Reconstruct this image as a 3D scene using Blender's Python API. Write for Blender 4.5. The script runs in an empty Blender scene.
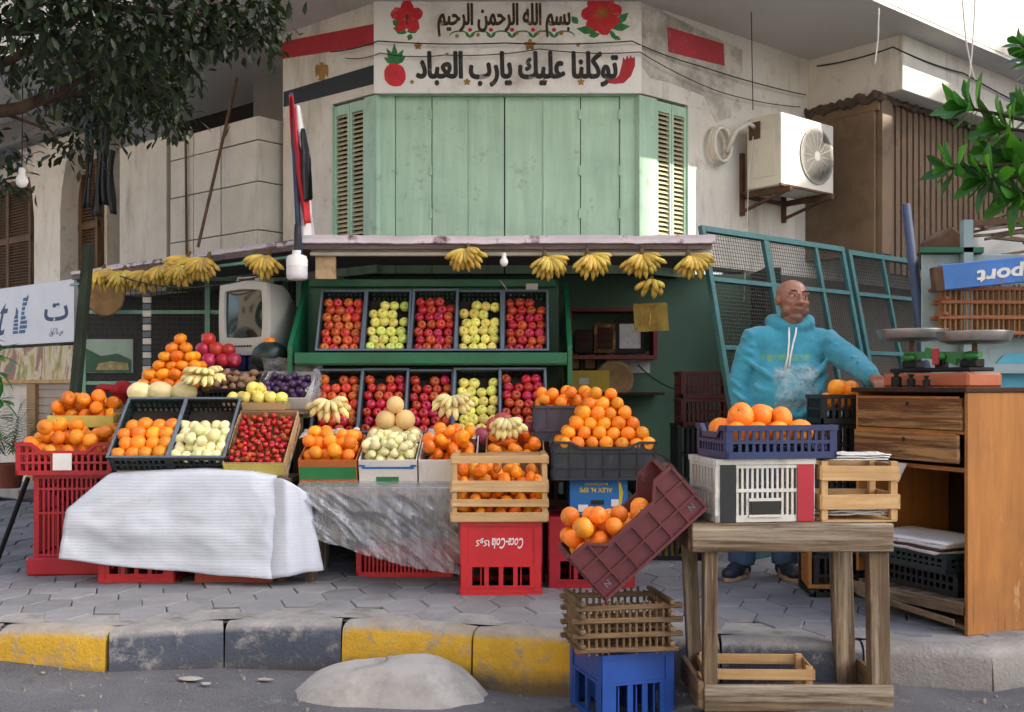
import bpy, bmesh, math, random
from mathutils import Vector as V, Matrix, Euler, noise
R = math.radians
sc = bpy.context.scene
COL = sc.collection
random.seed(7)

# ---------------------------------------------------------------- camera, sky, sun, exposure
F, CX, HY, EYE = 1050.0, 512.0, 388.0, 1.32          # focal length in pixels, principal column, horizon row, eye height
cam = bpy.data.objects.new('camera', bpy.data.cameras.new('camera'))
cam.data.sensor_width = 36; cam.data.lens = 36 * F / 1024
cam.data.shift_y = (HY - 356) / 1024
cam.data.clip_start = .05; cam.data.clip_end = 3000
cam.location = (0, 0, EYE); cam.rotation_euler = (R(90), 0, 0)
COL.objects.link(cam); sc.camera = cam

SUN_EL, SUN_AZ = 34.0, 92.0                           # azimuth clockwise from +Y (the way the camera looks)
w = bpy.data.worlds.new('World'); sc.world = w; w.use_nodes = True
nt = w.node_tree
sky = nt.nodes.new('ShaderNodeTexSky'); sky.sky_type = 'NISHITA'; sky.sun_disc = False
sky.sun_elevation = R(SUN_EL); sky.sun_rotation = R(SUN_AZ); sky.air_density = 0.8; sky.dust_density = 5.0; sky.ozone_density = 0.4
hz = nt.nodes.new('ShaderNodeHueSaturation'); hz.inputs['Saturation'].default_value = .85      # a hazy, milky sky
nt.links.new(sky.outputs[0], hz.inputs['Color']); nt.links.new(hz.outputs[0], nt.nodes['Background'].inputs[0])
nt.nodes['Background'].inputs[1].default_value = .15
sl = bpy.data.lights.new('sun', 'SUN'); sl.energy = 2.8; sl.angle = R(.5); sl.color = (1, .93, .82)
so = bpy.data.objects.new('sun', sl); COL.objects.link(so)
sd = V((math.sin(R(SUN_AZ)) * math.cos(R(SUN_EL)), math.cos(R(SUN_AZ)) * math.cos(R(SUN_EL)), math.sin(R(SUN_EL))))
so.rotation_euler = sd.to_track_quat('Z', 'Y').to_euler(); so.location = (8, 3, 9)
sc.view_settings.view_transform = 'Standard'; sc.view_settings.look = 'None'
sc.view_settings.exposure = 1.86; sc.view_settings.gamma = 1; sc.view_settings.use_curve_mapping = False

# ---------------------------------------------------------------- helpers
def at(px, py, Y):
    return V(((px - CX) * Y / F, Y, EYE + (HY - py) * Y / F))

def lin(h):
    if not isinstance(h, str): return h
    h = h.lstrip('#'); o = []
    for i in (0, 2, 4):
        c = int(h[i:i+2], 16) / 255
        o.append(c / 12.92 if c <= .04045 else ((c + .055) / 1.055) ** 2.4)
    return tuple(o)

class N:
    "small node-tree wrapper"
    def __init__(s, name):
        s.m = bpy.data.materials.new(name); s.m.use_nodes = True
        s.t = s.m.node_tree; s.b = s.t.nodes['Principled BSDF']
        s.out = s.t.nodes['Material Output']; s._co = None
    def n(s, typ, **kw):
        x = s.t.nodes.new(typ)
        for k, v in kw.items(): setattr(x, k, v)
        return x
    def l(s, a, b): s.t.links.new(a, b)
    def co(s):
        if s._co is None: s._co = s.n('ShaderNodeTexCoord').outputs['Object']
        return s._co
    def mapped(s, scale=(1, 1, 1), rot=(0, 0, 0), rand=False):
        m = s.n('ShaderNodeMapping'); m.inputs['Scale'].default_value = scale; m.inputs['Rotation'].default_value = rot
        s.l(s.co(), m.inputs['Vector'])
        if rand:
            oi = s.n('ShaderNodeObjectInfo'); mu = s.n('ShaderNodeMath', operation='MULTIPLY'); mu.inputs[1].default_value = 37
            s.l(oi.outputs['Random'], mu.inputs[0]); s.l(mu.outputs[0], m.inputs['Location'])
        return m.outputs[0]
    def noise(s, scale=5, detail=4, rough=.55, vec=None, dist=0):
        x = s.n('ShaderNodeTexNoise'); x.inputs['Scale'].default_value = scale; x.inputs['Detail'].default_value = detail
        x.inputs['Roughness'].default_value = rough; x.inputs['Distortion'].default_value = dist
        s.l(vec if vec is not None else s.co(), x.inputs['Vector']); return x.outputs['Fac']
    def ramp(s, fac, *stops):
        r = s.n('ShaderNodeValToRGB'); e = r.color_ramp.elements
        while len(e) < len(stops): e.new(.5)
        for k, (p, c) in enumerate(stops):
            e[k].position = p; e[k].color = (*c, 1) if not isinstance(c, (int, float)) else (c, c, c, 1)
        s.l(fac, r.inputs[0]); return r.outputs[0]
    def mix(s, fac, a, b, blend='MIX'):
        m = s.n('ShaderNodeMix', data_type='RGBA', blend_type=blend)
        for sock, v in ((m.inputs[0], fac), (m.inputs[6], a), (m.inputs[7], b)):
            if hasattr(v, 'links'): s.l(v, sock)
            elif isinstance(v, (int, float)): sock.default_value = v
            else: sock.default_value = (*v[:3], 1)
        return m.outputs[2]
    def math(s, op, a, b=0.0):
        m = s.n('ShaderNodeMath', operation=op)
        for sock, v in ((m.inputs[0], a), (m.inputs[1], b)):
            if hasattr(v, 'links'): s.l(v, sock)
            else: sock.default_value = v
        return m.outputs[0]
    def bump(s, h, strength=.3, dist=.01):
        b = s.n('ShaderNodeBump'); b.inputs['Strength'].default_value = strength; b.inputs['Distance'].default_value = dist
        s.l(h, b.inputs['Height']); s.l(b.outputs[0], s.b.inputs['Normal'])
    def col(s, c):
        if hasattr(c, 'links'): s.l(c, s.b.inputs['Base Color'])
        else: s.b.inputs['Base Color'].default_value = (*c[:3], 1)
    def set(s, rough=.6, metal=0, spec=.5):
        s.b.inputs['Roughness'].default_value = rough; s.b.inputs['Metallic'].default_value = metal
        s.b.inputs['Specular IOR Level'].default_value = spec

def sca(c, k): return tuple(min(1, x * k) for x in c)

MATS = {}
def mat(name, c, rough=.6, var=.2, scale=6, bump=0, bscale=60, metal=0, dirt=None, rand=0, spec=.5, bdist=.004, sss=0):
    if name in MATS: return MATS[name]
    n = N(name); c = lin(c)
    f = n.noise(scale, 5, .6, n.mapped(rand=True))
    k = n.mix(n.ramp(f, (.3, 0.0), (.7, 1.0)), sca(c, 1 - var), sca(c, 1 + var))
    if rand:
        oi = n.n('ShaderNodeObjectInfo'); hs = n.n('ShaderNodeHueSaturation')
        n.l(n.math('ADD', n.math('MULTIPLY', n.math('SUBTRACT', oi.outputs['Random'], .5), rand), .5), hs.inputs['Hue'])
        n.l(n.math('ADD', n.math('MULTIPLY', oi.outputs['Random'], .35), .82), hs.inputs['Value'])
        n.l(k, hs.inputs['Color']); k = hs.outputs[0]
    if dirt:
        dc, lo, hi, ds = dirt
        k = n.mix(n.ramp(n.noise(ds, 8, .68, n.mapped(rand=True)), (lo, 0.0), (hi, 1.0)), k, lin(dc))
    n.col(k); n.set(rough, metal, spec)
    if bump: n.bump(n.noise(bscale, 4, .6), bump, bdist)
    if sss:
        n.b.inputs['Subsurface Weight'].default_value = sss; n.b.inputs['Subsurface Radius'].default_value = (.02, .008, .004); n.b.inputs['Subsurface Scale'].default_value = .4
    MATS[name] = n.m; return n.m

def wood(name, c, dark, axis='x', rough=.75, g=1.0, wear=None, bump=.5):
    if name in MATS: return MATS[name]
    n = N(name); s = {'x': (1.2, 22, 22), 'y': (22, 1.2, 22), 'z': (22, 22, 1.2)}[axis]
    v = n.mapped(tuple(q * g for q in s), rand=True)
    f = n.noise(1.6, 7, .65, v, .6)
    k = n.mix(n.ramp(f, (.32, 0.0), (.68, 1.0)), lin(dark), lin(c))
    big = n.noise(3, 5, .6, n.mapped(rand=True))
    k = n.mix(n.ramp(big, (.35, 0.0), (.7, .55)), k, sca(lin(dark), .75))
    if wear:
        wc, lo, hi = wear
        wv = n.mapped(tuple(q * .35 for q in s), rand=True)
        k = n.mix(n.ramp(n.noise(2.2, 9, .72, wv, .3), (lo, 0.0), (hi, 1.0)), k, lin(wc))
    n.col(k); n.set(rough, 0, .3); n.bump(f, bump, .004)
    MATS[name] = n.m; return n.m

class MB:
    "collects shapes; build() links them as ONE mesh object"
    def __init__(s): s.v = []; s.f = []; s.mi = []; s.cur = 0
    def add(s, vs, fs):
        o = len(s.v); s.v += [tuple(p) for p in vs]; s.f += [tuple(i + o for i in q) for q in fs]; s.mi += [s.cur] * len(fs); return s
    def obox(s, o, a, b, c):
        o, a, b, c = V(o), V(a), V(b), V(c)
        vs = [o, o + a, o + a + b, o + b, o + c, o + a + c, o + a + b + c, o + b + c]
        return s.add(vs, [(0, 3, 2, 1), (4, 5, 6, 7), (0, 1, 5, 4), (1, 2, 6, 5), (2, 3, 7, 6), (3, 0, 4, 7)])
    def box(s, x0, x1, y0, y1, z0, z1):
        return s.obox((x0, y0, z0), (x1 - x0, 0, 0), (0, y1 - y0, 0), (0, 0, z1 - z0))
    def bar(s, p, q, w, h=None, up=(0, 0, 1)):
        p, q = V(p), V(q); h = h or w; d = (q - p)
        x = d.cross(V(up))
        if x.length < 1e-6: x = d.cross(V((1, 0, 0)))
        x.normalize(); z = x.cross(d).normalized()
        return s.obox(p - x * w / 2 - z * h / 2, x * w, d, z * h)
    def tube(s, pts, r, n=8, cap=True):
        pts = [V(p) for p in pts]; m = len(pts)
        rs = r if isinstance(r, (list, tuple)) else [r] * m
        t = (pts[1] - pts[0]).normalized(); a = t.orthogonal().normalized(); vs = []
        for i, p in enumerate(pts):
            t2 = (pts[min(i + 1, m - 1)] - pts[max(i - 1, 0)])
            if t2.length > 1e-9:
                t2.normalize(); a = (a - t2 * a.dot(t2))
                a = a.normalized() if a.length > 1e-6 else t2.orthogonal().normalized(); t = t2
            b = t.cross(a)
            for k in range(n):
                g = 2 * math.pi * k / n
                vs.append(p + (a * math.cos(g) + b * math.sin(g)) * rs[i])
        fs = [(i * n + k, i * n + (k + 1) % n, (i + 1) * n + (k + 1) % n, (i + 1) * n + k) for i in range(m - 1) for k in range(n)]
        if cap: fs += [tuple(range(n))[::-1], tuple(range((m - 1) * n, m * n))]
        return s.add(vs, fs)
    def lathe(s, prof, n=20, M=None):
        vs = []; m = len(prof)
        for r, z in prof:
            for k in range(n):
                g = 2 * math.pi * k / n; p = V((r * math.cos(g), r * math.sin(g), z)); vs.append(M @ p if M else p)
        fs = [(i * n + k, i * n + (k + 1) % n, (i + 1) * n + (k + 1) % n, (i + 1) * n + k) for i in range(m - 1) for k in range(n)]
        fs += [tuple(range(n))[::-1], tuple(range((m - 1) * n, m * n))]
        return s.add(vs, fs)
    def ell(s, c, r, n=16, M=None, m=10):
        if isinstance(r, (int, float)): r = (r, r, r)
        vs = []; 
        for i in range(m + 1):
            th = math.pi * i / m
            for k in range(n):
                g = 2 * math.pi * k / n
                p = V((c[0] + r[0] * math.sin(th) * math.cos(g), c[1] + r[1] * math.sin(th) * math.sin(g), c[2] + r[2] * math.cos(th)))
                vs.append(M @ p if M else p)
        return s.add(vs, [(i * n + k, (i + 1) * n + k, (i + 1) * n + (k + 1) % n, i * n + (k + 1) % n) for i in range(m) for k in range(n)])
    def prism(s, poly, d):
        d = V(d); p = [V(q) for q in poly]; n = len(p)
        return s.add(p + [q + d for q in p], [tuple(range(n))[::-1], tuple(range(n, 2 * n))] + [(i, (i + 1) % n, n + (i + 1) % n, n + i) for i in range(n)])
    def grid(s, fn, nu, nv):
        vs = [fn(i / nu, j / nv) for j in range(nv + 1) for i in range(nu + 1)]
        return s.add(vs, [(j * (nu + 1) + i, j * (nu + 1) + i + 1, (j + 1) * (nu + 1) + i + 1, (j + 1) * (nu + 1) + i) for j in range(nv) for i in range(nu)])
    def xf(s, M):
        s.v = [tuple(M @ V(p)) for p in s.v]; return s
    def mesh(s, name, m, bevel=0, smooth=False, org=None, thick=0, remesh=0, smo=0, angle=None):
        me = bpy.data.meshes.new(name)
        vs = s.v if org is None else [tuple(V(p) - V(org)) for p in s.v]
        bm = bmesh.new(); bv = [bm.verts.new(p) for p in vs]
        for q, mi in zip(s.f, s.mi):
            try: f = bm.faces.new([bv[i] for i in q]); f.material_index = mi
            except ValueError: pass
        bmesh.ops.remove_doubles(bm, verts=bm.verts, dist=1e-6) if smooth else None
        bmesh.ops.recalc_face_normals(bm, faces=bm.faces)
        if bevel: bmesh.ops.bevel(bm, geom=list(bm.edges), offset=bevel, segments=1, affect='EDGES', profile=.6, clamp_overlap=True)
        bm.to_mesh(me); bm.free()
        for x in (m if isinstance(m, (list, tuple)) else [m]): me.materials.append(x)
        if remesh or thick:
            o = bpy.data.objects.new('tmp', me); COL.objects.link(o)
            if remesh:
                q = o.modifiers.new('r', 'REMESH'); q.mode = 'VOXEL'; q.voxel_size = remesh
                if smo: q = o.modifiers.new('s', 'SMOOTH'); q.iterations = smo; q.factor = .5
            if thick: q = o.modifiers.new('t', 'SOLIDIFY'); q.thickness = thick; q.offset = 0
            dg = bpy.context.evaluated_depsgraph_get(); dg.update()
            me2 = bpy.data.meshes.new_from_object(o.evaluated_get(dg)); bpy.data.objects.remove(o); me2.name = name
            me = me2
            if not me.materials:
                for x in (m if isinstance(m, (list, tuple)) else [m]): me.materials.append(x)
        if smooth:
            me.polygons.foreach_set('use_smooth', [True] * len(me.polygons))
            if angle: me.set_sharp_from_angle(angle=R(angle))
        return me
    def build(s, name, m, parent=None, loc=None, **kw):
        o = bpy.data.objects.new(name, s.mesh(name, m, **kw)); COL.objects.link(o)
        if parent is not None: o.parent = parent
        if loc is not None: o.location = loc
        return o

def tag(o, label=None, cat=None, group=None, kind=None):
    if label: o['label'] = label
    if cat: o['category'] = cat
    if group: o['group'] = group
    if kind: o['kind'] = kind
    return o
def thing(name, label, cat, M=None, group=None):
    o = bpy.data.objects.new(name, None); COL.objects.link(o); o.empty_display_size = .1
    if M is not None:
        o.matrix_world = M if isinstance(M, Matrix) else Matrix.Translation(V(M))
    return tag(o, label, cat, group)
def copy_tree(o, parent=None):
    c = o.copy(); COL.objects.link(c)
    if parent is not None: c.parent = parent
    for ch in [q for q in o.children]: copy_tree(ch, c)
    return c
def T(x, y=None, z=None): return Matrix.Translation(V(x) if y is None else V((x, y, z)))
def RX(a): return Matrix.Rotation(R(a), 4, 'X')
def RY(a): return Matrix.Rotation(R(a), 4, 'Y')
def RZ(a): return Matrix.Rotation(R(a), 4, 'Z')

def text(body, m, parent, M, w=None, h=None, bold=0, name='lettering', extrude=.0015, shear=0, sx=1, thick=0):
    "lettering as a thin mesh, centred, local x to the right and local y up, fitted to w or h"
    cu = bpy.data.curves.new('t', 'FONT'); cu.body = body; cu.extrude = .01; cu.offset = bold; cu.shear = shear; cu.resolution_u = 4
    o = bpy.data.objects.new('t', cu); COL.objects.link(o)
    dg = bpy.context.evaluated_depsgraph_get(); dg.update()
    me = bpy.data.meshes.new_from_object(o.evaluated_get(dg)); bpy.data.objects.remove(o)
    xs = [v.co.x for v in me.vertices]; ys = [v.co.y for v in me.vertices]
    x0, x1, y0, y1 = min(xs), max(xs), min(ys), max(ys)
    kx = (w / (x1 - x0)) if w else None; ky = (h / (y1 - y0)) if h else None
    kx = kx or ky * sx; ky = ky or kx
    for v in me.vertices:
        v.co = ((v.co.x - (x0 + x1) / 2) * kx, (v.co.y - (y0 + y1) / 2) * ky, v.co.z / .01 * extrude)
    if thick:                                            # a broad brush: the strokes laid again a little to each side
        bm = bmesh.new(); bm.from_mesh(me); base = bm.verts[:] + bm.edges[:] + bm.faces[:]
        for k, (dx, dy) in enumerate(((1, 0), (-1, 0), (0, 1), (0, -1), (.7, .7), (-.7, -.7), (.7, -.7), (-.7, .7))):
            g = bmesh.ops.duplicate(bm, geom=base)['geom']
            for v in g:
                if isinstance(v, bmesh.types.BMVert): v.co += V((dx * thick, dy * thick * .8, .0002 * (k + 1)))
        bm.to_mesh(me); bm.free()
    me.materials.clear(); me.materials.append(m)
    for p in me.polygons: p.material_index = 0
    ob = bpy.data.objects.new(name, me); COL.objects.link(ob)
    if parent is not None: ob.parent = parent
    ob.matrix_local = M; return ob
FACE = RX(90)                                         # stands a local-xy drawing up so that it faces the camera

# ---------------------------------------------------------------- materials
def wallmat():
    n = N('plaster_cream'); k = n.mix(n.ramp(n.noise(2.2, 6, .65), (.3, 0.0), (.7, 1.0)), lin('#d0c9bb'), lin('#e3ded2'))
    k = n.mix(n.ramp(n.noise(2.4, 9, .72, n.mapped((1.6, 1.6, .28))), (.52, 0.0), (.74, .75)), k, lin('#8d8476'))
    k = n.mix(n.ramp(n.noise(3.3, 10, .75), (.58, 0.0), (.66, .6)), k, lin('#a59b8b'))
    k = n.mix(n.ramp(n.noise(1.1, 5, .6), (.6, 0.0), (.8, .5)), k, lin('#b4a68f'))
    n.col(k); n.set(.9, 0, .25); n.bump(n.math('ADD', n.noise(25, 5, .6), n.math('MULTIPLY', n.noise(3, 6, .6), 2.0)), .35, .006); return n.m
M_wall = wallmat()
M_wallg = mat('plaster_grey', '#807d79', .9, .12, 2.2, .3, 25, dirt=('#6f6b66', .55, .8, 1.6))  # shade of the recessed left wall is put into this grey
M_soffit = mat('soffit_plaster', '#c9c5bf', .9, .06, 1.5, .15, 20, dirt=('#a39d94', .56, .85, .9))
M_band = mat('white_paint_band', '#e8e6e0', .75, .06, 3, .25, 30, dirt=('#a39b8e', .52, .8, 2.0))
def mint():
    n = N('mint_paint'); c = lin('#b0d0b6')
    v = n.mapped((9, 9, .8)); f = n.noise(1.5, 7, .65, v)
    k = n.mix(n.ramp(f, (.35, 0.0), (.75, 1.0)), sca(c, .84), sca(c, 1.08))
    k = n.mix(n.ramp(n.noise(7, 10, .76), (.57, 0.0), (.68, .8)), k, lin('#8f9482'))
    k = n.mix(n.ramp(n.noise(16, 8, .75, n.mapped((1, 1, .25))), (.62, 0.0), (.7, .6)), k, lin('#6f6a55'))
    k = n.mix(n.ramp(n.noise(2.1, 5, .6, n.mapped((1, 1, 2))), (.5, 0.0), (.8, .35)), k, lin('#7d9a86'))
    n.col(k); n.set(.55, 0, .35); n.bump(n.noise(3, 6, .7, v), .25, .003); return n.m
M_mint = mint()
M_gap = mat('dark_gap', '#2a2c28', .9, .1)
M_slat = mat('shutter_slat', '#bdb18f', .7, .15, 8)
M_redp = mat('red_paint', '#b02a30', .7, .15, 5, dirt=('#d0b8ac', .66, .85, 9))
M_redf = mat('faded_red_paint', '#b83f46', .8, .15, 4, dirt=('#c9b7ae', .6, .8, 14))
M_blackp = mat('black_paint', '#17171a', .6, .2, 5)
M_letter = mat('letter_black', '#1d1a17', .6, .2, 9, dirt=('#857a6a', .56, .74, 16))
M_letterb = mat('letter_brown', '#3a2c16', .6, .35, 14, dirt=('#8a6a2c', .55, .75, 22))
M_green_p = mat('leaf_green_paint', '#2c7a43', .6, .3, 14)
M_red_p = mat('flower_red_paint', '#c9242f', .6, .2, 14, dirt=('#e08a80', .58, .78, 22))
M_gold_p = mat('gold_paint', '#9a7128', .6, .3, 12)
M_rackgreen = mat('rack_green_paint', '#16603f', .42, .2, 4, .1, 40, dirt=('#3c3a2a', .62, .8, 7))
M_intgreen = mat('interior_green_wall', '#587764', .85, .12, 2, .2, 20, dirt=('#55685a', .52, .8, 1.8))
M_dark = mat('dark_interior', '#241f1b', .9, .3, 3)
M_slab = mat('canopy_concrete', '#6d655f', .9, .2, 3, .3, 20)
M_peel = mat('peeling_plaster', '#c9bfc4', .85, .15, 5, .5, 30, dirt=('#6a4b4c', .55, .64, 5))
M_purplewood = wood('purple_grey_board', '#8d7f80', '#5d4f50', 'x')
M_metalw = mat('white_tube_metal', '#b9b4a4', .45, .15, 5, dirt=('#7b6f58', .58, .8, 8))
M_brown = wood('brown_shutter_wood', '#7d634a', '#4d3826', 'z')
M_browncor = mat('brown_corrugated', '#6f5a46', .6, .2, 3, .2, 30, dirt=('#3f3226', .52, .8, 3))
M_browntin = mat('brown_tin', '#75604a', .6, .2, 2, .2, 30, dirt=('#42362a', .5, .8, 2.5))
M_teal = mat('teal_paint_metal', '#356a6c', .55, .25, 5, .1, 40, dirt=('#6b6355', .55, .75, 9))
M_tealmint = mat('mint_frame_metal', '#7fb39f', .5, .15, 5, dirt=('#6a6a55', .62, .8, 9))
M_wire = mat('wire_mesh_metal', '#3c403c', .6, .2, 10)
M_acw = mat('ac_white', '#d8d3c6', .5, .08, 4, dirt=('#a38f73', .6, .85, 5))
M_rust = mat('rusty_metal', '#5b4232', .85, .35, 9, .3, 60)
M_pipe = mat('insulated_pipe', '#cfc9ba', .7, .15, 9, .3, 40)
M_black = mat('black_plastic', '#1b1d1f', .45, .25, 6, dirt=('#4a4740', .62, .85, 8))
M_blackg = mat('dark_green_black_plastic', '#1c2b2a', .45, .25, 6, dirt=('#4a5148', .62, .85, 8))
M_greyc = mat('charcoal_plastic', '#2f3438', .5, .2, 6, dirt=('#6a6a66', .58, .85, 8))
M_purplec = mat('purple_grey_plastic', '#474350', .5, .2, 6, dirt=('#77737c', .58, .85, 8))
M_redc = mat('red_plastic', '#a8202f', .4, .15, 4, .08, 30, dirt=('#7d3c3c', .58, .85, 6))
M_redc2 = mat('bright_red_plastic', '#c1272f', .4, .15, 4, .08, 30, dirt=('#8f4340', .6, .85, 6))
M_darkred = mat('dark_red_plastic', '#4a161a', .5, .2, 4)
M_maroon = mat('maroon_plastic', '#5a252b', .48, .18, 4, .1, 30, dirt=('#8d6a68', .6, .85, 9))
M_bluec = mat('blue_plastic', '#1a4592', .42, .15, 4, .08, 30, dirt=('#3c5a8c', .58, .85, 7))
M_navy = mat('navy_plastic', '#182a56', .42, .15, 4, dirt=('#3f4f78', .6, .85, 7))
M_whitec = mat('dirty_white_plastic', '#c3c3bc', .5, .1, 4, .1, 30, dirt=('#7d7b72', .5, .75, 8))
M_yellowc = mat('yellow_plastic', '#b79a2c', .5, .15, 4, dirt=('#6f6232', .58, .8, 6))
M_rim = mat('grey_blue_rim', '#5d6b78', .5, .15, 6)
M_liner = mat('grey_paper_liner', '#8d8a84', .9, .2, 9)
M_card = mat('cardboard', '#a98a63', .9, .12, 5, .1, 40, dirt=('#83684a', .58, .85, 6))
M_cardw = mat('white_card', '#d5d2ca', .85, .08, 5, dirt=('#a8a193', .6, .85, 6))
M_cardy = mat('yellow_card', '#cdbb62', .85, .12, 5, dirt=('#a08d4a', .6, .85, 6))
M_cardg = mat('green_print', '#2d7a45', .8, .15, 5)
M_cardb = mat('blue_print', '#2a6fb3', .7, .12, 5)
M_cardo = mat('orange_print', '#b5622c', .8, .15, 5)
M_yellowp = mat('yellow_print', '#d6c02f', .7, .12, 5)
M_whitep = mat('white_print', '#e6e6e2', .7, .06, 5)
M_cratewood = wood('pale_crate_wood', '#d9b98a', '#b08a5a', 'x', bump=.25)
M_cratewoody = wood('pale_crate_wood_side', '#d2b183', '#a98354', 'y', bump=.25)
M_cratewoodz = wood('pale_crate_wood_post', '#d9b98a', '#b08a5a', 'z', bump=.25)
M_palm = wood('palm_stick', '#8f7556', '#4d3c2a', 'z', g=2)
M_palmx = wood('palm_stick_long', '#8f7556', '#4d3c2a', 'x', g=2)
M_palmlight = wood('light_palm_stick', '#b98d5f', '#7f5b3a', 'z', g=2)
M_palmlightx = wood('light_palm_stick_long', '#b5805a', '#8a5540', 'x', g=2)
M_oldx = wood('weathered_plank', '#8f7c64', '#3d2f22', 'x', wear=('#b0a593', .46, .68))
M_oldy = wood('weathered_plank_side', '#8d785e', '#4e3d2d', 'y', wear=('#b0a28c', .55, .75))
M_oldz = wood('weathered_post', '#857159', '#3d3024', 'z', wear=('#aca08c', .52, .72))
M_desk0 = wood('orange_veneer', '#bd8045', '#9c6434', 'z', rough=.6, g=.3, wear=('#7a5335', .5, .72), bump=.3)
def deskmat():
    n = N('scuffed_veneer'); v = n.mapped((7, 7, .5), rand=True); f = n.noise(1.6, 7, .65, v, .6)
    k = n.mix(n.ramp(f, (.3, 0.0), (.7, 1.0)), lin('#93602f'), lin('#b97d42'))
    k = n.mix(n.ramp(n.noise(2.2, 8, .7, n.mapped(rand=True)), (.48, 0.0), (.75, .65)), k, lin('#7f5733'))
    k = n.mix(n.ramp(n.noise(9, 9, .75, n.mapped((1, 1, .3), rand=True)), (.6, 0.0), (.68, .55)), k, lin('#cfa679'))
    sp = n.n('ShaderNodeSeparateXYZ'); n.l(n.co(), sp.inputs[0])
    cr = n.ramp(n.noise(3, 6, .7, n.mapped((16, 16, .35))), (.6, 0.0), (.64, 1.0)); lo = n.n('ShaderNodeMapRange'); n.l(n.math('ADD', sp.outputs[2], n.math('MULTIPLY', n.noise(4, 3), .3)), lo.inputs[0]); lo.inputs[1].default_value = .48; lo.inputs[2].default_value = .22
    k = n.mix(n.math('MULTIPLY', cr, lo.outputs[0]), k, lin('#3f2a1a'))
    n.col(k); n.set(.6, 0, .3); n.bump(f, .25, .003); return n.m
M_desk = deskmat()
M_drawer = wood('worn_drawer_veneer', '#7d5230', '#56361f', 'y', g=.7, wear=('#ab8658', .48, .6), bump=.8)
M_deskdark = wood('dark_desk_wood', '#4f3020', '#2d1a12', 'x')
M_deskin = wood('desk_inside', '#3a261a', '#22150e', 'x')
M_alu = mat('dull_aluminium', '#9b9a98', .38, .15, 6, metal=.85, dirt=('#6a6a68', .55, .8, 9))
M_orangebase = mat('orange_red_enamel', '#b0603c', .5, .12, 5, dirt=('#7c4630', .62, .8, 9))
M_ggreen = mat('scale_green_enamel', '#2f7d3f', .4, .2, 6)
M_iron = mat('cast_iron', '#232323', .6, .2, 6, metal=.5)
M_kioskblue = mat('pale_blue_sheet_metal', '#93a9ad', .5, .12, 4, dirt=('#7d7868', .58, .8, 5))
M_signblue = mat('sign_blue_paint', '#3f78c4', .5, .18, 6, dirt=('#7d5b55', .6, .72, 9))
M_sticker = mat('pale_blue_sticker', '#58b4d0', .5, .12, 7)
M_asphalt = None
M_paper = mat('newsprint', '#c9c8c4', .9, .12, 14, dirt=('#8d8d8d', .55, .7, 40))
M_bluepole = mat('blue_grey_pole', '#3b4a63', .5, .2, 5)
M_tvgrey = mat('tv_grey_plastic', '#a3a49d', .45, .06, 4, dirt=('#7e7a6c', .6, .85, 6))
M_tvbez = mat('tv_bezel_plastic', '#b9bab2', .4, .06, 4)
M_screen = mat('tv_screen_glass', '#20302c', .08, .2, 3, spec=.8)
M_basket = mat('woven_tray', '#8a6f4c', .85, .25, 18, .6, 70)
M_orange_m = None
M_stem = mat('fruit_stem', '#5a4a26', .8, .2)
M_leafstar = mat('strawberry_leaf', '#4f7d33', .7, .2)
M_shoe = mat('navy_shoe', '#1d2633', .6, .2, 12)
M_sole = mat('shoe_sole', '#a08a70', .7, .15, 12)
M_cable = mat('black_cable', '#23211f', .6, .2)
M_cablew = mat('white_cable', '#d4d0c8', .6, .1)
M_terra = mat('terracotta_pot', '#6d3b2a', .8, .15, 6)
M_concrete = mat('pale_concrete', '#a09d99', .95, .12, 5, .8, 18, dirt=('#837f79', .5, .72, 6))

def fruit_mat(name, c1, c2, rough, sc1=4, bump=0, bscale=120, rand=.03, lo=.4, hi=.65, spec=.5, sss=.0, third=None, h0=None):
    n = N(name)
    v = n.mapped(rand=True)
    k = n.mix(n.ramp(n.noise(sc1, 5, .6, v), (lo, 0.0), (hi, 1.0)), lin(c1), lin(c2))
    if third: k = n.mix(n.ramp(n.noise(sc1 * 2.3, 6, .65, n.mapped((1, 1, 1.7), rand=True)), (third[1], 0.0), (third[2], 1.0)), k, lin(third[0]))
    oi = n.n('ShaderNodeObjectInfo'); hs = n.n('ShaderNodeHueSaturation')
    n.l(n.math('ADD', n.math('MULTIPLY', oi.outputs['Random'], rand), .5 - rand / 2 if h0 is None else .5 + h0), hs.inputs['Hue'])
    wn = n.n('ShaderNodeTexWhiteNoise', noise_dimensions='1D'); n.l(oi.outputs['Random'], wn.inputs['W'])
    n.l(n.math('ADD', n.math('MULTIPLY', wn.outputs['Value'], .42), .82), hs.inputs['Value'])
    n.l(k, hs.inputs['Color']); n.col(hs.outputs[0]); n.set(rough, 0, spec)
    if bump: n.bump(n.noise(bscale, 2, .5), bump, .0015)
    if sss: n.b.inputs['Subsurface Weight'].default_value = sss; n.b.inputs['Subsurface Radius'].default_value = (.01, .005, .002); n.b.inputs['Subsurface Scale'].default_value = .5
    return n.m
M_orange = fruit_mat('orange_peel', '#ee7c14', '#f39022', .42, 3, .35, 260, .028, h0=-.008)
M_mandarin = fruit_mat('mandarin_peel', '#e8720e', '#f08a1c', .4, 3, .3, 230, .03, h0=-.008)
M_redapple = fruit_mat('red_apple_skin', '#bd2030', '#d0402f', .25, 9, 0, rand=.05, third=('#d27a45', .68, .82), h0=-.008)
M_darkapple = fruit_mat('dark_red_apple_skin', '#a5182e', '#c53340', .22, 10, 0, rand=.045, h0=-.012)
M_yellowapple = fruit_mat('yellow_apple_skin', '#e0d65c', '#e8df80', .3, 10, 0, rand=.05, third=('#c5b53e', .6, .8))
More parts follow.
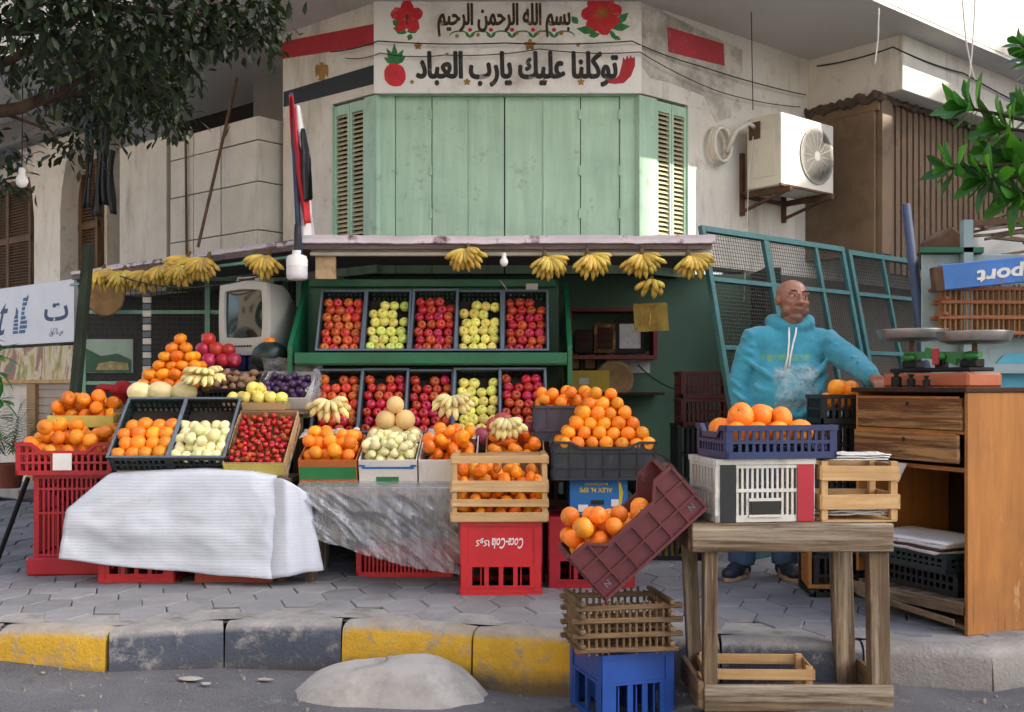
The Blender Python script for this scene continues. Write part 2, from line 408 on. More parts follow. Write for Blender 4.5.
M_greenapple = fruit_mat('green_yellow_apple_skin', '#cdd65c', '#e0de78', .3, 10, 0, rand=.08)
M_guava = fruit_mat('pale_guava_skin', '#e0db9a', '#ece6b8', .45, 9, .2, 90, rand=.04)
M_straw = fruit_mat('strawberry_skin', '#a31226', '#bf2233', .3, 30, .5, 300, rand=.03, h0=-.005)
M_plum = fruit_mat('plum_skin', '#3a2440', '#553a63', .35, 12, 0, rand=.06)
M_pom = fruit_mat('pomegranate_skin', '#a81c36', '#c03a4e', .35, 14, 0, rand=.04, h0=-.012, third=('#cf8a6a', .64, .8))
M_mango = fruit_mat('pink_mango_skin', '#a8354f', '#b8626a', .35, 10, 0, rand=.04, third=('#b98a5a', .6, .8))
M_date = fruit_mat('brown_fruit_skin', '#7a5a46', '#94735a', .6, 14, .2, 90, rand=.04)
M_melon = fruit_mat('netted_melon_skin', '#d0b06f', '#dcc28a', .65, 30, .8, 60, rand=.02)
M_palemelon = fruit_mat('pale_melon_skin', '#dfcf96', '#e8dcae', .55, 20, .4, 60, rand=.02)
M_banana = fruit_mat('banana_skin', '#ccb04c', '#b89a3c', .45, 12, 0, rand=.03, third=('#6f5a26', .7, .82))
M_bananapale = fruit_mat('pale_banana_skin', '#dccf86', '#e6dda2', .45, 12, 0, rand=.03, third=('#8fa044', .62, .8))
def wm():
    n = N('watermelon_rind')
    wv = n.n('ShaderNodeTexWave'); wv.inputs['Scale'].default_value = 9; wv.inputs['Distortion'].default_value = 6; wv.bands_direction = 'X'
    n.l(n.co(), wv.inputs['Vector'])
    n.col(n.mix(n.ramp(wv.outputs['Fac'], (.3, 0.0), (.8, 1.0)), lin('#142420'), lin('#22382c'))); n.set(.35); return n.m
M_watermelon = wm()

# ================================================================ GROUND
KERB = [(-330, 650), (-140, 634), (0, 628), (106, 632), (225, 624.5), (341, 622.5), (472, 630), (602, 638), (721, 640), (863, 645), (992, 651), (1110, 634), (1300, 606), (1500, 590)]
ROADZ = [(-9, .05), (-2.4, .05), (-1.1, -.02), (-.3, -.06), (.13, -.08), (.5, -.05), (.8, 0), (1.3, .036), (1.9, .03), (9, .03)]
PAVE = .2
def interp(tab, x):
    if x <= tab[0][0]: return tab[0][1]
    for (a, b), (c, d) in zip(tab, tab[1:]):
        if x <= c: return b + (d - b) * (x - a) / (c - a)
    return tab[-1][1]
def kerb_y(X, Y):
    return 1176 / (interp(KERB, CX + F * X / Y) - HY)
def roadz(X): return interp(ROADZ, X)

def asphalt():
    n = N('asphalt')
    k = n.mix(n.ramp(n.noise(1.6, 6, .65), (.35, 0.0), (.7, 1.0)), lin('#46484c'), lin('#66676b'))
    k = n.mix(n.ramp(n.noise(140, 3, .7), (.45, 0.0), (.7, .65)), k, lin('#85858a'))
    k = n.mix(n.ramp(n.noise(5, 8, .75), (.58, 0.0), (.72, .7)), k, lin('#8f8d8a'))
    k = n.mix(n.ramp(n.noise(3.1, 7, .7), (.62, 0.0), (.74, .55)), k, lin('#2c2c2e'))
    n.col(k); n.set(.85, 0, .3)
    n.bump(n.math('ADD', n.noise(90, 4, .7), n.math('MULTIPLY', n.noise(6, 4, .6), 2.0)), .7, .012); return n.m
M_asphalt = asphalt()
xs = [-2500, -300, -60, -20, -9] + [-6 + .25 * i for i in range(49)] + [9, 20, 60, 300, 2500]
ys = [-2500, -300, -60, -15, -3, 0, 1.5, 2.5] + [3 + .15 * i for i in range(20)] + [7, 10, 16, 60, 300, 2500]
mb = MB()
def zz(x, y):
    k = max(0, min(1, (y - 2.5) / 1.2)); n_ = noise.noise(V((x * 1.7, y * 1.7, 0))) * .018 if 2 < y < 6 and abs(x) < 6 else 0
    return roadz(x) * k + n_
vs = [(x, y, zz(x, y)) for y in ys for x in xs]; nx = len(xs)
mb.add(vs, [(j * nx + i, j * nx + i + 1, (j + 1) * nx + i + 1, (j + 1) * nx + i) for j in range(len(ys) - 1) for i in range(nx - 1)])
tag(mb.build('road', M_asphalt, smooth=True), kind='structure')

# pavement: a bed with hexagonal pavers laid on it
def paver():
    n = N('hexagon_paver')
    k = n.mix(n.ramp(n.noise(1.3, 6, .65), (.3, 0.0), (.72, 1.0)), lin('#747477'), lin('#959597'))
    k = n.mix(n.ramp(n.noise(3, 8, .7), (.5, 0.0), (.72, .7)), k, lin('#666260'))
    k = n.mix(n.ramp(n.noise(60, 4, .7), (.55, 0.0), (.75, .4)), k, lin('#6c6c6e'))
    at_ = n.n('ShaderNodeAttribute', attribute_name='tone'); 
    k = n.mix(at_.outputs['Fac'], k, n.mix(1.0, k, (.72, .73, .74), 'MULTIPLY'))
    n.col(k); n.set(.8, 0, .35); n.bump(n.noise(45, 5, .65), .35, .006); return n.m
M_paver = paver(); M_bed = mat('paving_bed', '#4f4c48', .95, .2, 6, .3, 40)
mb = MB()
front = []
for i in range(60):
    px = -320 + 1800 * i / 59; Y = 1176 / (interp(KERB, px) - HY) + .10; front.append(((px - CX) * Y / F, Y))
for (a, b), (c, d) in zip(front, front[1:]):
    mb.add([(a, b, .186), (c, d, .186), (c * 1.6, 16, .186), (a * 1.6, 16, .186)], [(0, 1, 2, 3)])
tones = [0.0] * len(mb.f)
mb.cur = 1
HS, HR = .245, .33                                     # width point to point, row height
rnd = random.Random(3)
colstep = HS * .75
for i in range(-36, 34):
    for j in range(0, 18):
        cx = i * colstep; cy = 4.55 + (j + (.5 if i % 2 else 0)) * HR
        cy += noise.noise(V((cx * .3, cy * .3, 5))) * .04
        if cy - HR * .42 < kerb_y(cx, cy) + .135: continue
        g = .002 + (rnd.random() ** 3) * .005
        a, h = HS / 2 - g, HR / 2 - g * .9
        z = PAVE - .004 + rnd.uniform(-.003, .004); tx, ty = rnd.uniform(-.012, .012), rnd.uniform(-.012, .012)
        pts = [(a, 0), (a * .5, h), (-a * .5, h), (-a, 0), (-a * .5, -h), (a * .5, -h)]
        top = [(cx + x, cy + y, z + x * tx + y * ty) for x, y in pts]
        inn = [(cx + x * .955, cy + y * .955, z + .005 + x * tx + y * ty) for x, y in pts]
        bot = [(cx + x, cy + y, .18) for x, y in pts]
        mb.add(inn + top + bot, [(0, 1, 2, 3, 4, 5)] + [(k, 6 + k, 6 + (k + 1) % 6, (k + 1) % 6) for k in range(6)] + [(6 + k, 12 + k, 12 + (k + 1) % 6, 6 + (k + 1) % 6) for k in range(6)])
        tn = rnd.random() ** 2
        tones += [tn] * 13
o = tag(mb.build('pavement', [M_bed, M_paver]), kind='structure')
at_ = o.data.attributes.new('tone', 'FLOAT', 'FACE')
if len(at_.data) == len(tones): at_.data.foreach_set('value', tones)

# kerb stones
def kerbmat(name, c):
    n = N(name); geo = n.n('ShaderNodeNewGeometry'); sx = n.n('ShaderNodeSeparateXYZ'); n.l(geo.outputs['Normal'], sx.inputs[0])
    bare = n.mix(n.ramp(n.noise(6, 7, .7), (.3, 0.0), (.7, 1.0)), lin('#7d7b78'), lin('#a3a19d'))
    pnt = n.mix(n.ramp(n.noise(5, 7, .7), (.35, 0.0), (.75, 1.0)), sca(lin(c), .8), sca(lin(c), 1.12))
    wear = n.math('ADD', n.ramp(n.noise(9, 11, .78), (.52, 0.0), (.64, .85)), n.ramp(sx.outputs[2], (.3, 0.0), (.8, .85)))
    k = n.mix(wear, pnt, bare)
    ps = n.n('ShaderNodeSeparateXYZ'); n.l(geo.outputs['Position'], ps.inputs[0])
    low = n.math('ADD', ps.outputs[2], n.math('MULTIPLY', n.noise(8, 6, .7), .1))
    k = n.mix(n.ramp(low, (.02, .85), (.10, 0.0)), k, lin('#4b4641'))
    n.col(k); n.set(.8, 0, .3); n.bump(n.math('ADD', n.noise(14, 7, .7), n.noise(60, 4, .6)), .6, .012); return n.m
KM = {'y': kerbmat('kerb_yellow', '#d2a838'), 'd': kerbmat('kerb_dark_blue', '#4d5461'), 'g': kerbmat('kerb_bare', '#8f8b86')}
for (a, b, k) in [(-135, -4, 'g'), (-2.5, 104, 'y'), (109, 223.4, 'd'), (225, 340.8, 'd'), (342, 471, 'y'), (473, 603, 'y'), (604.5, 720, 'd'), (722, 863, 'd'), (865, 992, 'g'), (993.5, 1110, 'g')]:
    pts = []
    for i in range(7):
        px = a + (b - a) * i / 6; Y = 1176 / (interp(KERB, px) - HY); pts.append(V(((px - CX) * Y / F, Y, 0)))
    mb = MB(); ring = []
    for i, p in enumerate(pts):
        d = (pts[min(i + 1, 6)] - pts[max(i - 1, 0)]).normalized(); nn = V((-d.y, d.x, 0))
        zb = roadz(p.x) - .08; zt = PAVE + noise.noise(p * 3) * .006
        e = 0.008 if i in (0, 6) else 0
        pr = [(-.012, zb), (-.006 + e, zt - .10), (0 + e, zt - .045), (.008 + e, zt - .022 - e * .5), (.03 + e, zt - .005 - e), (.09, zt + .004 - e), (.135, zt - e), (.135, zb)]
        ring += [p + nn * (u + noise.noise(p * 5 + V((0, 0, z * 9))) * .006) + V((0, 0, z)) for u, z in pr]
    m_ = 8
    fs = [(i * m_ + q, i * m_ + (q + 1) % m_, (i + 1) * m_ + (q + 1) % m_, (i + 1) * m_ + q) for i in range(6) for q in range(m_)]
    mb.add(ring, fs + [tuple(range(m_))[::-1], tuple(range(6 * m_, 7 * m_))])
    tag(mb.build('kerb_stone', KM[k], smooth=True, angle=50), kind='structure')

# mortar bed between the kerb and the first row of pavers
mb = MB(); ring = []
for i in range(90):
    px = -200 + 1400 * i / 89; Y = 1176 / (interp(KERB, px) - HY)
    ring += [((px - CX) * (Y + d) / F, Y + d,   .1985 + .0015 * noise.noise(V((px * .1, d * 9, 0)))) for d in (.128, .24, .36)]
mb.add(ring, [(i * 3 + q, i * 3 + q + 1, i * 3 + q + 4, i * 3 + q + 3) for i in range(89) for q in range(2)])
tag(mb.build('kerb_mortar', mat('mortar', '#8d8b88', .95, .18, 6, .5, 40, dirt=('#67635d', .5, .7, 9)), smooth=True), kind='structure')
# lump of concrete that ramps up to the kerb
mb = MB()
def lump(u, v):
    u += .0
    a = 2 * math.pi * u; r = v
    k = (abs(math.cos(a)) ** 2.6 + abs(math.sin(a)) ** 2.6) ** (-1 / 2.6)
    k *= 1 + .14 * noise.noise(V((math.cos(a) * 2, math.sin(a) * 2, 3)))
    x = math.cos(a) * k * .455 * r; y = math.sin(a) * k * .24 * r
    h = (1 - r ** 3.6) * .185 * (1 + .10 * math.cos(a) )
    X, Y = -.565 + x, 4.70 + y
    return V((X, Y, -.085 + h * (1 + .12 * noise.noise(V((X * 4, Y * 4, 0)))) + noise.noise(V((X * 11, Y * 11, 2))) * .009 + noise.noise(V((X * 30, Y * 30, 6))) * .004))
mb.grid(lump, 56, 14)
tag(mb.build('concrete_lump', M_concrete, smooth=True), 'rounded lump of pale grey concrete on the road against the kerb', 'concrete lump')

mb = MB(); rnd = random.Random(11)
for i in range(190):
    px = rnd.uniform(-60, 1080); yb = interp(KERB, px)
    Y = 1176 / (yb - HY) - .02 - abs(rnd.gauss(0, .3)); X = (px - CX) * Y / F
    s = rnd.uniform(.003, .011) * (1.6 if rnd.random() < .1 else 1)
    c = V((X, Y, roadz(X) + s * .2)); M = T(c) @ Euler((rnd.random() * 6, rnd.random() * 6, rnd.random() * 6)).to_matrix().to_4x4()
    mb.ell((0, 0, 0), (s * 1.3, s, s * .6), 5, M, 3)
tag(mb.build('gravel', mat('gravel_bits', '#7d7973', .9, .35, 30)), 'loose pale gravel and grit along the foot of the kerb', 'gravel', kind='stuff')
for i, (px, py, s) in enumerate([(190, 679, 1.1), (206, 683, .6), (265, 676, .7)]):
    Y = 1.31 * F / (py - HY); X = (px - CX) * Y / F; mb = MB(); rr = random.Random(i)
    pts = [(math.cos(q * .9) * rr.uniform(.03, .06) * s, math.sin(q * .9) * rr.uniform(.02, .04) * s, 0) for q in range(7)]
    mb.prism(pts, (0, 0, .004))
    Y = min(Y, kerb_y(X, Y) - .08)
    tag(mb.build('litter_scrap', M_concrete, loc=(X, Y, roadz(X) + .012)), 'flat pale scrap of litter lying on the asphalt below the kerb', 'litter', 'scraps of litter on the road')

# ================================================================ CORNER BUILDING
U = V((.766, .643, 0)); NR = V((.643, -.766, 0)); UL = V((-.766, .643, 0)); NL = V((-.643, -.766, 0))
R0 = V((.975, 8, 0)); L0 = V((-1.036, 8, 0)); ZU = V((0, 0, 1))
def PR(t, w_, z): return R0 + U * t + NR * w_ + ZU * z
def PL(t, w_, z): return L0 + UL * t + NL * w_ + ZU * z
def onL(px, py, w_=0):
    s = (px - CX) / F; t = (-1.036 - .643 * w_ - s * (8 - .766 * w_)) / (s * .643 + .766); p = PL(t, w_, 0)
    return V((p.x, p.y, EYE + (HY - py) * p.y / F))
def onR(px, py, w_=0):
    s = (px - CX) / F; t = (s * (8 - .766 * w_) - .975 - .643 * w_) / (.766 - .643 * s); p = PR(t, w_, 0)
    return V((p.x, p.y, EYE + (HY - py) * p.y / F))
def rb(mb, t0, t1, w0, w1, z0, z1): return mb.obox(PR(t0, w0, z0), U * (t1 - t0), NR * (w1 - w0), ZU * (z1 - z0))
def lb(mb, t0, t1, w0, w1, z0, z1): return mb.obox(PL(t0, w0, z0), UL * (t1 - t0), NL * (w1 - w0), ZU * (z1 - z0))

B = thing('corner_building', 'cream corner building with mint shutters and painted lettering above the fruit shop', 'building', (0, 8, 0))
OB = V((0, 8, 0))
def part(name, mb, m, parent=B, org=OB, **kw): return mb.build(name, m, parent, org=org, **kw)
ZS, ZH = 4.26, 3.57
mb = MB(); mb.box(-1.036, .975, 8.0, 8.25, ZH, 4.3)
lb(mb, -.0, 1.133, -.25, 0, ZH, 4.3); rb(mb, 0, 9, -.25, 0, ZH, 4.3)
lb(mb, .511, 1.133, -.25, -.002, 2.2, ZH); rb(mb, .556, 9, -.25, -.002, 2.31, ZH); part('wall', mb, M_wall)
mb = MB(); rb(mb, 1.3, 9, -.25, -.004, .15, 2.308); part('lower_wall', mb, mat('brown_grey_plaster', '#6d655b', .9, .2, 3, .3, 25))
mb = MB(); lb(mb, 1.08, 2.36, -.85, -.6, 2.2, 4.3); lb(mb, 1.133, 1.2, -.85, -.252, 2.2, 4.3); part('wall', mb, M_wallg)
mb = MB(); lb(mb, 2.36, 4.45, -1.3, -1.1, 2.2, 4.3); part('wall', mb, M_dark)  # dark wall colour stands in for the shade of a balcony recess
mb = MB(); mb.box(-1.05, .985, 7.972, 7.998, ZH - .012, 4.258); part('painted_band', mb, M_band, bevel=.004)
# upper balcony slab with its parapet
poly = [(-1.459, 6.84), (1.398, 6.84), (1.721 + .766 * 9, 7.111 + .643 * 9), (5, 16), (-5, 16), (-1.782 - .766 * 9, 7.111 + .643 * 9)]
mb = MB(); mb.prism([(x, y, ZS) for x, y in poly], (0, 0, .14)); part('balcony_slab', mb, M_soffit)
mb = MB(); rb(mb, -.42, 9, 1.04, 1.165, ZS + .03, 5.35); mb.box(-1.459, 1.398, 6.835, 6.96, ZS + .03, 5.3); lb(mb, -.42, 9, 1.04, 1.165, ZS + .03, 5.35); part('balcony_parapet', mb, M_wall)
# tiled parapet block on the left
def tilemat():
    n = N('cream_panels'); k = n.mix(n.ramp(n.noise(3, 6, .65), (.3, 0.0), (.7, 1.0)), lin('#b9b3a5'), lin('#cdc8bb'))
    k = n.mix(n.ramp(n.noise(1.8, 8, .7, n.mapped((3, 3, .6))), (.55, 0.0), (.75, .7)), k, lin('#8a8273')); n.col(k); n.set(.75, 0, .3); n.bump(n.noise(20, 5, .6), .2, .004); return n.m
M_tile = tilemat(); M_joint = mat('panel_joint', '#5b5347', .95, .2)
pb = mb = MB(); lb(mb, 1.216, 2.5, -.6, .185, 2.2, 3.545); po = part('parapet_block', mb, M_joint)
mb = MB()
zr = [2.25, 2.62, 3.02, 3.36, 3.56]
for a, b in zip(zr, zr[1:]):
    for t0, t1 in ((1.216, 1.72), (1.726, 2.13), (2.136, 2.5)): lb(mb, t0 + .004, t1 - .003, .17, .2 + random.uniform(-.004, .004), a + .005, b - .004)
    mb.obox(PL(1.2, -.2, a + .005), UL * .018, NL * .395, ZU * (b - a - .009))
part('cladding_panel', mb, M_tile, po, bevel=.003)
mb = MB(); lb(mb, 2.56, 3.36, -.6, .2, 2.2, 3.6); lb(mb, 2.5, 2.56, -.6, .1, 2.2, 3.5); part('parapet_block', mb, M_tile)
mb = MB(); mb.tube([PL(2.53, .13, 2.2), PL(2.53, .13, 3.52)], .03, 8); mb.tube([PL(2.2, .22, 2.2), PL(2.22, .22, 3.5)], .012, 6); part('drain_pipe', mb, M_rust)
# painted flag stripes and crest
def strip(name, pts, m, parent=B, d=NL, th=.004):
    mb = MB(); mb.prism(pts, d * th); return part(name, mb, m, parent)
strip('painted_stripe', [onL(282, 59), onL(374, 45), onL(374, 24), onL(282, 42)], M_redp)
strip('painted_stripe', [onL(284, 107), onL(374, 84), onL(374, 65), onL(284, 92)], M_blackp)
eg = [(0, 8), (2.2, 6.6), (1.4, 4.6), (4, 5.8), (6, 5), (6.6, 0), (6, -5.5), (3.8, -2.5), (2.4, -6), (4, -8), (-4, -8), (-2.4, -6), (-3.8, -2.5), (-6, -5.5), (-6.6, 0), (-6, 5), (-4, 5.8), (-1.4, 4.6), (-2.2, 6.6)]
strip('painted_crest', [onL(322 + a, 71 - b * 1.15) for a, b in eg], M_gold_p)
strip('painted_patch', [onR(640, -4), onR(667, 14), onR(742, 50), onR(742, 70), onR(735, 88), onR(730, 118), onR(716, 122), onR(704, 96), onR(668, 82), onR(650, 78), onR(638, 60)], mat('bare_grey_plaster', '#aaa398', .95, .2, 8, .4, 40, dirt=('#d3ccc0', .42, .6, 5)), d=NR, th=.003)
strip('painted_stripe', [onR(667, 27), onR(700, 37), onR(723, 44), onR(724, 66), onR(700, 60), onR(668, 52)], M_redf, d=NR, th=.007)
# lettering and painted flowers
YB = 7.972
def pxs(px): return px * YB / F
Z0 = lambda py: EYE + (HY - py) * YB / F
def onband(px, py): return T(V(((px - CX) * YB / F, YB - .001, Z0(py))) - OB) @ FACE
line1 = '\uFE91\uFEB4\uFEE2 \uFE8D\uFEDF\uFEE0\uFEEA \uFE8D\uFEDF\uFEAE\uFEA3\uFEE4\uFEE6 \uFE8D\uFEDF\uFEAE\uFEA3\uFEF4\uFEE2'[::-1]
line2 = '\uFE97\uFEEE\uFEDB\uFEE0\uFEE8\uFE8E \uFECB\uFEE0\uFEF4\uFEDA \uFEF3\uFE8E\uFEAD\uFE8F \uFE8D\uFEDF\uFECC\uFE92\uFE8E\uFEA9'[::-1]
text(line1, M_letterb, B, onband(504, 20), pxs(132), pxs(33), .0, thick=.0055)
text(line2, M_letter, B, onband(517, 69), pxs(200), pxs(34), .0, thick=.0095)
NB = [0]
def blob(mb, px, py, pts):
    NB[0] += 1                                          # each brush mark a hair prouder than the one under it
    mb.prism([V(((px + a - CX) * YB / F, YB, Z0(py - b))) for a, b in pts], (0, -.0012 - .00025 * (NB[0] % 8), 0))
def oval(rx, ry, rot=0, n=14, wob=0, seed=0):
    rr = random.Random(seed); c, s = math.cos(R(rot)), math.sin(R(rot)); o = []
    for i in range(n):
        a = 2 * math.pi * i / n; k = 1 + rr.uniform(-wob, wob); x, y = rx * math.cos(a) * k, ry * math.sin(a) * k; o.append((x * c - y * s, x * s + y * c))
    return o
def leafp(l, w_, rot):
    c, s = math.cos(R(rot)), math.sin(R(rot)); return [(x * c - y * s, x * s + y * c) for x, y in ((0, 0), (l * .25, w_ * .7), (l * .55, w_), (l, 0), (l * .55, -w_), (l * .25, -w_ * .7))]
def painted(name, fn, m, lift=0):
    mb = MB(); fn(mb); o = part(name, mb, m)
    o.location.y -= lift; return o
def fl1(mb):
    for k in range(5): a = R(90 + 72 * k); blob(mb, 407 + 8.5 * math.cos(a), 17 - 8.5 * math.sin(a), oval(8.5, 6.8, math.degrees(a), wob=.08, seed=k))
painted('painted_flower', fl1, M_red_p)
painted('painted_flower', lambda mb: [blob(mb, 407, 17, oval(1.8, 2.6)), blob(mb, 407, 21, oval(.7, 4))], M_letterb, .0035)
def fl2(mb):
    for k in range(7): a = R(20 + 51.4 * k); blob(mb, 602 + 12 * math.cos(a), 15 - 12 * math.sin(a), oval(9, 7.5, math.degrees(a), wob=.12, seed=k + 9))
    blob(mb, 602, 15, oval(10, 10))
painted('painted_flower', fl2, M_red_p)
painted('painted_flower', lambda mb: [blob(mb, 602, 13, leafp(9, .5, 24 * k)) for k in range(15)] + [blob(mb, 602, 13, oval(2.6, 2.6))], M_gold_p, .0035)
def lv(mb):
    for x, y, l, w_, r in [(407, 32, 14, 4, 20), (407, 33, 15, 4, 160), (407, 28, 12, 3.5, 38), (398, 26, 8, 3, 130), (411, 34, 7, 3, 250),
                          (596, 32, 20, 4, 170), (578, 24, 10, 3.5, 130), (612, 28, 18, 4, 5), (616, 24, 17, 4, 42), (610, 30, 12, 2.5, 300), (600, 34, 12, 3, 190), (614, 36, 8, 2, 330)]: blob(mb, x, y, leafp(l, w_, r))
    for r, l in ((60, 17), (92, 21), (118, 18), (35, 13), (150, 13)): blob(mb, 395, 64, leafp(l, 3, r))
    for k in range(6):
        x0 = 449 + k * 21
        for q in range(8):
            a0, a1 = math.pi * q / 8, math.pi * (q + 1) / 8
            p0 = (x0 + 10.5 - 10.5 * math.cos(a0), 37 - 6 * math.sin(a0)); p1 = (x0 + 10.5 - 10.5 * math.cos(a1), 37 - 6 * math.sin(a1))
            mb.prism([V(((p[0] - CX) * YB / F, YB, Z0(p[1] + dd))) for p, dd in ((p0, -.7), (p1, -.7), (p1, .8), (p0, .8))], (0, -.0010, 0))
        if k: blob(mb, x0, 38, leafp(8, 1.6, 50)); blob(mb, x0, 38, leafp(8, 1.6, 130))
painted('painted_leaves', lv, M_green_p, .0004)
painted('painted_fruit', lambda mb: blob(mb, 395, 75, oval(11, 12, 0, 18, .05, 4)), M_red_p)
def hand(mb):
    blob(mb, 620, 70, [(-12, -13), (-5, -14), (4, -13), (11, -6), (15, 4), (15, 13), (12, 12), (10.5, 15), (9, 11), (7, 15), (5.5, 10), (3, 13), (2.5, 8), (1, 2), (-1, -5), (-4, -8), (-9, -7)])
painted('painted_hand', hand, M_redp)
GOLD = [(530, 45, 4), (418, 46, 2.6), (467, 82, 2.4), (544, 82, 2.4), (581, 82, 2.4), (412, 82, 1.5), (447, 54, 1.2), (578, 45, 1.4), (457, 36, 1.5), (517, 33, 1.5), (538, 33, 1.5), (561, 33, 1.8), (478, 35, 1.5)]
for x, y, r in GOLD: painted('painted_flower', lambda mb: [blob(mb, x + r * .8 * math.cos(R(90 + 72 * k)), y - r * .8 * math.sin(R(90 + 72 * k)), oval(r * .75, r * .5, 90 + 72 * k, 8)) for k in range(5)] + [blob(mb, x, y, oval(r * .4, r * .4))], M_gold_p, .001)
painted('painted_flower', lambda mb: [blob(mb, 470 + 21 * k, 30, oval(2.2, 2, 0, 8)) for k in range(5)], M_red_p, .0035)

# shutters in the bay
W_ = part('window', MB().box(-1.04, .98, 8.12, 8.2, 2.2, 3.6), M_gap)
lbx = MB(); lb(lbx, 0, .52, -.2, -.12, 2.2, 3.6); part('window_backing', lbx, M_gap, W_)
lbx = MB(); rb(lbx, 0, .56, -.2, -.12, 2.2, 3.6); part('window_backing', lbx, M_gap, W_)
XB = lambda px: (px - CX) * 8.06 / F
def panel(a, b):
    mb = MB(); x0, x1 = XB(a), XB(b)
    mb.box(x0, x1, 8.06, 8.09, 2.2, 3.555); part('shutter_panel', mb, M_mint, W_, bevel=.003)
for a, b in [(395.5, 431.5), (432.3, 469), (470.3, 504), (505.2, 543.5), (544.3, 580), (580.8, 619.5)]: panel(a, b)
mb = MB(); mb.box(XB(379), XB(395), 8.045, 8.1, 2.2, 3.556); mb.box(XB(620), XB(637), 8.045, 8.1, 2.2, 3.556)
for x in (469.6, 544): mb.box(XB(x - .9), XB(x + .9), 8.05, 8.07, 2.2, 3.553)
mb.box(-1.03, .97, 8.03, 8.1, 3.556, 3.572); part('window_frame', mb, M_mint, W_, bevel=.002)
mb = MB()
for x in (394, 431, 580, 619.5):
    for z in (2.62, 2.95, 3.38): mb.box(XB(x - 1.1), XB(x + 1.1), 8.048, 8.06, z, z + .075)
part('hinge', mb, M_mint, W_)
def louvre(fb, t0, t1, U_, N_, P_):
    mb = MB()
    fb(mb, t0, t0 + .024, -.05, -.012, 2.2, 3.55); fb(mb, t1 - .024, t1, -.05, -.012, 2.2, 3.55)
    fb(mb, t0 + .024, t1 - .024, -.05, -.012, 3.47, 3.55); fb(mb, t0 + .024, t1 - .024, -.05, -.012, 2.2, 2.36)
    part('shutter_panel', mb, M_mint, W_, bevel=.003)
    mb = MB(); z = 2.37
    while z < 3.46:
        mb.obox(P_(t0 + .024, -.052, z + .028), U_ * (t1 - t0 - .048), N_ * .032 - ZU * .026, ZU * .007); z += .036
    part('louvre_slats', mb, M_slat, W_)
for t0, t1 in ((.14, .315), (.32, .5)): louvre(lb, t0, t1, UL, NL, PL)
for t0, t1 in ((.05 + .15, .375), (.38, .55)): louvre(rb, t0, t1, U, NR, PR)
for fb_, t0, t1, w1 in ((lb, 0.0, .138, -.005), (rb, .0, .198, -.005), (lb, .5, .512, .004), (rb, .55, .558, .004)):
    mb = MB(); fb_(mb, t0, t1, -.05, w1, 2.2, 3.558); part('window_frame', mb, M_mint, W_, bevel=.002)

# closed-in balcony on the right wall, brown tin enclosure beneath it
mb = MB(); rb(mb, 2.2, 7, -.1, .906, 3.8, 4.262); part('closed_balcony', mb, M_wall, bevel=.006)
mb = MB(); rb(mb, 2.15, 2.3, -.1, .68, 2.45, 3.802); mb.obox(PR(2.145, .0, 3.66), U * .03, NR * .72, ZU * .1); rb(mb, 2.18, 2.34, .68, .735, 2.45, 3.802); part('tin_enclosure', mb, M_browntin, bevel=.004)
mb = MB(); t = 2.35
while t < 6.8:
    rb(mb, t, t + .062, .66, .705, 2.3, 3.802); rb(mb, t + .062, t + .1, .66, .688, 2.3, 3.802); t += .1
part('corrugated_sheet', mb, M_browncor)
mb = MB()
for k in range(60): mb.ell(PR(2.13 + random.uniform(0, .02), .01 + k * .0125, 3.765 + random.uniform(-.025, .03)), (random.uniform(.015, .04), random.uniform(.015, .035), random.uniform(.015, .05)), 7, None, 5)
for k in range(150): mb.ell(PR(2.2 + k * .021, .725, 3.77 + random.uniform(-.02, .02)), (random.uniform(.01, .03), random.uniform(.01, .03), random.uniform(.012, .04)), 7, None, 5)
part('dried_mortar', mb, mat('dried_mortar', '#4f4338', .95, .3, 12, .6, 40), remesh=.012, smo=1)

# canopy over the shop front
cp = [(-1.39, 6.9), (1.30, 6.9), (1.62, 9.9), (-4.6, 11.2), (-3.66, 8.8)]
mb = MB(); mb.prism([(x, y, 2.262) for x, y in cp], (0, 0, .04)); can = part('canopy', mb, M_slab)
mb = MB(); mb.box(-1.41, 1.31, 6.885, 6.905, 2.232, 2.272); 
dl = V((-3.66 + 1.39, 8.8 - 6.9, 0)); nl_ = V((-dl.y, dl.x, 0)).normalized()
if nl_.y > 0: nl_ = -nl_
mb.obox(V((-1.40, 6.9, 2.225)), dl, nl_ * .02, ZU * .06); part('fascia_board', mb, M_purplewood, can)
def peel(u, v, a, b, nz, z0=2.272, h=.052):
    p = a + (b - a) * u; k = noise.noise(V((p.x * 3, p.y * 3, 1))) * .012 + noise.noise(V((p.x * 14, p.y * 9, 4))) * .008
    return p + nz * (.012 + (.006 if v < .5 else 0)) + ZU * (z0 - .005 + v * (h + k) - (1 - v) * abs(k) * .8)
mb = MB(); mb.grid(lambda u, v: peel(u, v, V((-1.42, 6.88, 0)), V((1.33, 6.88, 0)), V((0, -1, 0))), 90, 2); part('plaster_edge', mb, M_peel, can, thick=.02)
mb = MB(); mb.grid(lambda u, v: peel(u, v, V((-1.40, 6.89, 0)), V((-1.40, 6.89, 0)) + dl, nl_, 2.27, .03), 60, 2); part('plaster_edge', mb, M_peel, can, thick=.02)
mb = MB(); mb.tube([(-1.33, 6.93, 2.205), (1.30, 6.93, 2.205)], .015, 8); mb.box(-1.33, 1.3, 6.95, 6.98, 2.212, 2.236); part('rail', mb, M_metalw, can)
mb = MB(); mb.tube([V((-1.5, 7.0, 2.19)), V((-1.5, 7.0, 2.19)) + dl * .98], .012, 6); part('rail', mb, M_tealmint, can)

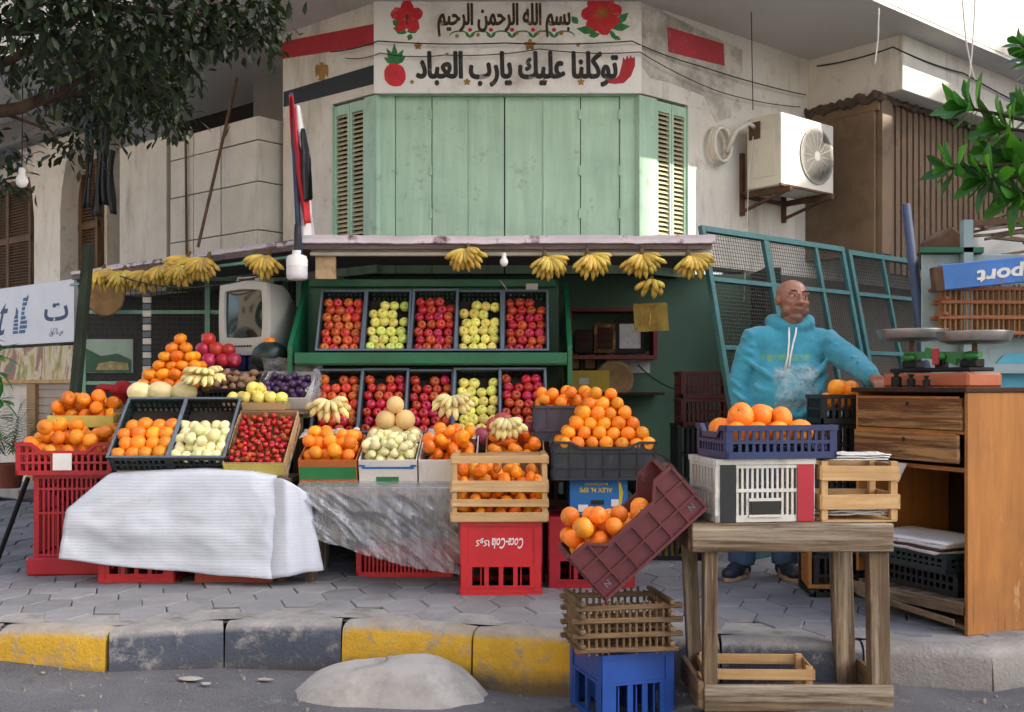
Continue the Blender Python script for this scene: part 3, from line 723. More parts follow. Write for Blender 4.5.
# ground floor inside
mb = MB(); mb.box(-1.9, 2.0, 8.7, 8.9, .15, 2.262); part('shop_wall', mb, M_intgreen)
mb = MB(); lb(mb, 1.0, 4.45, -.25, -.01, .15, 2.25); part('shop_wall', mb, M_dark)  # shade under the canopy is put into the dark wall colour
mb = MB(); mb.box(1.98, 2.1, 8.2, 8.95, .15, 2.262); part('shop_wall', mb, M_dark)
mb = MB(); lb(mb, 4.45, 9, -.25, 0, .15, 1.45); part('side_wall', mb, M_wall)

# shade: unseen block added across the side street, stepped to place its shadow
blk = thing('unseen_light_block', 'plain cream unseen block across the side street, added to shade the shop', 'building', (13, 0, 0))
mb = MB(); mb.box(13, 22, 1.8, 7.3, 0, 19); mb.box(13, 22, 7.301, 30, 0, 10.2); part('wall', mb, M_wall, blk, V((13, 0, 0)))
mb = MB()
for z in range(1, 6):
    for y in range(1, 3): mb.box(12.97, 13.01, y * 2.6, y * 2.6 + 1.2, z * 3 + .2, z * 3 + 1.7)
part('window', mb, M_gap, blk, V((13, 0, 0)))
# unseen block added behind the camera, angled to bounce warm sunlight on the shop
opp = thing('unseen_light_block', 'unseen sunlit block added behind the camera to bounce warm light on the shop', 'building', T(-9.5, -8.5, 0) @ RZ(-45))
MB().box(-15, 15, -8, 0, 0, 17).build('wall', mat('beige_bounce_facade', '#988d7c', .9, .1, 2), opp)
for z in range(1, 6):
    for x in range(-5, 5): MB().box(x * 2.8 + .6, x * 2.8 + 1.8, -.05, .03, z * 3 + .3, z * 3 + 1.8).build('window', M_brown, opp)

# ================================================================ CRATES
def side(mb, A, B, H, style, n, mid, dip, t=.012, rimw=.012):
    A, B = V(A), V(B); d = (B - A); L = d.length; u = d / L; o = V((u.y, -u.x, 0))        # o points outward
    def bx(u0, u1, w0, w1, z0, z1): mb.obox(A + u * u0 + o * w0 + ZU * z0, u * (u1 - u0), o * (w1 - w0), ZU * (z1 - z0))
    def top(x):
        if not dip: return H
        q = x / L
        if q < .16 or q > .84: return H
        if q < .27: return H - dip * (q - .16) / .11
        if q > .73: return H - dip * (.84 - q) / .11
        return H - dip
    if style == 'slot':
        bx(0, L, -t, 0, 0, .028)
        prof = [0, .16 * L, .27 * L, .73 * L, .84 * L, L] if dip else [0, L]
        for a, b in zip(prof, prof[1:]):
            za, zb = top(a), top(b)
            mb.prism([A + u * a + ZU * (za - .022) - o * t, A + u * b + ZU * (zb - .022) - o * t, A + u * b + ZU * zb - o * t, A + u * a + ZU * za - o * t], o * (t + rimw * .6))
        for fz in mid: bx(0, L, -t * .8, .002, H * fz - .007, H * fz + .007)
        bx(0, .03, -t, .001, .028, H - .02); bx(L - .03, L, -t, .001, .028, H - .02)
        k = (L - .06) / n
        for i in range(1, n):
            x = .03 + k * i; bx(x - k * .22, x + k * .22, -t * .7, -.001, .028, top(x) - .02)
    else:
        prof = [0, .16 * L, .27 * L, .73 * L, .84 * L, L] if dip else [0, L]
        pts = [A + ZU * 0, B + ZU * 0] + [A + u * x + ZU * (top(x) - .004) for x in prof[::-1]]
        mb.prism([p - o * .006 for p in pts], o * .005)
        for a, b in zip(prof, prof[1:]):
            za, zb = top(a), top(b)
            mb.prism([A + u * a + ZU * (za - .014) - o * .008, A + u * b + ZU * (zb - .014) - o * .008, A + u * b + ZU * zb - o * .008, A + u * a + ZU * za - o * .008], o * (.008 + rimw))
        bx(0, L, 0, rimw, 0, .012)
        for fz in mid: bx(0, L, 0, rimw * .75, H * fz - .004, H * fz + .004)
        for i in range(n + 1):
            x = L * i / n; x0, x1 = max(0, x - .004), min(L, x + .004); bx(x0, x1, 0, rimw * .85, .005, top(x) - .006)

def crate(name, label, M, W, L, H, m, style='slot', n=(9, 12), mid=(.5,), dip=0, dipl=0, rim=None, liner=None, group=None, cat='crate', lz=.04):
    r = thing(name, label, cat, M, group); a = W / 2
    for nm, A, B, k, dp in (('end_panel', (-a, 0, 0), (a, 0, 0), n[0], dip), ('side_panel', (a, 0, 0), (a, L, 0), n[1], dipl), ('end_panel', (a, L, 0), (-a, L, 0), n[0], dip), ('side_panel', (-a, L, 0), (-a, 0, 0), n[1], dipl)):
        mb = MB(); side(mb, A, B, H, style, k, mid, dp); mb.build(nm, m, r)
    mb = MB()
    if style == 'slot':
        k = 8
        for i in range(k): y = .006 + (L - .012) * i / k; mb.box(-a + .004, a - .004, y, y + (L - .012) / k * .7, .002, .008)
        for x in (-a * .5, 0, a * .5): mb.box(x - .01, x + .01, .008, L - .008, -.001, .0015)
    else: mb.box(-a + .003, a - .003, .003, L - .003, .001, .008)
    mb.build('base', m, r)
    if rim:
        mb = MB(); q = .009
        mb.box(-a - q, a + q, -q, .006, H, H + .008); mb.box(-a - q, a + q, L - .006, L + q, H, H + .008)
        mb.box(-a - q, -a + .006, .0062, L - .0062, H, H + .0075); mb.box(a - .006, a + q, .0062, L - .0062, H, H + .0075)
        mb.build('rim', rim, r, bevel=.002)
    if liner: 
        mb = MB(); mb.grid(lambda u, v: V((-a + .014 + (W - .028) * u, .014 + (L - .028) * v, lz + .008 * noise.noise(V((u * 6, v * 6, W * 9))))), 10, 10); mb.build('liner', liner, r)
    return r

def bottle_crate(name, label, M, W, L, H, m, group=None, nw=4, holes=(.12, .40)):
    r = thing(name, label, 'crate', M, group); a = W / 2; t = .014
    def face(A, B, nn):
        mb = MB(); A, B = V(A), V(B); d = B - A; Ln = d.length; u = d / Ln; o = V((u.y, -u.x, 0))
        def bx(u0, u1, w0, w1, z0, z1): mb.obox(A + u * u0 + o * w0 + ZU * z0, u * (u1 - u0), o * (w1 - w0), ZU * (z1 - z0))
        h0, h1 = holes[0] * H, holes[1] * H
        bx(0, Ln, -t, 0, 0, h0); bx(0, Ln, -t, 0, h1, H - .01)
        bx(.0, Ln, -t, .006, H - .022, H); bx(0, Ln, -t, .006, 0, .02)
        bx(0, Ln, .0005, .005, h1 - .006, h1 + .006); bx(0, Ln, .0005, .005, h0 - .006, h0 + .004)
        bx(0, .06, -t, .004, h0, h1); bx(Ln - .06, Ln, -t, .004, h0, h1)
        bx(0, .035, .0005, .006, .02, H - .02); bx(Ln - .035, Ln, .0005, .006, .02, H - .02)
        sp = (Ln - .12) / nn
        for i in range(1, nn): bx(.06 + sp * i - .012, .06 + sp * i + .012, -t, -.001, h0, h1)
        return mb
    for nm, A, B, k in (('end_panel', (-a, 0, 0), (a, 0, 0), nw), ('side_panel', (a, 0, 0), (a, L, 0), nw - 1), ('end_panel', (a, L, 0), (-a, L, 0), nw), ('side_panel', (-a, L, 0), (-a, 0, 0), nw - 1)):
        face(A, B, k).build(nm, m, r)
    mb = MB(); mb.box(-a + .01, a - .01, .01, L - .01, H - .012, H - .004)
    for i in range(1, 4): mb.box(-a + W * i / 4 - .003, -a + W * i / 4 + .003, .014, L - .014, .03, H - .013)
    mb.build('base', m, r)
    return r

def wooden_crate(name, label, M, W, L, H, slats, group=None, ends=True, th=.008):
    r = thing(name, label, 'wooden crate', M, group); a = W / 2; p = .028
    for x in (-a, a - p):
        for y in (th, L - p - th):
            MB().box(x, x + p, y, y + p, 0, H).build('corner_post', M_cratewoodz, r, bevel=.0015)
    rr = random.Random(len(label))
    for y0, y1 in ((0, th), (L - th, L)):
        mb = MB()
        for z0, z1 in slats: 
            dz = rr.uniform(-.004, .004); mb.obox((-a, y0, z0 + dz), (W, 0, rr.uniform(-.004, .004)), (0, y1 - y0 - .0005, 0), (0, 0, z1 - z0))
        mb.build('side_panel', M_cratewood, r, bevel=.001)
    for x0, x1 in ((-a - th, -a - .0005), (a + .0005, a + th)):
        mb = MB()
        for z0, z1 in slats: mb.box(x0, x1, .001, L - .001, z0, z1)
        mb.build('end_panel', M_cratewoody, r, bevel=.001)
    mb = MB()
    for i in range(5): mb.box(-a + .002, a - .002, th + .002 + (L - 2 * th) * i / 5, th - .006 + (L - 2 * th) * (i + 1) / 5, -.006, -.0005)
    mb.build('base', M_cratewood, r)
    return r

def lattice_crate(name, label, M, W, L, H, nx_, ny_, mz, mx, group=None, top=True):
    r = thing(name, label, 'palm crate', M, group); a = W / 2; rr = random.Random(nx_)
    rails = [.02, .38 * H, .68 * H, H - .018]
    for y, nm in ((.012, 'side_panel'), (L - .012, 'side_panel')):
        mb = MB()
        for i in range(nx_ + 1):
            x = -a + .015 + (W - .03) * i / nx_; mb.tube([(x + rr.uniform(-.003, .003), y, -.005 + rr.uniform(0, .012)), (x + rr.uniform(-.003, .003), y, H + rr.uniform(-.012, .015))], .006, 6)
        o = mb.build(nm, mz, r); mb = MB()
        for z in rails:
            e = rr.uniform(.01, .04); mb.obox((-a - e, y - .013, z - .011), (W + e + rr.uniform(.01, .04), 0, rr.uniform(-.006, .006)), (0, .026, 0), (0, 0, .021))
        mb.build('rail', mx, o, bevel=.004)
    for x in (-a + .012, a - .012):
        mb = MB()
        for i in range(1, ny_): 
            y = .012 + (L - .024) * i / ny_; mb.tube([(x, y, -.005), (x, y, H + rr.uniform(-.01, .012))], .006, 6)
        o = mb.build('end_panel', mz, r); mb = MB()
        for z in rails: mb.obox((x - .012, -.02, z + .010), (.024, 0, 0), (0, L + .04, 0), (0, 0, .018))
        mb.build('rail', mx, o, bevel=.004)
    mb = MB()
    for z in ([.014, H * .5] if top else [.014]):
        for i in range(9): 
            y = .03 + (L - .06) * i / 8; mb.bar((-a, y, z), (a, y, z + rr.uniform(-.004, .004)), .015, .008)
    mb.build('base', mx, r)
    return r

def card_box(name, label, M, W, L, H, m, band=None, bandz=(.25, .7), group=None, fill=.5, flare=0):
    r = thing(name, label, 'box', M, group); a = W / 2; t = .006
    for nm, x0, x1, y0, y1, in (('front_panel', -a, a, 0, t), ('back_panel', -a, a, L - t, L), ('side_panel', -a, -a + t, t + .0005, L - t - .0005), ('side_panel', a - t, a, t + .0005, L - t - .0005)):
        h = H if nm != 'back_panel' else H * 1.02
        o = MB().box(x0, x1, y0, y1, 0, h).build(nm, m, r, bevel=.0015)
        if nm == 'front_panel' and band:
            MB().box(-a + .004, a - .004, -.0025, .0, H * bandz[0], H * bandz[1]).build('printed_band', band, o)
    MB().box(-a + t, a - t, t, L - t, .001, .008).build('base', m, r)
    return r

# ================================================================ FRUIT
def ico(sub, fn, name, m):
    bm = bmesh.new(); bmesh.ops.create_icosphere(bm, subdivisions=sub, radius=1)
    for v in bm.verts: v.co = fn(v.co.copy())
    me = bpy.data.meshes.new(name); bm.to_mesh(me); bm.free(); me.materials.append(m)
    me.polygons.foreach_set('use_smooth', [True] * len(me.polygons)); return me
def f_orange(p):
    k = 1 + .02 * noise.noise(p * 2.2); d = max(0, p.z - .9) * 1.3 + max(0, -p.z - .93) * .8
    return V((p.x * k, p.y * k, (p.z - (d if p.z > 0 else -d)) * .94))
def f_mand(p):
    k = 1 + .035 * noise.noise(p * 2.5); d = max(0, abs(p.z) - .8) * .9
    return V((p.x * k, p.y * k, (abs(p.z) - d) * (1 if p.z > 0 else -1) * .8))
def f_apple(p):
    rxy = math.hypot(p.x, p.y); k = 1 + .03 * noise.noise(p * 1.8); z = p.z
    if z > 0: z -= .42 * math.exp(-(rxy / .32) ** 2); k *= 1.02
    else: z += .22 * math.exp(-(rxy / .3) ** 2); k *= 1 - .10 * (-p.z) ** 1.5
    return V((p.x * k, p.y * k, z * .95))
def f_guava(p):
    k = 1 + .04 * noise.noise(p * 2.4); 
    if p.z > 0: k *= 1 - .36 * p.z ** 1.3
    return V((p.x * k, p.y * k, p.z * (1.22 if p.z > 0 else .95)))
def f_straw(p):
    k = (1 - .45 * max(0, -p.z)) * (1 + .06 * noise.noise(p * 2.5)); return V((p.x * k, p.y * k, p.z * 1.2 if p.z < 0 else p.z * .75))
def f_melon(p):
    k = 1 + .02 * noise.noise(p * 1.6); return V((p.x * k, p.y * k, p.z * .97))
def f_pom(p):
    k = 1 + .05 * noise.noise(p * 2.0); rxy = math.hypot(p.x, p.y); z = p.z * .92
    if p.z > .8 and rxy < .35: z += .22 * (1 - (rxy / .35 - .6) ** 2 * 2) * (rxy < .33)
    return V((p.x * k, p.y * k, z))
def f_long(p):
    k = 1 + .05 * noise.noise(p * 2.0); return V((p.x * k * .92, p.y * k * .9, p.z * 1.18))
ME = {'orange': ico(4, f_orange, 'orange', M_orange), 'mandarin': ico(4, f_mand, 'mandarin', M_mandarin), 'red_apple': ico(4, f_apple, 'red_apple', M_redapple),
      'dark_red_apple': ico(4, f_apple, 'dark_red_apple', M_darkapple), 'yellow_apple': ico(4, f_apple, 'yellow_apple', M_yellowapple), 'green_apple': ico(4, f_apple, 'green_apple', M_greenapple),
      'guava': ico(4, f_guava, 'guava', M_guava), 'plum': ico(3, f_melon, 'plum', M_plum), 'pomegranate': ico(4, f_pom, 'pomegranate', M_pom),
      'mango': ico(4, f_long, 'mango', M_mango), 'date': ico(3, f_long, 'date', M_date), 'melon': ico(5, f_melon, 'melon', M_melon), 'pale_melon': ico(5, f_long, 'pale_melon', M_palemelon)}
# strawberry with its green cap in one mesh
bm = bmesh.new(); bmesh.ops.create_icosphere(bm, subdivisions=3, radius=1)
for v in bm.verts: v.co = f_straw(v.co.copy())
for k in range(6):
    a = k * math.pi / 3; q = [bm.verts.new((math.cos(a + d) * r_, math.sin(a + d) * r_, z)) for d, r_, z in ((-.35, .3, .78), (0, .95, .62), (.35, .3, .78), (0, .1, .85))]
    f = bm.faces.new((q[0], q[1], q[2])); f.material_index = 1; f = bm.faces.new((q[0], q[2], q[3])); f.material_index = 1
me = bpy.data.meshes.new('strawberry'); bm.to_mesh(me); bm.free(); me.materials.append(M_straw); me.materials.append(M_leafstar)
for p in me.polygons: p.use_smooth = p.material_index == 0
ME['strawberry'] = me

def with_stem(me, m, h, r):
    bm = bmesh.new(); bm.from_mesh(me); n = 6; vs = []
    for k, (rr_, z, dx) in enumerate(((r, h - .3, 0), (r * .8, h - .1, .02), (r * .9, h, .05))):
        vs.append([bm.verts.new((rr_ * math.cos(q * math.pi / 3) + dx, rr_ * math.sin(q * math.pi / 3), z)) for q in range(n)])
    for a, b in zip(vs, vs[1:]):
        for q in range(n): f = bm.faces.new((a[q], a[(q + 1) % n], b[(q + 1) % n], b[q])); f.material_index = 1
    f = bm.faces.new(vs[-1]); f.material_index = 1
    bm.to_mesh(me); bm.free(); me.materials.append(m)
for k in ('red_apple', 'dark_red_apple', 'yellow_apple', 'green_apple'): with_stem(ME[k], M_stem, .92, .045)
for k, h in (('orange', .86), ('mandarin', .745)): with_stem(ME[k], mat('green_calyx', '#5d6a34', .8, .2), h, .10)

rf = random.Random(21)
def put(kind, M, pts, r, label, cat, group=None, squash=True, upright=None):
    out = []
    for p in pts:
        e = Euler((rf.uniform(-3, 3), rf.uniform(-3, 3), rf.uniform(0, 6.28))) if upright is None else Euler((rf.uniform(-upright, upright), rf.uniform(-upright, upright), rf.uniform(0, 6.28)))
        o = bpy.data.objects.new(kind, ME[kind]); COL.objects.link(o)
        k = r * rf.uniform(.9, 1.06)
        o.matrix_world = M @ T(p) @ e.to_matrix().to_4x4() @ Matrix.Scale(k, 4)
        tag(o, label, cat, group); out.append(o)
    return out
def pack(x0, x1, y0, y1, r, n, bias=(0, 0), floor=0, seed=1, cand=260, central=0, start=None, jit=1.0):
    rr = random.Random(seed); S = list(start or []); out = []
    for _ in range(n):
        best = None
        for _c in range(cand):
            x, y = rr.uniform(x0 + r, x1 - r), rr.uniform(y0 + r, y1 - r); z = floor + r
            for (a, b, c) in S:
                d2 = (x - a) ** 2 + (y - b) ** 2
                if d2 < 4 * r * r: z = max(z, c + math.sqrt(4 * r * r - d2))
            s = z + bias[0] * x + bias[1] * y + central * math.hypot(x - (x0 + x1) / 2, (y - (y0 + y1) / 2))
            if best is None or s < best[0]: best = (s, (x, y, z))
        S.append(best[1]); out.append(best[1])
    return out
def rows(W, r, ncol, nrow, y0, z, seed=0, step=1.8, jit=.004, skip=()):
    rr = random.Random(seed); o = []; pitch = (W - 2 * r) / (ncol - 1)
    for j in range(nrow):
        for i in range(ncol):
            if (j, i) in skip: continue
            x = -W / 2 + r + pitch * i + (pitch * .18 if j % 2 else -pitch * .18) * .7
            o.append((x + rr.uniform(-jit, jit), y0 + r + j * r * step + rr.uniform(-jit, jit), z + r + rr.uniform(0, jit * 2.5)))
    return o
def frame(px, py, Y, H, th, rz=0, W=0):
    "crate matrix with the middle of its FRONT TOP rim at pixel (px,py), depth Y, tilted back by th degrees"
    return T(at(px, py, Y)) @ RZ(rz) @ RX(th) @ T(0, 0, -H)

# bananas: a hand of them hangs from its stem
def banana_hand(name, label, M, group, m, n=13, spread=62, lng=.155, rows_=2, fat=1.0, curl=1.0, seed=0, lie=False):
    r = thing(name, label, 'bananas', M, group); rr = random.Random(seed); k_ = 0
    for row in range(rows_):
        q = n // rows_ + (row == 0)
        for i in range(q):
            f = (i + .5 * (row % 2)) / max(1, q - 1) * 2 - 1; ph = R(spread * f + rr.uniform(-3, 3)); ti = R(18 + 26 * row + rr.uniform(-4, 4))
            d = V((math.sin(ph) * math.cos(ti * .6), -math.sin(ti), -math.cos(ph) * math.cos(ti))); d.normalize()
            nb = (V((0, -1, 0)) - d * V((0, -1, 0)).dot(d)).normalized(); nb = (nb + V((math.sin(ph) * .5, 0, 0))).normalized()
            L_ = lng * rr.uniform(.9, 1.08); pts = []; rad = []
            for s in range(8):
                u = s / 7; pts.append(d * L_ * u + nb * (.06 * curl * math.sin(math.pi * min(1, u * .9))) + V((0, .012 * (row == 0), 0)))
                rad.append(.0195 * fat * (.4 + .6 * min(1, u * 3.5)) * (1 if u < .82 else (1 - ((u - .82) / .18) ** 2 * .72)))
            MB().tube(pts, rad, 7).build('banana', m, r, smooth=True)
    mb = MB(); mb.tube([(0, .012, -.02), (0, .006, .02), (.004, .004, .05)], [.026, .018, .011], 8); mb.build('stem', M_stem, r, smooth=True)
    return r

# ---------------------------------------------------------------- green rack with ten crates of apples
rk = thing('display_rack', 'dark green wooden rack with two stepped shelves holding the ten apple crates', 'rack', (-.55, 7.4, PAVE)); ro = V((-.55, 7.4, PAVE))
MB().box(-1.44, .33, 7.42, 7.45, .2, 2.075).build('back_panel', M_rackgreen, rk, org=ro)
MB().box(-1.42, .31, 7.36, 7.43, 2.03, 2.085).build('top_rail', M_rackgreen, rk, org=ro, bevel=.004)
for y0, z, x0, x1 in ((6.86, 1.49, -1.42, .36), (6.60, .955, -1.45, .36)):
    MB().box(x0, x1, y0 + .02, 7.42, z - .02, z + .008).build('shelf', M_rackgreen, rk, org=ro)
    MB().box(x0, x1, y0, y0 + .018, z - .012, z + .062).build('shelf_lip', M_rackgreen, rk, org=ro, bevel=.003)
for x in (-1.47, .365):
    mb = MB(); mb.prism([(x, 6.62, .2), (x, 6.62, 1.06), (x, 6.88, 1.10), (x, 6.88, 1.60), (x, 7.45, 2.08), (x, 7.45, .2)], (.03, 0, 0)); mb.build('side_board', M_rackgreen, rk, org=ro)
RCOL1 = ['red_apple', 'green_apple', 'dark_red_apple', 'yellow_apple', 'dark_red_apple']
RCOL2 = ['red_apple', 'dark_red_apple', 'dark_red_apple', 'yellow_apple', 'dark_red_apple']
word = {'red_apple': 'red and orange apples', 'green_apple': 'greenish yellow apples', 'dark_red_apple': 'dark red apples', 'yellow_apple': 'yellow apples'}
one = {'red_apple': 'shiny red apple', 'green_apple': 'greenish yellow apple', 'dark_red_apple': 'dark red apple', 'yellow_apple': 'yellow apple'}
ordn = ['far left', 'second from left', 'middle', 'second from right', 'far right']
for sh, (cols, pxs_, py, Y, L_, th) in enumerate(((RCOL1, (338.5, 385.5, 432.5, 479, 525.5), 350, 6.95, .48, 60), (RCOL2, (333.5, 381, 428.5, 476.5, 523.5), 432, 6.68, .46, 60))):
    for i, kd in enumerate(cols):
        M = frame(pxs_[i], py, Y, .13, th + rf.uniform(-1.5, 1.5), rf.uniform(-1.2, 1.2)); sn = ('upper', 'lower')[sh]
        crate('fruit_crate', 'black slotted crate of %s, %s on %s rack shelf' % (word[kd], ordn[i], sn), M, .295, L_, .13, M_black if (i + sh) % 2 else M_blackg, n=(8, 11), mid=(.55,), rim=M_rim, liner=M_dark, group='apple crates on the green rack', lz=.035)
        nc = 4; r = .0345 if kd not in ('yellow_apple', 'green_apple') else .0365
        if kd in ('yellow_apple', 'green_apple'): P = rows(.27, r, 4, 6, .012, .035, i + sh * 7, 1.86, .006, skip=((5, 0), (4, 3)) if sh == 0 else ((5, 2),)) 
        else: P = rows(.27, r, 4, 7, .012, .035, i + sh * 7, 1.78, .004, skip=((6, 1),) if sh else ((6, 3),) if i else ())
        put(kd, M, P, r, '%s lying in the %s crate on the %s rack shelf' % (one[kd], ordn[i], sn), 'apple', 'apples in the %s %s rack crate' % (sn, ordn[i]), upright=.5)

# ---------------------------------------------------------------- tables under the fruit
def table(name, label, x0, x1, y0, y1, z, slope=None):
    t = thing(name, label, 'table', ((x0 + x1) / 2, (y0 + y1) / 2, PAVE)); o = V(((x0 + x1) / 2, (y0 + y1) / 2, PAVE))
    MB().box(x0, x1, y0, y1, z - .03, z).build('tabletop', M_oldx, t, org=o)
    for x in (x0 + .03, x1 - .08):
        for y in (y0 + .03, y1 - .08): MB().box(x, x + .05, y, y + .05, PAVE, z - .03).build('leg', M_oldz, t, org=o)
    if slope:
        a, b, zz0, th = slope; L_ = .5
        mb = MB(); mb.obox((a, y0, zz0), (b - a, 0, 0), (0, L_ * math.cos(R(th)), L_ * math.sin(R(th))), (0, 0, -.02)); mb.build('sloped_board', M_oldx, t, org=o)
    return t
table('display_table', 'wooden table mostly hidden under the white ribbed sheet', -2.30, -1.28, 6.03, 6.42, .80, (-2.28, -1.29, .815, 41))
table('display_table', 'wooden table behind the clear plastic sheet in the middle of the stall', -1.22, -.05, 6.02, 6.40, .735, (-1.2, -.06, .752, 20))
table('display_table', 'high wooden shelf table behind the slanted guava and strawberry boxes', -2.45, -1.27, 6.45, 6.95, 1.19)
table('display_table', 'narrow wooden ledge table under the melons and bananas before the green rack', -1.22, .1, 6.41, 6.58, .965)
table('display_table', 'tall dark table carrying the old television and the watermelon', -2.10, -1.44, 6.98, 7.55, 1.43)

# ---------------------------------------------------------------- left display
M = frame(138, 457, 5.99, .13, 42, 1); lab = 'green black slotted crate of oranges slanted on the white sheeted table'
crate('fruit_crate', lab, M, .345, .49, .13, M_blackg, n=(9, 12), mid=(.5,), rim=M_rim, liner=M_dark)
put('orange', M, rows(.33, .045, 4, 4, .005, .05, 3, 1.72, .008), .045, 'orange in the slanted crate beside the pale guavas', 'orange', 'oranges in the slanted left crate')
M = frame(195, 457, 5.99, .13, 42, 0)
crate('fruit_crate', 'black slotted crate of pale guavas slanted on the white sheeted table', M, .325, .49, .13, M_black, n=(9, 12), mid=(.5,), rim=M_rim, liner=M_dark)
put('guava', M, rows(.31, .036, 5, 5, .005, .055, 8, 1.7, .008) + [(-.05, .12, .155), (.02, .10, .155), (.08, .16, .15), (-.02, .2, .15)], .036, 'pale yellow guava in the slanted black crate', 'guava', 'guavas in the slanted crate')
M = frame(253, 463, 5.99, .12, 38, -1)
card_box('fruit_box', 'slanted cardboard box full of strawberries at the right end of the white sheet', M, .355, .47, .12, M_card, M_cardy, (.05, .95))
put('strawberry', M, pack(-.165, .165, .01, .46, .0185, 150, bias=(0, .02), floor=.055, seed=4, cand=60), .0185, 'red strawberry in the slanted cardboard box', 'strawberry', 'strawberries in the box')
# red crates at the far left
M = T(at(68, 475, 6.30).x, 6.24, .802) @ RZ(2)
crate('fruit_crate', 'red crate with a dipped rim, piled with oranges at the left end of the stall', M, .565, .36, .195, M_redc, n=(14, 9), mid=(.38, .66), dip=.05, liner=M_dark, lz=.07)
mb = MB(); mb.box(-.06, .05, -.0115, -.0075, .03, .13)
put('orange', M, pack(-.275, .275, .01, .35, .05, 30, floor=.085, seed=5, cand=400, central=.10), .047, 'orange heaped on the dipped red crate at the left end', 'orange', 'oranges on the left red crate')
lo = mb.build('label_patch', M_whitep, [o for o in bpy.data.objects if o.get('label', '').startswith('red crate with a dipped')][0])
M = T(at(68, 575, 6.29).x + .01, 6.29, PAVE) @ RZ(3)
r_ = crate('stacked_crate', 'tall red slotted crate standing beside the white sheet under the orange crate', M, .42, .36, .60, M_redc, n=(13, 10), mid=(.2, .62, .86))
MB().box(-.245, .225, -.035, .0, .0, .11).build('base_rim', M_redc, r_, bevel=.012)
for cx_, wid, z1, lb_, gp, m_ in ((135, .43, .105, 'red crate base peeping out below the left of the white sheet', None, M_redc2), (233, .44, .10, 'orange red crate base under the right part of the white sheet', None, mat('faded_red_plastic', '#b0432f', .5, .15, 4, dirt=('#8a5a4a', .58, .8, 8)))):
    bottle_crate('stacked_crate', lb_, T(at(cx_, 583, 6.03).x, 6.05, PAVE), wid, .33, .38, m_, nw=4)
mb = MB(); mb.tube([at(28, 478, 6.6), (at(25, 524, 8).x + .42, 6.7, PAVE)], .016, 8); mb.tube([at(34, 478, 6.4), (-2.35, 6.9, PAVE)], .014, 6); mb.tube([at(96, 478, 6.6), (-2.0, 6.9, PAVE)], .014, 6); mb.box(-2.95, -2.45, 6.52, 6.6, .77, .80)
s_ = mb
t_ = thing('metal_stand', 'thin black metal stand with slanted leg behind the left red crates', 'stand', (-2.7, 6.6, PAVE)); s_.build('frame', M_iron, t_, org=V((-2.7, 6.6, PAVE)))
# mandarins in the yellow box on black crates
M = T(at(86, 426, 6.68).x - .03, 6.66, 1.07)
for z in (.2, .635): crate('stacked_crate', 'black crate hidden behind the red ones, %s of a stack of two' % ('bottom' if z < .5 else 'top'), T(M.translation.x, 6.66, z), .42, .34, .42, M_black, n=(10, 9))
card_box('fruit_box', 'shallow yellow green carton holding mandarins behind the left orange crate', M, .42, .34, .075, M_cardy)
put('mandarin', M, pack(-.23, .23, .005, .33, .046, 26, floor=.03, seed=8, cand=300, central=.1), .046, 'mandarin heaped in the yellow green carton at far left', 'mandarin', 'mandarins in the yellow carton')

# on the high shelf table
for i, px in enumerate((140, 160, 184)):
    put('pale_melon', T(at(px, 392, 6.53)), [(0, 0, 0)], .075, 'pale yellow melon lying behind the slanted crates, %s of three' % ('leftmost', 'middle one', 'rightmost')[i], 'melon')[0].rotation_euler = (R(90), 0, R(80))
banana_hand('banana_bunch', 'pale bananas lying behind the guava crate', T(at(206, 386, 6.52)) @ RX(-68), 'bananas lying on the stall', M_bananapale, n=14, spread=70, seed=3)
M = T(at(172, 396, 6.8).x, 6.68, 1.192)
crate('stacked_crate', 'black crate under the tall mandarin pyramid', M, .46, .25, .11, M_black, n=(10, 6))
pyr = []
mr = .044
for lay, (nx_, ny_) in enumerate(((6, 3), (5, 3), (4, 2), (3, 2), (2, 1), (1, 1))):
    for i in range(nx_):
        for j in range(ny_): pyr.append(((i - (nx_ - 1) / 2) * mr * 1.85 + rf.uniform(-.006, .006), .115 + (j - (ny_ - 1) / 2) * mr * 1.8 + rf.uniform(-.006, .006), .12 + mr * .85 + lay * mr * 1.32))
put('mandarin', M @ T(.05, 0, 0), pyr, mr, 'mandarin in the tall pyramid before the television', 'mandarin', 'mandarins in the pyramid', upright=.6)
M = frame(228, 389, 6.66, .12, 22, 0)
crate('fruit_crate', 'black crate holding small brown fruit beside the mandarin pyramid', M, .31, .26, .12, M_black, n=(9, 7), liner=M_dark, lz=.05)
put('date', M, pack(-.15, .15, .01, .25, .024, 44, floor=.07, seed=3, cand=80), .024, 'small round brown fruit in the black crate', 'brown fruit', 'brown fruit in the black crate')
M = T(at(208, 368, 6.98).x, 6.99, 1.19)
crate('stacked_crate', 'black crate under the red pomegranates', M, .36, .2, .26, M_black, n=(9, 6), mid=(.35, .7))
put('pomegranate', M @ T(0, 0, .265), [(-.1, .05, .05), (-.01, .04, .05), (.08, .05, .05), (.15, .06, .05), (-.055, .06, .125), (.035, .06, .125), (.115, .07, .12), (-.02, .07, .19), (-.12, .13, .06), (.0, .14, .1)], .052, 'red pomegranate heaped behind the mandarin pyramid', 'pomegranate', 'pomegranates before the television')
M = T(at(254, 408, 6.45).x, 6.42, 1.185)
card_box('fruit_box', 'low carton of lemon yellow fruit behind the strawberries', M, .38, .2, .045, M_card)
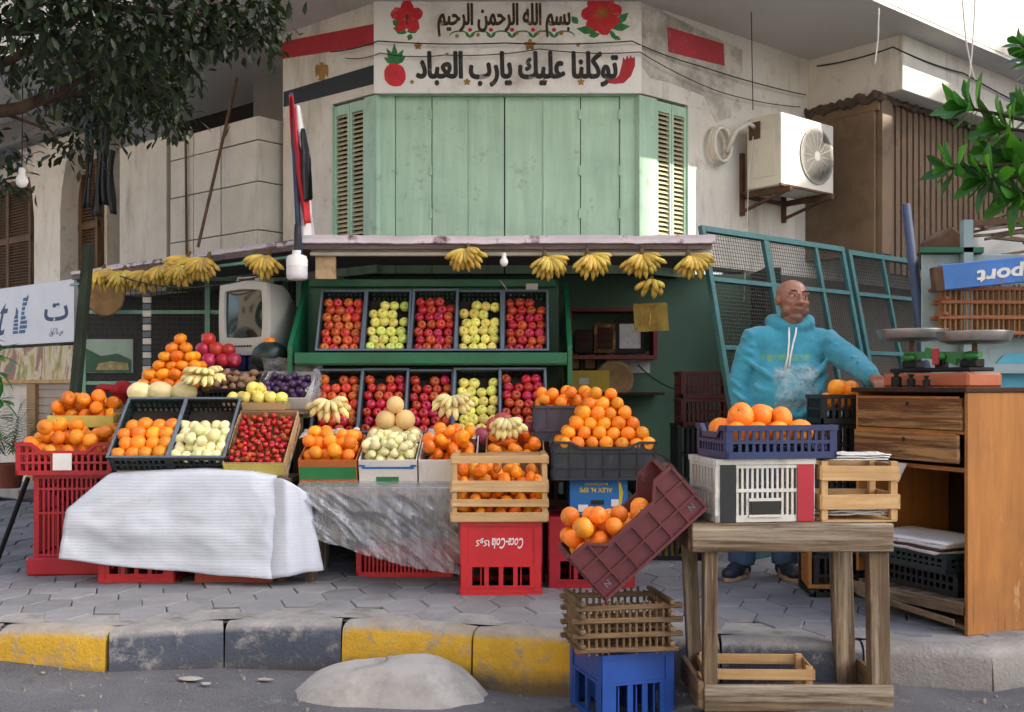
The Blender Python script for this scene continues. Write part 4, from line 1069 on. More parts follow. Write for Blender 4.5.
put('yellow_apple', M, [(-.14, .06, .075), (-.06, .055, .075), (.02, .06, .075), (.10, .055, .075), (.16, .07, .072), (-.1, .13, .078), (.06, .13, .078), (-.02, .08, .135), (.015, .13, .13)], .041, 'large lemon yellow fruit behind the strawberry box', 'yellow fruit', 'lemon yellow fruit')
M = frame(280, 398, 6.66, .15, 30, -4)
pb_ = card_box('fruit_box', 'carton of dark plums wrapped in clear plastic film', M, .33, .34, .15, M_cardw)
put('plum', M, pack(-.155, .155, .01, .33, .026, 60, bias=(0, .05), floor=.06, seed=9, cand=90), .026, 'dark purple plum in the plastic wrapped carton', 'plum', 'plums in the carton')
def filmmat():
    n = N('clear_plastic_film'); tr = n.n('ShaderNodeBsdfTransparent'); mx = n.n('ShaderNodeMixShader')
    n.col(lin('#cfd2d8')); n.set(.22, 0, .8); n.b.inputs['Transmission Weight'].default_value = 0
    n.bump(n.noise(16, 6, .65, None, 1.2), .9, .02)
    n.l(n.ramp(n.noise(9, 7, .7, None, 1.0), (.35, .22), (.75, .75)), mx.inputs[0]); n.l(tr.outputs[0], mx.inputs[1]); n.l(n.b.outputs[0], mx.inputs[2]); n.l(mx.outputs[0], n.out.inputs[0]); return n.m
M_film = filmmat()
mb = MB()
def film(u, v):
    a = -.17 - .02 + .38 * u; k = noise.noise(V((u * 5, v * 5, 2))) * .018
    return V((a * 1.05, .345 + k + .02 * math.sin(v * 3), .05 + v * .20 + k))
mb.grid(film, 14, 10)
mb.grid(lambda u, v: V((.172 + .03 * math.sin(v * 3.1) + noise.noise(V((u * 5, v * 5, 8))) * .025, -.02 + .40 * u, .0 + v * .21 + .02 * noise.noise(V((u * 3, v * 4, 1))))), 14, 10)
mb.grid(lambda u, v: V((-.172 - .02 * math.sin(v * 3.1) + noise.noise(V((u * 5, v * 5, 5))) * .015, -.01 + .38 * u, .02 + v * .17)), 14, 10)
mb.build('plastic_wrap', M_film, pb_, smooth=True)
o = bpy.data.objects.new('watermelon', ico(5, f_melon, 'watermelon', M_watermelon)); COL.objects.link(o)
o.matrix_world = T(at(270, 355, 7.1).x, 7.08, 1.535) @ RY(78) @ RZ(20) @ Matrix.Diagonal((.1, .105, .125, 1)); tag(o, 'dark green watermelon on the tall table in front of the television', 'watermelon')
put('mandarin', T(at(270, 340, 7.08)), [(0, 0, -.012)], .042, 'single mandarin balanced on the dark watermelon', 'mandarin', upright=.2)

# television on blue boxes
for i, px in enumerate((236, 261)):
    c = at(px, 372, 7.25); b_ = thing('storage_box', 'small blue plastic box under the television, %s one' % ('left', 'right')[i], 'box', T(c.x, 7.2, 1.432))
    mb = MB(); mb.box(-.083, .083, 0, .3, 0, .11); mb.build('body', M_navy, b_, bevel=.008); MB().box(-.087, .087, -.004, .304, .1105, .122).build('lid', M_rim, b_, bevel=.003)
TVM = T(at(245, 356, 7.22).x, 7.2, 1.556) @ RZ(-27)
tv = thing('television', 'bulky grey tube television with dark screen standing on blue boxes', 'television', TVM)
mb = MB(); W2, H2 = .2, .49
def ring(w_, h0, h1, y, bul=.012, n=10):
    p = []
    for i in range(n): q = i / n; p.append((-w_ + 2 * w_ * q, y, h0 - bul * math.sin(math.pi * q)))
    for i in range(n): q = i / n; p.append((w_ + bul * math.sin(math.pi * q), y, h0 + (h1 - h0) * q))
    for i in range(n): q = i / n; p.append((w_ - 2 * w_ * q, y, h1 + bul * 1.6 * math.sin(math.pi * q)))
    for i in range(n): q = i / n; p.append((-w_ - bul * math.sin(math.pi * q), y, h1 - (h1 - h0) * q))
    return p
def loft(mb, rings_):
    n = len(rings_[0]); vs = [p for r in rings_ for p in r]
    mb.add(vs, [(i * n + k, i * n + (k + 1) % n, (i + 1) * n + (k + 1) % n, (i + 1) * n + k) for i in range(len(rings_) - 1) for k in range(n)] + [tuple(range(n))[::-1], tuple(range((len(rings_) - 1) * n, len(rings_) * n))])
loft(mb, [ring(.2, .012, .47, .02), ring(.205, .01, .475, .05), ring(.2, .01, .47, .16), ring(.15, .05, .43, .3), ring(.1, .1, .36, .42), ring(.09, .11, .34, .45)])
mb.build('casing', M_tvgrey, tv, smooth=True, angle=40)
mb = MB()
loft(mb, [ring(.162, .115, .425, -.004, .008), ring(.155, .125, .415, .012, .006)])
so_ = ring(.205, .0, .478, -.012); si_ = ring(.163, .112, .428, -.014, .008); n_ = len(so_)
sb_ = ring(.205, .0, .478, .02); sj_ = ring(.16, .115, .425, .008, .008)
mb2 = MB(); mb2.add(so_ + si_ + sj_ + sb_, [(k, (k + 1) % n_, n_ + (k + 1) % n_, n_ + k) for k in range(n_)] + [(n_ + k, n_ + (k + 1) % n_, 2 * n_ + (k + 1) % n_, 2 * n_ + k) for k in range(n_)] + [(3 * n_ + k, 3 * n_ + (k + 1) % n_, (k + 1) % n_, k) for k in range(n_)])
bz = mb2.build('bezel', M_tvbez, tv, smooth=True, angle=40)
mb3 = MB(); mb3.grid(lambda u, v: V((-.165 + .33 * u, .006 - .016 * (1 - (2 * u - 1) ** 2) * (1 - (2 * v - 1) ** 2), .108 + .325 * v)), 12, 12); mb3.build('screen', M_screen, tv, smooth=True)
mb4 = MB()
for k in range(6): mb4.box(-.07 + k * .026, -.055 + k * .026, -.018, -.012, .045, .057)
mb4.build('button_row', M_iron, tv)
stb = thing('receiver_box', 'flat grey receiver box lying on top of the old television', 'receiver', TVM @ T(-.02, .14, .497))
MB().box(-.1, .1, -.08, .08, 0, .038).build('body', M_tvgrey, stb, bevel=.003)
MB().box(-.08, .06, -.083, -.079, .01, .026).build('display', M_screen, stb)

# ---------------------------------------------------------------- middle display
M = frame(327, 460, 6.02, .17, 19, 0)
card_box('fruit_box', 'carton with a green printed band, heaped with oranges, left of the onion pale guavas', M, .335, .40, .17, M_cardo, M_cardg, (.3, .75))
put('orange', M, pack(-.16, .16, .01, .39, .040, 36, floor=.06, seed=12, cand=420, central=.10, bias=(0, .10)), .0405, 'orange heaped in the carton with the green band', 'orange', 'oranges in the green banded carton')
M = frame(387.5, 460, 6.02, .17, 19, 0)
b2 = card_box('fruit_box', 'white and blue printed carton full of small cream guavas', M, .335, .40, .17, M_cardw)
mb = MB(); mb.box(-.15, .15, -.0025, 0, .115, .128); mb.box(-.165, -.13, -.0025, 0, .128, .14); mb.box(.13, .165, -.0025, 0, .128, .14); mb.build('printed_band', M_cardb, b2)
MB().box(-.07, .06, -.0025, 0, .03, .065).build('printed_band', M_cardg, b2)
put('guava', M, pack(-.16, .16, .01, .39, .028, 88, floor=.075, seed=13, cand=110, central=.05, bias=(0, .10)), .0285, 'small cream guava heaped in the white and blue carton', 'guava', 'guavas in the white and blue carton')
M = frame(447.5, 460, 6.02, .17, 19, 0)
card_box('fruit_box', 'plain white carton heaped with mandarins beside the wooden crate', M, .335, .40, .17, M_cardw)
put('mandarin', M, pack(-.16, .16, .01, .39, .042, 34, floor=.06, seed=14, cand=420, central=.12, bias=(0, .10)), .040, 'mandarin heaped in the plain white carton', 'mandarin', 'mandarins in the white carton')
M = frame(515, 452, 6.05, .14, 16, 0)
crate('stacked_crate', 'black crate carrying the carton of pinkish mandarins', T(at(515, 480, 6.05).x, 6.07, PAVE), .34, .36, .54, M_black, n=(9, 10), mid=(.3, .6))
card_box('fruit_box', 'brown carton of pinkish mandarins behind the pale wooden crate', M, .34, .36, .14, M_card)
put('mandarin', M, pack(-.165, .165, .01, .35, .046, 16, floor=.03, seed=15, cand=300, central=.05), .045, 'pinkish mandarin in the brown carton behind the wooden crate', 'mandarin', 'mandarins in the brown carton')
# melons in a heap on the ledge
mz_ = [(377, 434), (395, 434), (415, 433), (385, 420), (405, 419), (394.5, 407)]
pos = [(-.115, 0, 0), (0, 0, 0), (.115, 0, 0), (-.058, .01, .095), (.062, .01, .098), (0, .02, .19)]
nm = ['left one of the bottom three', 'middle one of the bottom three', 'right one of the bottom three', 'left one of the middle two', 'right one of the middle two', 'topmost one']
c0 = V((at(395, 434, 6.5).x, 6.5, .965 + .06))
for p, q in zip(pos, nm):
    put('melon', T(c0), [p], .061, 'netted yellow melon heaped before the green rack, %s' % q, 'melon')
for px, py, k, lb_, n_ in ((331, 408, 1, 'pale banana hand lying on crumpled paper below the lower left apple crate', 12), (453, 404, 2, 'pale banana hand lying between the melons and the yellow apples', 14)):
    banana_hand('banana_bunch', lb_, T(at(px, py, 6.50)) @ RX(-28), 'bananas lying on the stall', M_bananapale, n=n_, spread=72, seed=k, lng=.15)
banana_hand('banana_bunch', 'pale banana hand lying on top of the pinkish mandarins', T(at(507, 428, 6.22)) @ RX(-30), 'bananas lying on the stall', M_bananapale, n=14, spread=70, seed=8, lng=.12)
put('mandarin', T(at(340, 402, 6.56)), [(0, 0, 0)], .052, 'lone mandarin behind the left pale banana hand', 'mandarin', upright=.3)
P = [(483, 437), (494, 426), (503, 420), (516, 435), (528, 430), (486, 446), (535, 440), (524, 444)]
put('mango', Matrix.Identity(4), [at(x, y, 6.42 + .02 * (i % 3)) for i, (x, y) in enumerate(P)], .053, 'pinkish red mango heaped between the bananas and the rack', 'mango', 'pink mangoes')
MB_ = crate('stacked_crate', 'grey carton shelf crate below the pink mangoes', T(at(510, 450, 6.44).x, 6.42, PAVE), .36, .16, .72, M_greyc, style='solid', n=(6, 3), mid=(.3, .6))
# crumpled paper
for cx_, cy_, Y, sx, lb_ in ((330, 433, 6.43, .34, 'crumpled newspaper under the left pale bananas'), (452, 433, 6.43, .30, 'crumpled newspaper under the middle pale bananas')):
    mb = MB(); c = at(cx_, cy_, Y)
    mb.grid(lambda u, v: c + V(((u - .5) * sx + .012 * noise.noise(V((v * 9, u * 9, cx_))), (v - .5) * .2, .035 * noise.noise(V((u * 7, v * 7, cx_))) + .02 - .05 * (1 - v))), 26, 14)
    tag(mb.build('crumpled_paper', M_paper), lb_, 'newspaper')

# ---------------------------------------------------------------- sheets
def sheet(name, fn, nu, nv, m, label, cat, th=.004):
    mb = MB(); mb.grid(fn, nu, nv); o = mb.build(name, m, smooth=True, thick=th); return tag(o, label, cat)
def foam():
    n = N('white_foam_sheet'); wv = n.n('ShaderNodeTexWave'); wv.bands_direction = 'Z'; wv.inputs['Scale'].default_value = 17; wv.inputs['Distortion'].default_value = 2.2; wv.inputs['Detail'].default_value = 2
    n.l(n.co(), wv.inputs['Vector'])
    k = n.mix(n.ramp(n.noise(4, 6, .6), (.35, 0.0), (.75, 1.0)), lin('#bcc4d0'), lin('#cfd6e0'))
    k = n.mix(n.ramp(n.noise(7, 8, .7), (.62, 0.0), (.8, .4)), k, lin('#9a9a9a'))
    n.col(k); n.set(.7, 0, .3); n.bump(n.math('ADD', wv.outputs['Fac'], n.math('MULTIPLY', n.noise(7, 5, .6), 4.0)), .09, .012); return n.m
def lerp(a, b, u): return a + (b - a) * u
def poly1(tab, u):
    x = u * (len(tab) - 1); i = min(int(x), len(tab) - 2); return V(tab[i]).lerp(V(tab[i + 1]), x - i)
# white sheet: lies over the table front edge and hangs down, its left corner pulled in
topL = [at(109, 474, 6.02), at(150, 472, 5.98), at(200, 470, 5.965), at(250, 472, 5.97), at(276, 477, 5.98)]
midL = [at(68, 509, 5.99), at(130, 512, 5.945), at(190, 514, 5.935), at(255, 516, 5.94), at(294, 512, 5.99)]
botL = [at(61, 558, 5.985), at(130, 567, 5.95), at(200, 573, 5.935), at(271, 578, 5.93), at(297, 575, 6.0)]
def wsheet(u, v):
    if v < .12:
        p = poly1(topL, u); k = (1 - v / .12); p = p + V((.03 * k * (1 if u < .5 else 0), .36 * k, .012 * math.sin(k * 1.5)))
        return p
    q = (v - .12) / .88
    a, b, c = poly1(topL, u), poly1(midL, u), poly1(botL, u)
    p = a.lerp(b, q / .4) if q < .4 else b.lerp(c, (q - .4) / .6)
    f = math.sin(u * 9 + q * 1.6) * .010 + math.sin(u * 23 + 2 * q) * .005 * q + noise.noise(V((u * 5, q * 4, 7))) * .022 + (.4 - abs(noise.noise(V((u * 4 + q * 1.5, q * 2.2, 3))))) * .03 + noise.noise(V((u * 16, q * 9, 5))) * .005
    p.y -= .012 * math.sin(min(1, q * 6) * math.pi / 2) + f * min(1, q * 2.5) ; p.z += noise.noise(V((u * 8, 0, 3))) * .006 * q
    return p
M_foam = foam()
sheet('table_sheet', wsheet, 70, 44, M_foam, 'white ribbed packing sheet draped over the front of the left fruit table', 'sheet')
topR = [at(272, 478, 5.985), at(285, 481, 5.93), at(300, 487, 5.96), at(309, 492, 6.0)]
botR = [at(270, 577, 5.93), at(288, 577, 5.88), at(308, 572, 5.93), at(324, 570, 5.99)]
def wflap(u, v):
    p = poly1(topR, u).lerp(poly1(botR, u), v); p.y -= math.sin(u * 8 + v) * .014 * (0.4 + v) ; p.z += .01 * math.sin(u * 6) * (1 - v); return p
sheet('table_sheet', wflap, 26, 24, M_foam, 'loose white flap of packing sheet hanging at the right end of the white sheet', 'sheet')
def plast():
    n = N('clear_plastic_sheet'); tr = n.n('ShaderNodeBsdfTransparent'); tr.inputs[0].default_value = (.9, .92, .95, 1); mx = n.n('ShaderNodeMixShader')
    n.col(lin('#b9bcc2')); n.set(.5, 0, .3)
    gl = n.n('ShaderNodeBsdfGlossy'); gl.inputs['Roughness'].default_value = .16; gl.inputs[0].default_value = (.95, .97, 1, 1)
    bp = n.n('ShaderNodeBump'); bp.inputs['Strength'].default_value = .35; bp.inputs['Distance'].default_value = .02
    n.l(n.noise(6, 6, .62, n.mapped((2.2, 1, .8), (0, R(38), 0)), 1.2), bp.inputs['Height']); n.l(bp.outputs[0], gl.inputs['Normal']); n.l(bp.outputs[0], n.b.inputs['Normal'])
    n.l(n.ramp(n.noise(4, 6, .65, n.mapped((3.2, 1, .6), (0, R(35), 0)), .8), (.38, .28), (.7, .6)), mx.inputs[0]); n.l(tr.outputs[0], mx.inputs[1]); n.l(n.b.outputs[0], mx.inputs[2])
    m2 = n.n('ShaderNodeMixShader'); lw = n.n('ShaderNodeLayerWeight'); lw.inputs['Blend'].default_value = .35; n.l(bp.outputs[0], lw.inputs['Normal'])
    n.l(n.math('ADD', n.math('MULTIPLY', lw.outputs['Fresnel'], .24), .04), m2.inputs[0]); n.l(mx.outputs[0], m2.inputs[1]); n.l(gl.outputs[0], m2.inputs[2]); n.l(m2.outputs[0], n.out.inputs[0]); return n.m
pt = [at(297, 487, 5.99), at(350, 488, 5.97), at(410, 488, 5.97), at(468, 488, 5.98)]
pbm = [at(318, 538, 6.02), at(360, 552, 5.98), at(415, 568, 5.94), at(475, 576, 5.93)]
def psheet(u, v):
    if v < .1: p = poly1(pt, u); k = 1 - v / .1; return p + V((0, .1 * k, .035 * k + .004 * noise.noise(V((u * 20, v, 0)))))
    q = (v - .1) / .9; p = poly1(pt, u).lerp(poly1(pbm, u), q)
    g = u * 1.0 - q * .45
    p.y -= ((.35 - abs(noise.noise(V((g * 6, q * 1.1, 1))))) * .09 + (.3 - abs(noise.noise(V((g * 13 + 3, q * 3, 4))))) * .045 + noise.noise(V((u * 30, q * 18, 4))) * .006) * min(1, q * 3)
    p.z += noise.noise(V((u * 7, 0, 9))) * .008 * q
    return p
sheet('plastic_sheet', psheet, 110, 50, plast(), 'crumpled clear plastic sheet hanging from the middle fruit table', 'plastic sheet', th=0)
crate('stacked_crate', 'low red slotted crate lying under the clear plastic sheet', T(at(405, 577, 6.22).x, 6.22, PAVE) @ RZ(-2), .58, .36, .17, M_redc2, n=(22, 12), mid=(.8,))

# ---------------------------------------------------------------- red bottle crate with the wooden crate
M = T(at(501, 595, 5.68).x, 5.68, PAVE)
ck = bottle_crate('bottle_crate', 'red bottle crate with white script standing upside down under the wooden crate', M, .433, .33, .395, M_redc2)
cp_ = [c for c in ck.children if c.name.startswith('end_panel')][0]
text('Coca-Cola', M_whitep, cp_, T(.035, -.001, .28) @ FACE @ RZ(180), w=.17, h=.058, bold=.012, shear=.35)
text('\uFEDB\uFEEE\uFEDB\uFE8E'[::-1], M_whitep, cp_, T(-.10, -.001, .285) @ FACE @ RZ(180), w=.075, h=.045, bold=.012)
M = T(at(499.5, 523, 5.66).x, 5.655, .602)
wooden_crate('wooden_crate', 'pale wooden slatted crate full of mandarins on the red bottle crate', M, .515, .36, .36, [(.0, .05), (.075, .115), (.155, .215), (.31, .35)])
put('mandarin', M, pack(-.245, .245, .012, .345, .038, 88, floor=.0, seed=31, cand=160, bias=(0, -.02)), .037, 'mandarin in the pale slatted wooden crate', 'mandarin', 'mandarins in the wooden crate')

# ---------------------------------------------------------------- the big orange pile
M = T(at(604, 480, 5.85).x, 5.84, .808)
crate('fruit_crate', 'charcoal crate with a high pyramid of oranges on a blue banana box', M, .565, .38, .215, M_greyc, style='solid', n=(6, 4), mid=(.32, .72), dip=.03, dipl=.03, liner=M_dark, lz=.13)
orr = .0405; P = []
for lay, (nx_, ny_) in enumerate(((7, 5), (6, 4), (5, 3), (4, 3), (3, 2), (2, 1))):
    for i in range(nx_):
        for j in range(ny_): P.append((.015 + (i - (nx_ - 1) / 2) * orr * 1.98 + rf.uniform(-.008, .008), .19 + (j - (ny_ - 1) / 2) * orr * 1.9 + .012 * lay + rf.uniform(-.006, .006), .16 + orr + lay * orr * 1.38 + rf.uniform(-.004, .004)))
put('orange', M, P, orr, 'orange in the high pyramid on the charcoal crate', 'orange', 'oranges in the high pyramid')
M = T(at(568, 440, 6.3).x + .0, 6.26, 1.0)
for z in (.2, .6): bottle_crate('stacked_crate', 'dark red crate behind the blue banana box, %s of two' % ('lower' if z < .5 else 'upper'), T(M.translation.x, 6.30, z), .42, .33, .398, M_darkred)
crate('fruit_crate', 'purple grey crate of oranges behind the high orange pyramid', M, .40, .36, .215, M_purplec, style='solid', n=(5, 4), mid=(.3,), liner=M_dark, lz=.12)
put('orange', M, pack(-.195, .195, .01, .35, .040, 34, floor=.14, seed=22, cand=320, central=.1), .040, 'orange in the purple grey crate behind the pyramid', 'orange', 'oranges in the purple grey crate')
bb = card_box('banana_box', 'bright blue banana box with yellow lettering upside down under the charcoal crate', T(at(599, 515, 5.88).x, 5.90, .605), .325, .33, .20, M_cardb)
fp = [c for c in bb.children if c.name.startswith('front_panel')][0]
text('ALEX N. EPE', M_yellowp, fp, T(-.015, -.001, .142) @ FACE @ RZ(180), w=.185, h=.026, bold=.03)
text('BANANENEXPORT', M_yellowp, fp, T(-.015, -.001, .175) @ FACE @ RZ(180), w=.13, h=.013, bold=.015)
mb = MB(); mb.prism([(.11, 0, .195), (.125, 0, .18), (.137, 0, .13), (.13, 0, .07), (.10, 0, .02), (.112, 0, .07), (.115, 0, .13)], (0, -.0025, 0)); mb.build('printed_banana', M_yellowp, fp)
mb = MB(); mb.box(-.115, -.06, -.0025, 0, .02, .06); mb.box(.07, .12, -.002, 0, .05, .09); mb.build('label_patch', M_whitep, fp)
mb = MB(); mb.box(-.045, .03, -.003, 0, .06, .085); mb.build('hand_hole', M_gap, fp, bevel=.0)
bottle_crate('stacked_crate', 'red bottle crate on the pavement under the blue banana box', T(at(592, 590, 5.83).x, 5.86, PAVE), .47, .36, .40, M_redc)

# ---------------------------------------------------------------- tilted maroon crate on lattice crate on blue crate
RZc = roadz(.45)
M = T(.515, 4.30, RZc) @ RZ(17)
bc = bottle_crate('bottle_crate', 'blue plastic bottle crate standing on the road below the lattice crate', M @ T(.0, 0, 0), .315, .36, .29, M_bluec, nw=3, holes=(.06, .58))
c1 = [c for c in bc.children if c.name.startswith('side_panel')][1]
text('Pepsi', M_redf, c1, T(-.1585, .28, .235) @ RZ(-90) @ FACE, w=.08, h=.04, bold=.012, shear=.2)
ztop = RZc + .29
lattice_crate('lattice_crate', 'brown palm stick lattice crate on the blue bottle crate', T(.465, 4.24, ztop + .008) @ RZ(9), .395, .30, .205, 13, 7, M_palm, M_palmx, top=True)
a = 41.7
Lm = V((math.cos(R(a)), 0, math.sin(R(a)))); Zm = V((-math.sin(R(a)), 0, math.cos(R(a)))); Xm = V((0, -1, 0))
rot = Matrix((Xm, Lm, Zm)).transposed().to_4x4()
org = at(604, 602, 4.20) + V((0, .17, .008))
M = T(org) @ RZ(4) @ rot
mcr = crate('fruit_crate', 'maroon plastic crate tilted steeply between the lattice crate and the old table', M, .34, .545, .232, M_maroon, style='solid', n=(3, 6), mid=(.33, .66), dip=.075, dipl=.06)
put('orange', M, [p for p in pack(-.165, .165, .012, .46, .0405, 58, bias=(0, .8), floor=.012, seed=41, cand=900) if p[2] < .215 + p[1] * .75], .041, 'orange in the low end of the tilted maroon crate', 'orange', 'oranges in the tilted maroon crate')

for yy, zz_ in ((.045, .05), (.50, .05)):
    text('N', M_rim, [c for c in mcr.children if c.name.startswith('side_panel')][0], T(.1815, yy, zz_) @ RZ(90) @ FACE, h=.024, name='paint_mark')
# ---------------------------------------------------------------- old wooden table at the kerb
x0, x1, y0, y1, zb = .772, 1.524, 4.205, 4.63, .028
tb = thing('old_table', 'weathered wooden table frame at the kerb carrying crates', 'table', (1.15, 4.4, zb)); to = V((1.15, 4.4, zb))
def tp(name, mb, m, **kw): return mb.build(name, m, tb, org=to, **kw)
tp('leg', MB().obox((x0 + .002, y0 + .025, zb), (.055, 0, 0), (0, .06, 0), (.0, 0, .64)), M_oldz, bevel=.003)
tp('leg', MB().obox((x1 - .075, y0 + .025, zb), (.08, 0, 0), (0, .06, 0), (-.01, 0, .64)), M_oldz, bevel=.003)
tp('leg', MB().obox((x0 - .0, y1 - .06, zb), (.06, 0, 0), (0, .06, 0), (-.03, 0, .67)), M_oldz, bevel=.003)
tp('leg', MB().obox((x1 - .11, y1 - .06, zb), (.085, 0, 0), (0, .06, 0), (-.02, 0, .67)), M_oldz, bevel=.003)
tp('apron', MB().box(x0 - .05, x1 + .005, y0, y0 + .028, .662, .776), M_oldx, bevel=.004)
tp('apron', MB().box(x0 - .06, x0 - .03, y0 + .03, y1, .66, .77), M_oldy, bevel=.004)
tp('apron', MB().box(x1 - .02, x1 + .006, y0 + .03, y1, .66, .772), M_oldy, bevel=.004)
tp('apron', MB().box(x0 - .03, x1 - .02, y1 - .02, y1, .66, .77), M_oldx, bevel=.004)
mb = MB()
for k in range(4): mb.box(x0 - .05, x1, y0 + .031 + k * .1, y0 + .124 + k * .1, .752, .7745)
tp('tabletop', mb, M_oldx, bevel=.002)
tp('base_board', MB().box(x0 - .002, x1 + .004, y0 - .003, y0 + .022, zb - .005, zb + .1), M_oldx, bevel=.004)
tp('base_board', MB().box(x0 - .028, x0 - .003, y0, y1, zb + .01, zb + .115), M_oldy, bevel=.004)
tp('base_board', MB().box(x1 - .02, x1 + .004, y0 + .024, y1, zb + .01, zb + .11), M_oldy, bevel=.004)
M = T(1.02, 4.33, zb + .004) @ RZ(-3)
wooden_crate('broken_crate', 'pale low wooden crate lying inside the base of the old table', M, .44, .24, .14, [(.02, .06), (.085, .128)])
# on the table
M = T(at(756, 524, 4.26).x + .035, 4.25, .778) @ RZ(8)
wc = crate('stacked_crate', 'dirty white slotted crate with a black and a red band on the old table', M, .42, .33, .255, M_whitec, n=(17, 7), mid=(.5, .88))
fp = [c for c in wc.children if c.name.startswith('end_panel')][0]
MB().box(-.19, -.125, -.006, .0, .0, .25).build('painted_band', M_black, fp)
MB().box(.135, .205, -.006, .0, .0, .25).build('painted_band', M_redc, fp)
MB().box(-.06, .06, -.0065, -.0, .03, .085).build('hand_hole', M_gap, fp)
mb = MB(); mb.box(-.07, .07, -.008, -.003, .02, .03); mb.box(-.07, .07, -.008, -.003, .085, .097); mb.build('hand_hole_rim', M_whitec, fp)
M = T(at(768, 466, 4.26).x + .05, 4.235, 1.035) @ RZ(10)
crate('fruit_tray', 'navy blue tray of large oranges on the dirty white crate', M, .475, .33, .135, M_navy, n=(14, 9), mid=(.5,), dip=0, dipl=.03, liner=M_navy, lz=.05)
put('orange', M, [(-.165, .07, .1), (-.08, .06, .1), (.01, .055, .1), (.1, .06, .1), (-.18, .16, .11), (-.09, .16, .115), (.0, .15, .11), (.085, .155, .105), (-.17, .24, .11), (-.08, .25, .11), (.01, .24, .11), (-.13, .11, .168), (-.045, .11, .172), (.045, .11, .16), (-.09, .2, .178), (.0, .19, .165), (.15, .15, .1), (.12, .24, .1)], .052, 'large orange in the navy tray on the white crate', 'orange', 'oranges in the navy tray')
M = T(at(855, 525, 4.3).x + .012, 4.27, .781) @ RZ(2)
wooden_crate('wooden_crate', 'small pale wooden crate with folded newspapers on the right of the old table', M, .315, .28, .24, [(.045, .105), (.165, .225)])
for z, px, lb_ in ((.79, 850, 'folded newspaper in the bottom of the small pale wooden crate'), (1.015, 851, 'folded newspaper lying across the top of the small pale wooden crate')):
    c = V((at(px, 500, 4.4).x, 4.4, z + .012)); mb = MB()
    for k in range(3): mb.grid(lambda u, v: c + V(((u - .5) * .25 + k * .006, (v - .5) * .18, k * .009 + .008 * noise.noise(V((u * 4, v * 4, k + z))))), 8, 8)
    tag(mb.build('newspaper', M_paper, smooth=True, thick=.005), lb_, 'newspaper')

# ---------------------------------------------------------------- desk with drawers
C0 = V((2.054, 4.76, PAVE)); DF = V((-.385, .923, 0)); DS = V((.923, .385, 0))
DM = Matrix((DS, -DF * -1, ZU)).transposed().to_4x4()
Md = T(C0) @ Matrix(((DS.x, DF.x, 0, 0), (DS.y, DF.y, 0, 0), (0, 0, 1, 0), (0, 0, 0, 1)))
dk = thing('old_desk', 'tall worn wooden desk with two drawers and an open shelf at the right', 'desk', Md)
# local x = away to the right (desk depth), local y = along the front to the left, front face at x = 0
Ld, Dd, Hd = .72, .62, 1.12
MB().box(-.005, Dd, -.02, .0, .0, Hd - .02).build('side_panel', M_desk, dk, bevel=.002)
MB().box(0, Dd, Ld - .02, Ld, .18, Hd - .02).build('side_panel', M_desk, dk, bevel=.002)
MB().box(-.025, Dd + .01, -.03, Ld + .01, Hd - .02, Hd + .003).build('desktop', M_deskdark, dk, bevel=.003)
MB().box(Dd - .015, Dd - .003, .001, Ld - .021, .12, Hd - .021).build('back_panel', M_deskin, dk)
MB().box(.01, Dd - .016, .001, Ld - .021, .735, .755).build('shelf', M_desk, dk)
MB().box(.0, Dd - .016, .001, Ld - .021, .12, .14).build('shelf', M_oldx, dk)
for z0, z1, out, nm in ((.925, 1.075, .012, 'worn upper drawer'), (.775, .905, .035, 'worn lower drawer pulled slightly open')):
    d_ = MB().box(-out, .02 - out, .012, Ld - .025, z0, z1).build('drawer', M_drawer, dk, bevel=.004); d_['label'] = nm
    MB().box(.021 - out, .4, .03, Ld - .04, z0 + .015, z0 + .03).build('drawer_bottom', M_deskin, d_)
    mb = MB(); mb.lathe([(.009, -.004), (.011, 0), (.008, .004)], 10, T(-out - .001, Ld * .48, z1 - .03) @ RY(-90)); mb.build('keyhole', M_gap, d_)
    mb = MB(); mb.box(-out - .003, -out + .001, .02, Ld - .03, z1 - .006, z1 + .006); mb.build('edge_strip', M_desk, d_, bevel=.002)
MB().box(-.006, .012, .001, Ld - .021, .908, .922).build('rail', M_desk, dk)
mb = MB(); mb.obox((-.02, -.01, .09), (.012, .02, 0), (-.02, .78, -.02), (0, 0, .06)); mb.obox((-.05, .02, .04), (.012, 0, 0), (-.12, .5, .06), (0, 0, .03)); mb.obox((.0, .0, .02), (.3, 0, 0), (.0, .5, .03), (0, 0, .018)); mb.build('broken_board', M_oldy, dk, bevel=.003)
mb = MB(); mb.prism([(-.028, .33, .757), (-.028, .50, .757), (-.035, .44, .70), (-.034, .38, .665)], (.002, 0, 0)); tag(mb.build('paper_scrap', M_paper, None), 'white paper scrap hanging from under the lower desk drawer', 'paper').matrix_world = Md
Mi = Md @ T(.05, .05, .142) 
crate('stacked_crate', 'black crate standing on the bottom shelf inside the desk', Mi @ T(.02, .32, 0) @ RZ(-90), .52, .4, .115, M_black, n=(12, 9))
crate('stacked_crate', 'dark green crate of newspapers sticking out of the open desk shelf', Mi @ T(-.08, .32, .12) @ RZ(-90), .58, .42, .09, M_blackg, n=(14, 9))
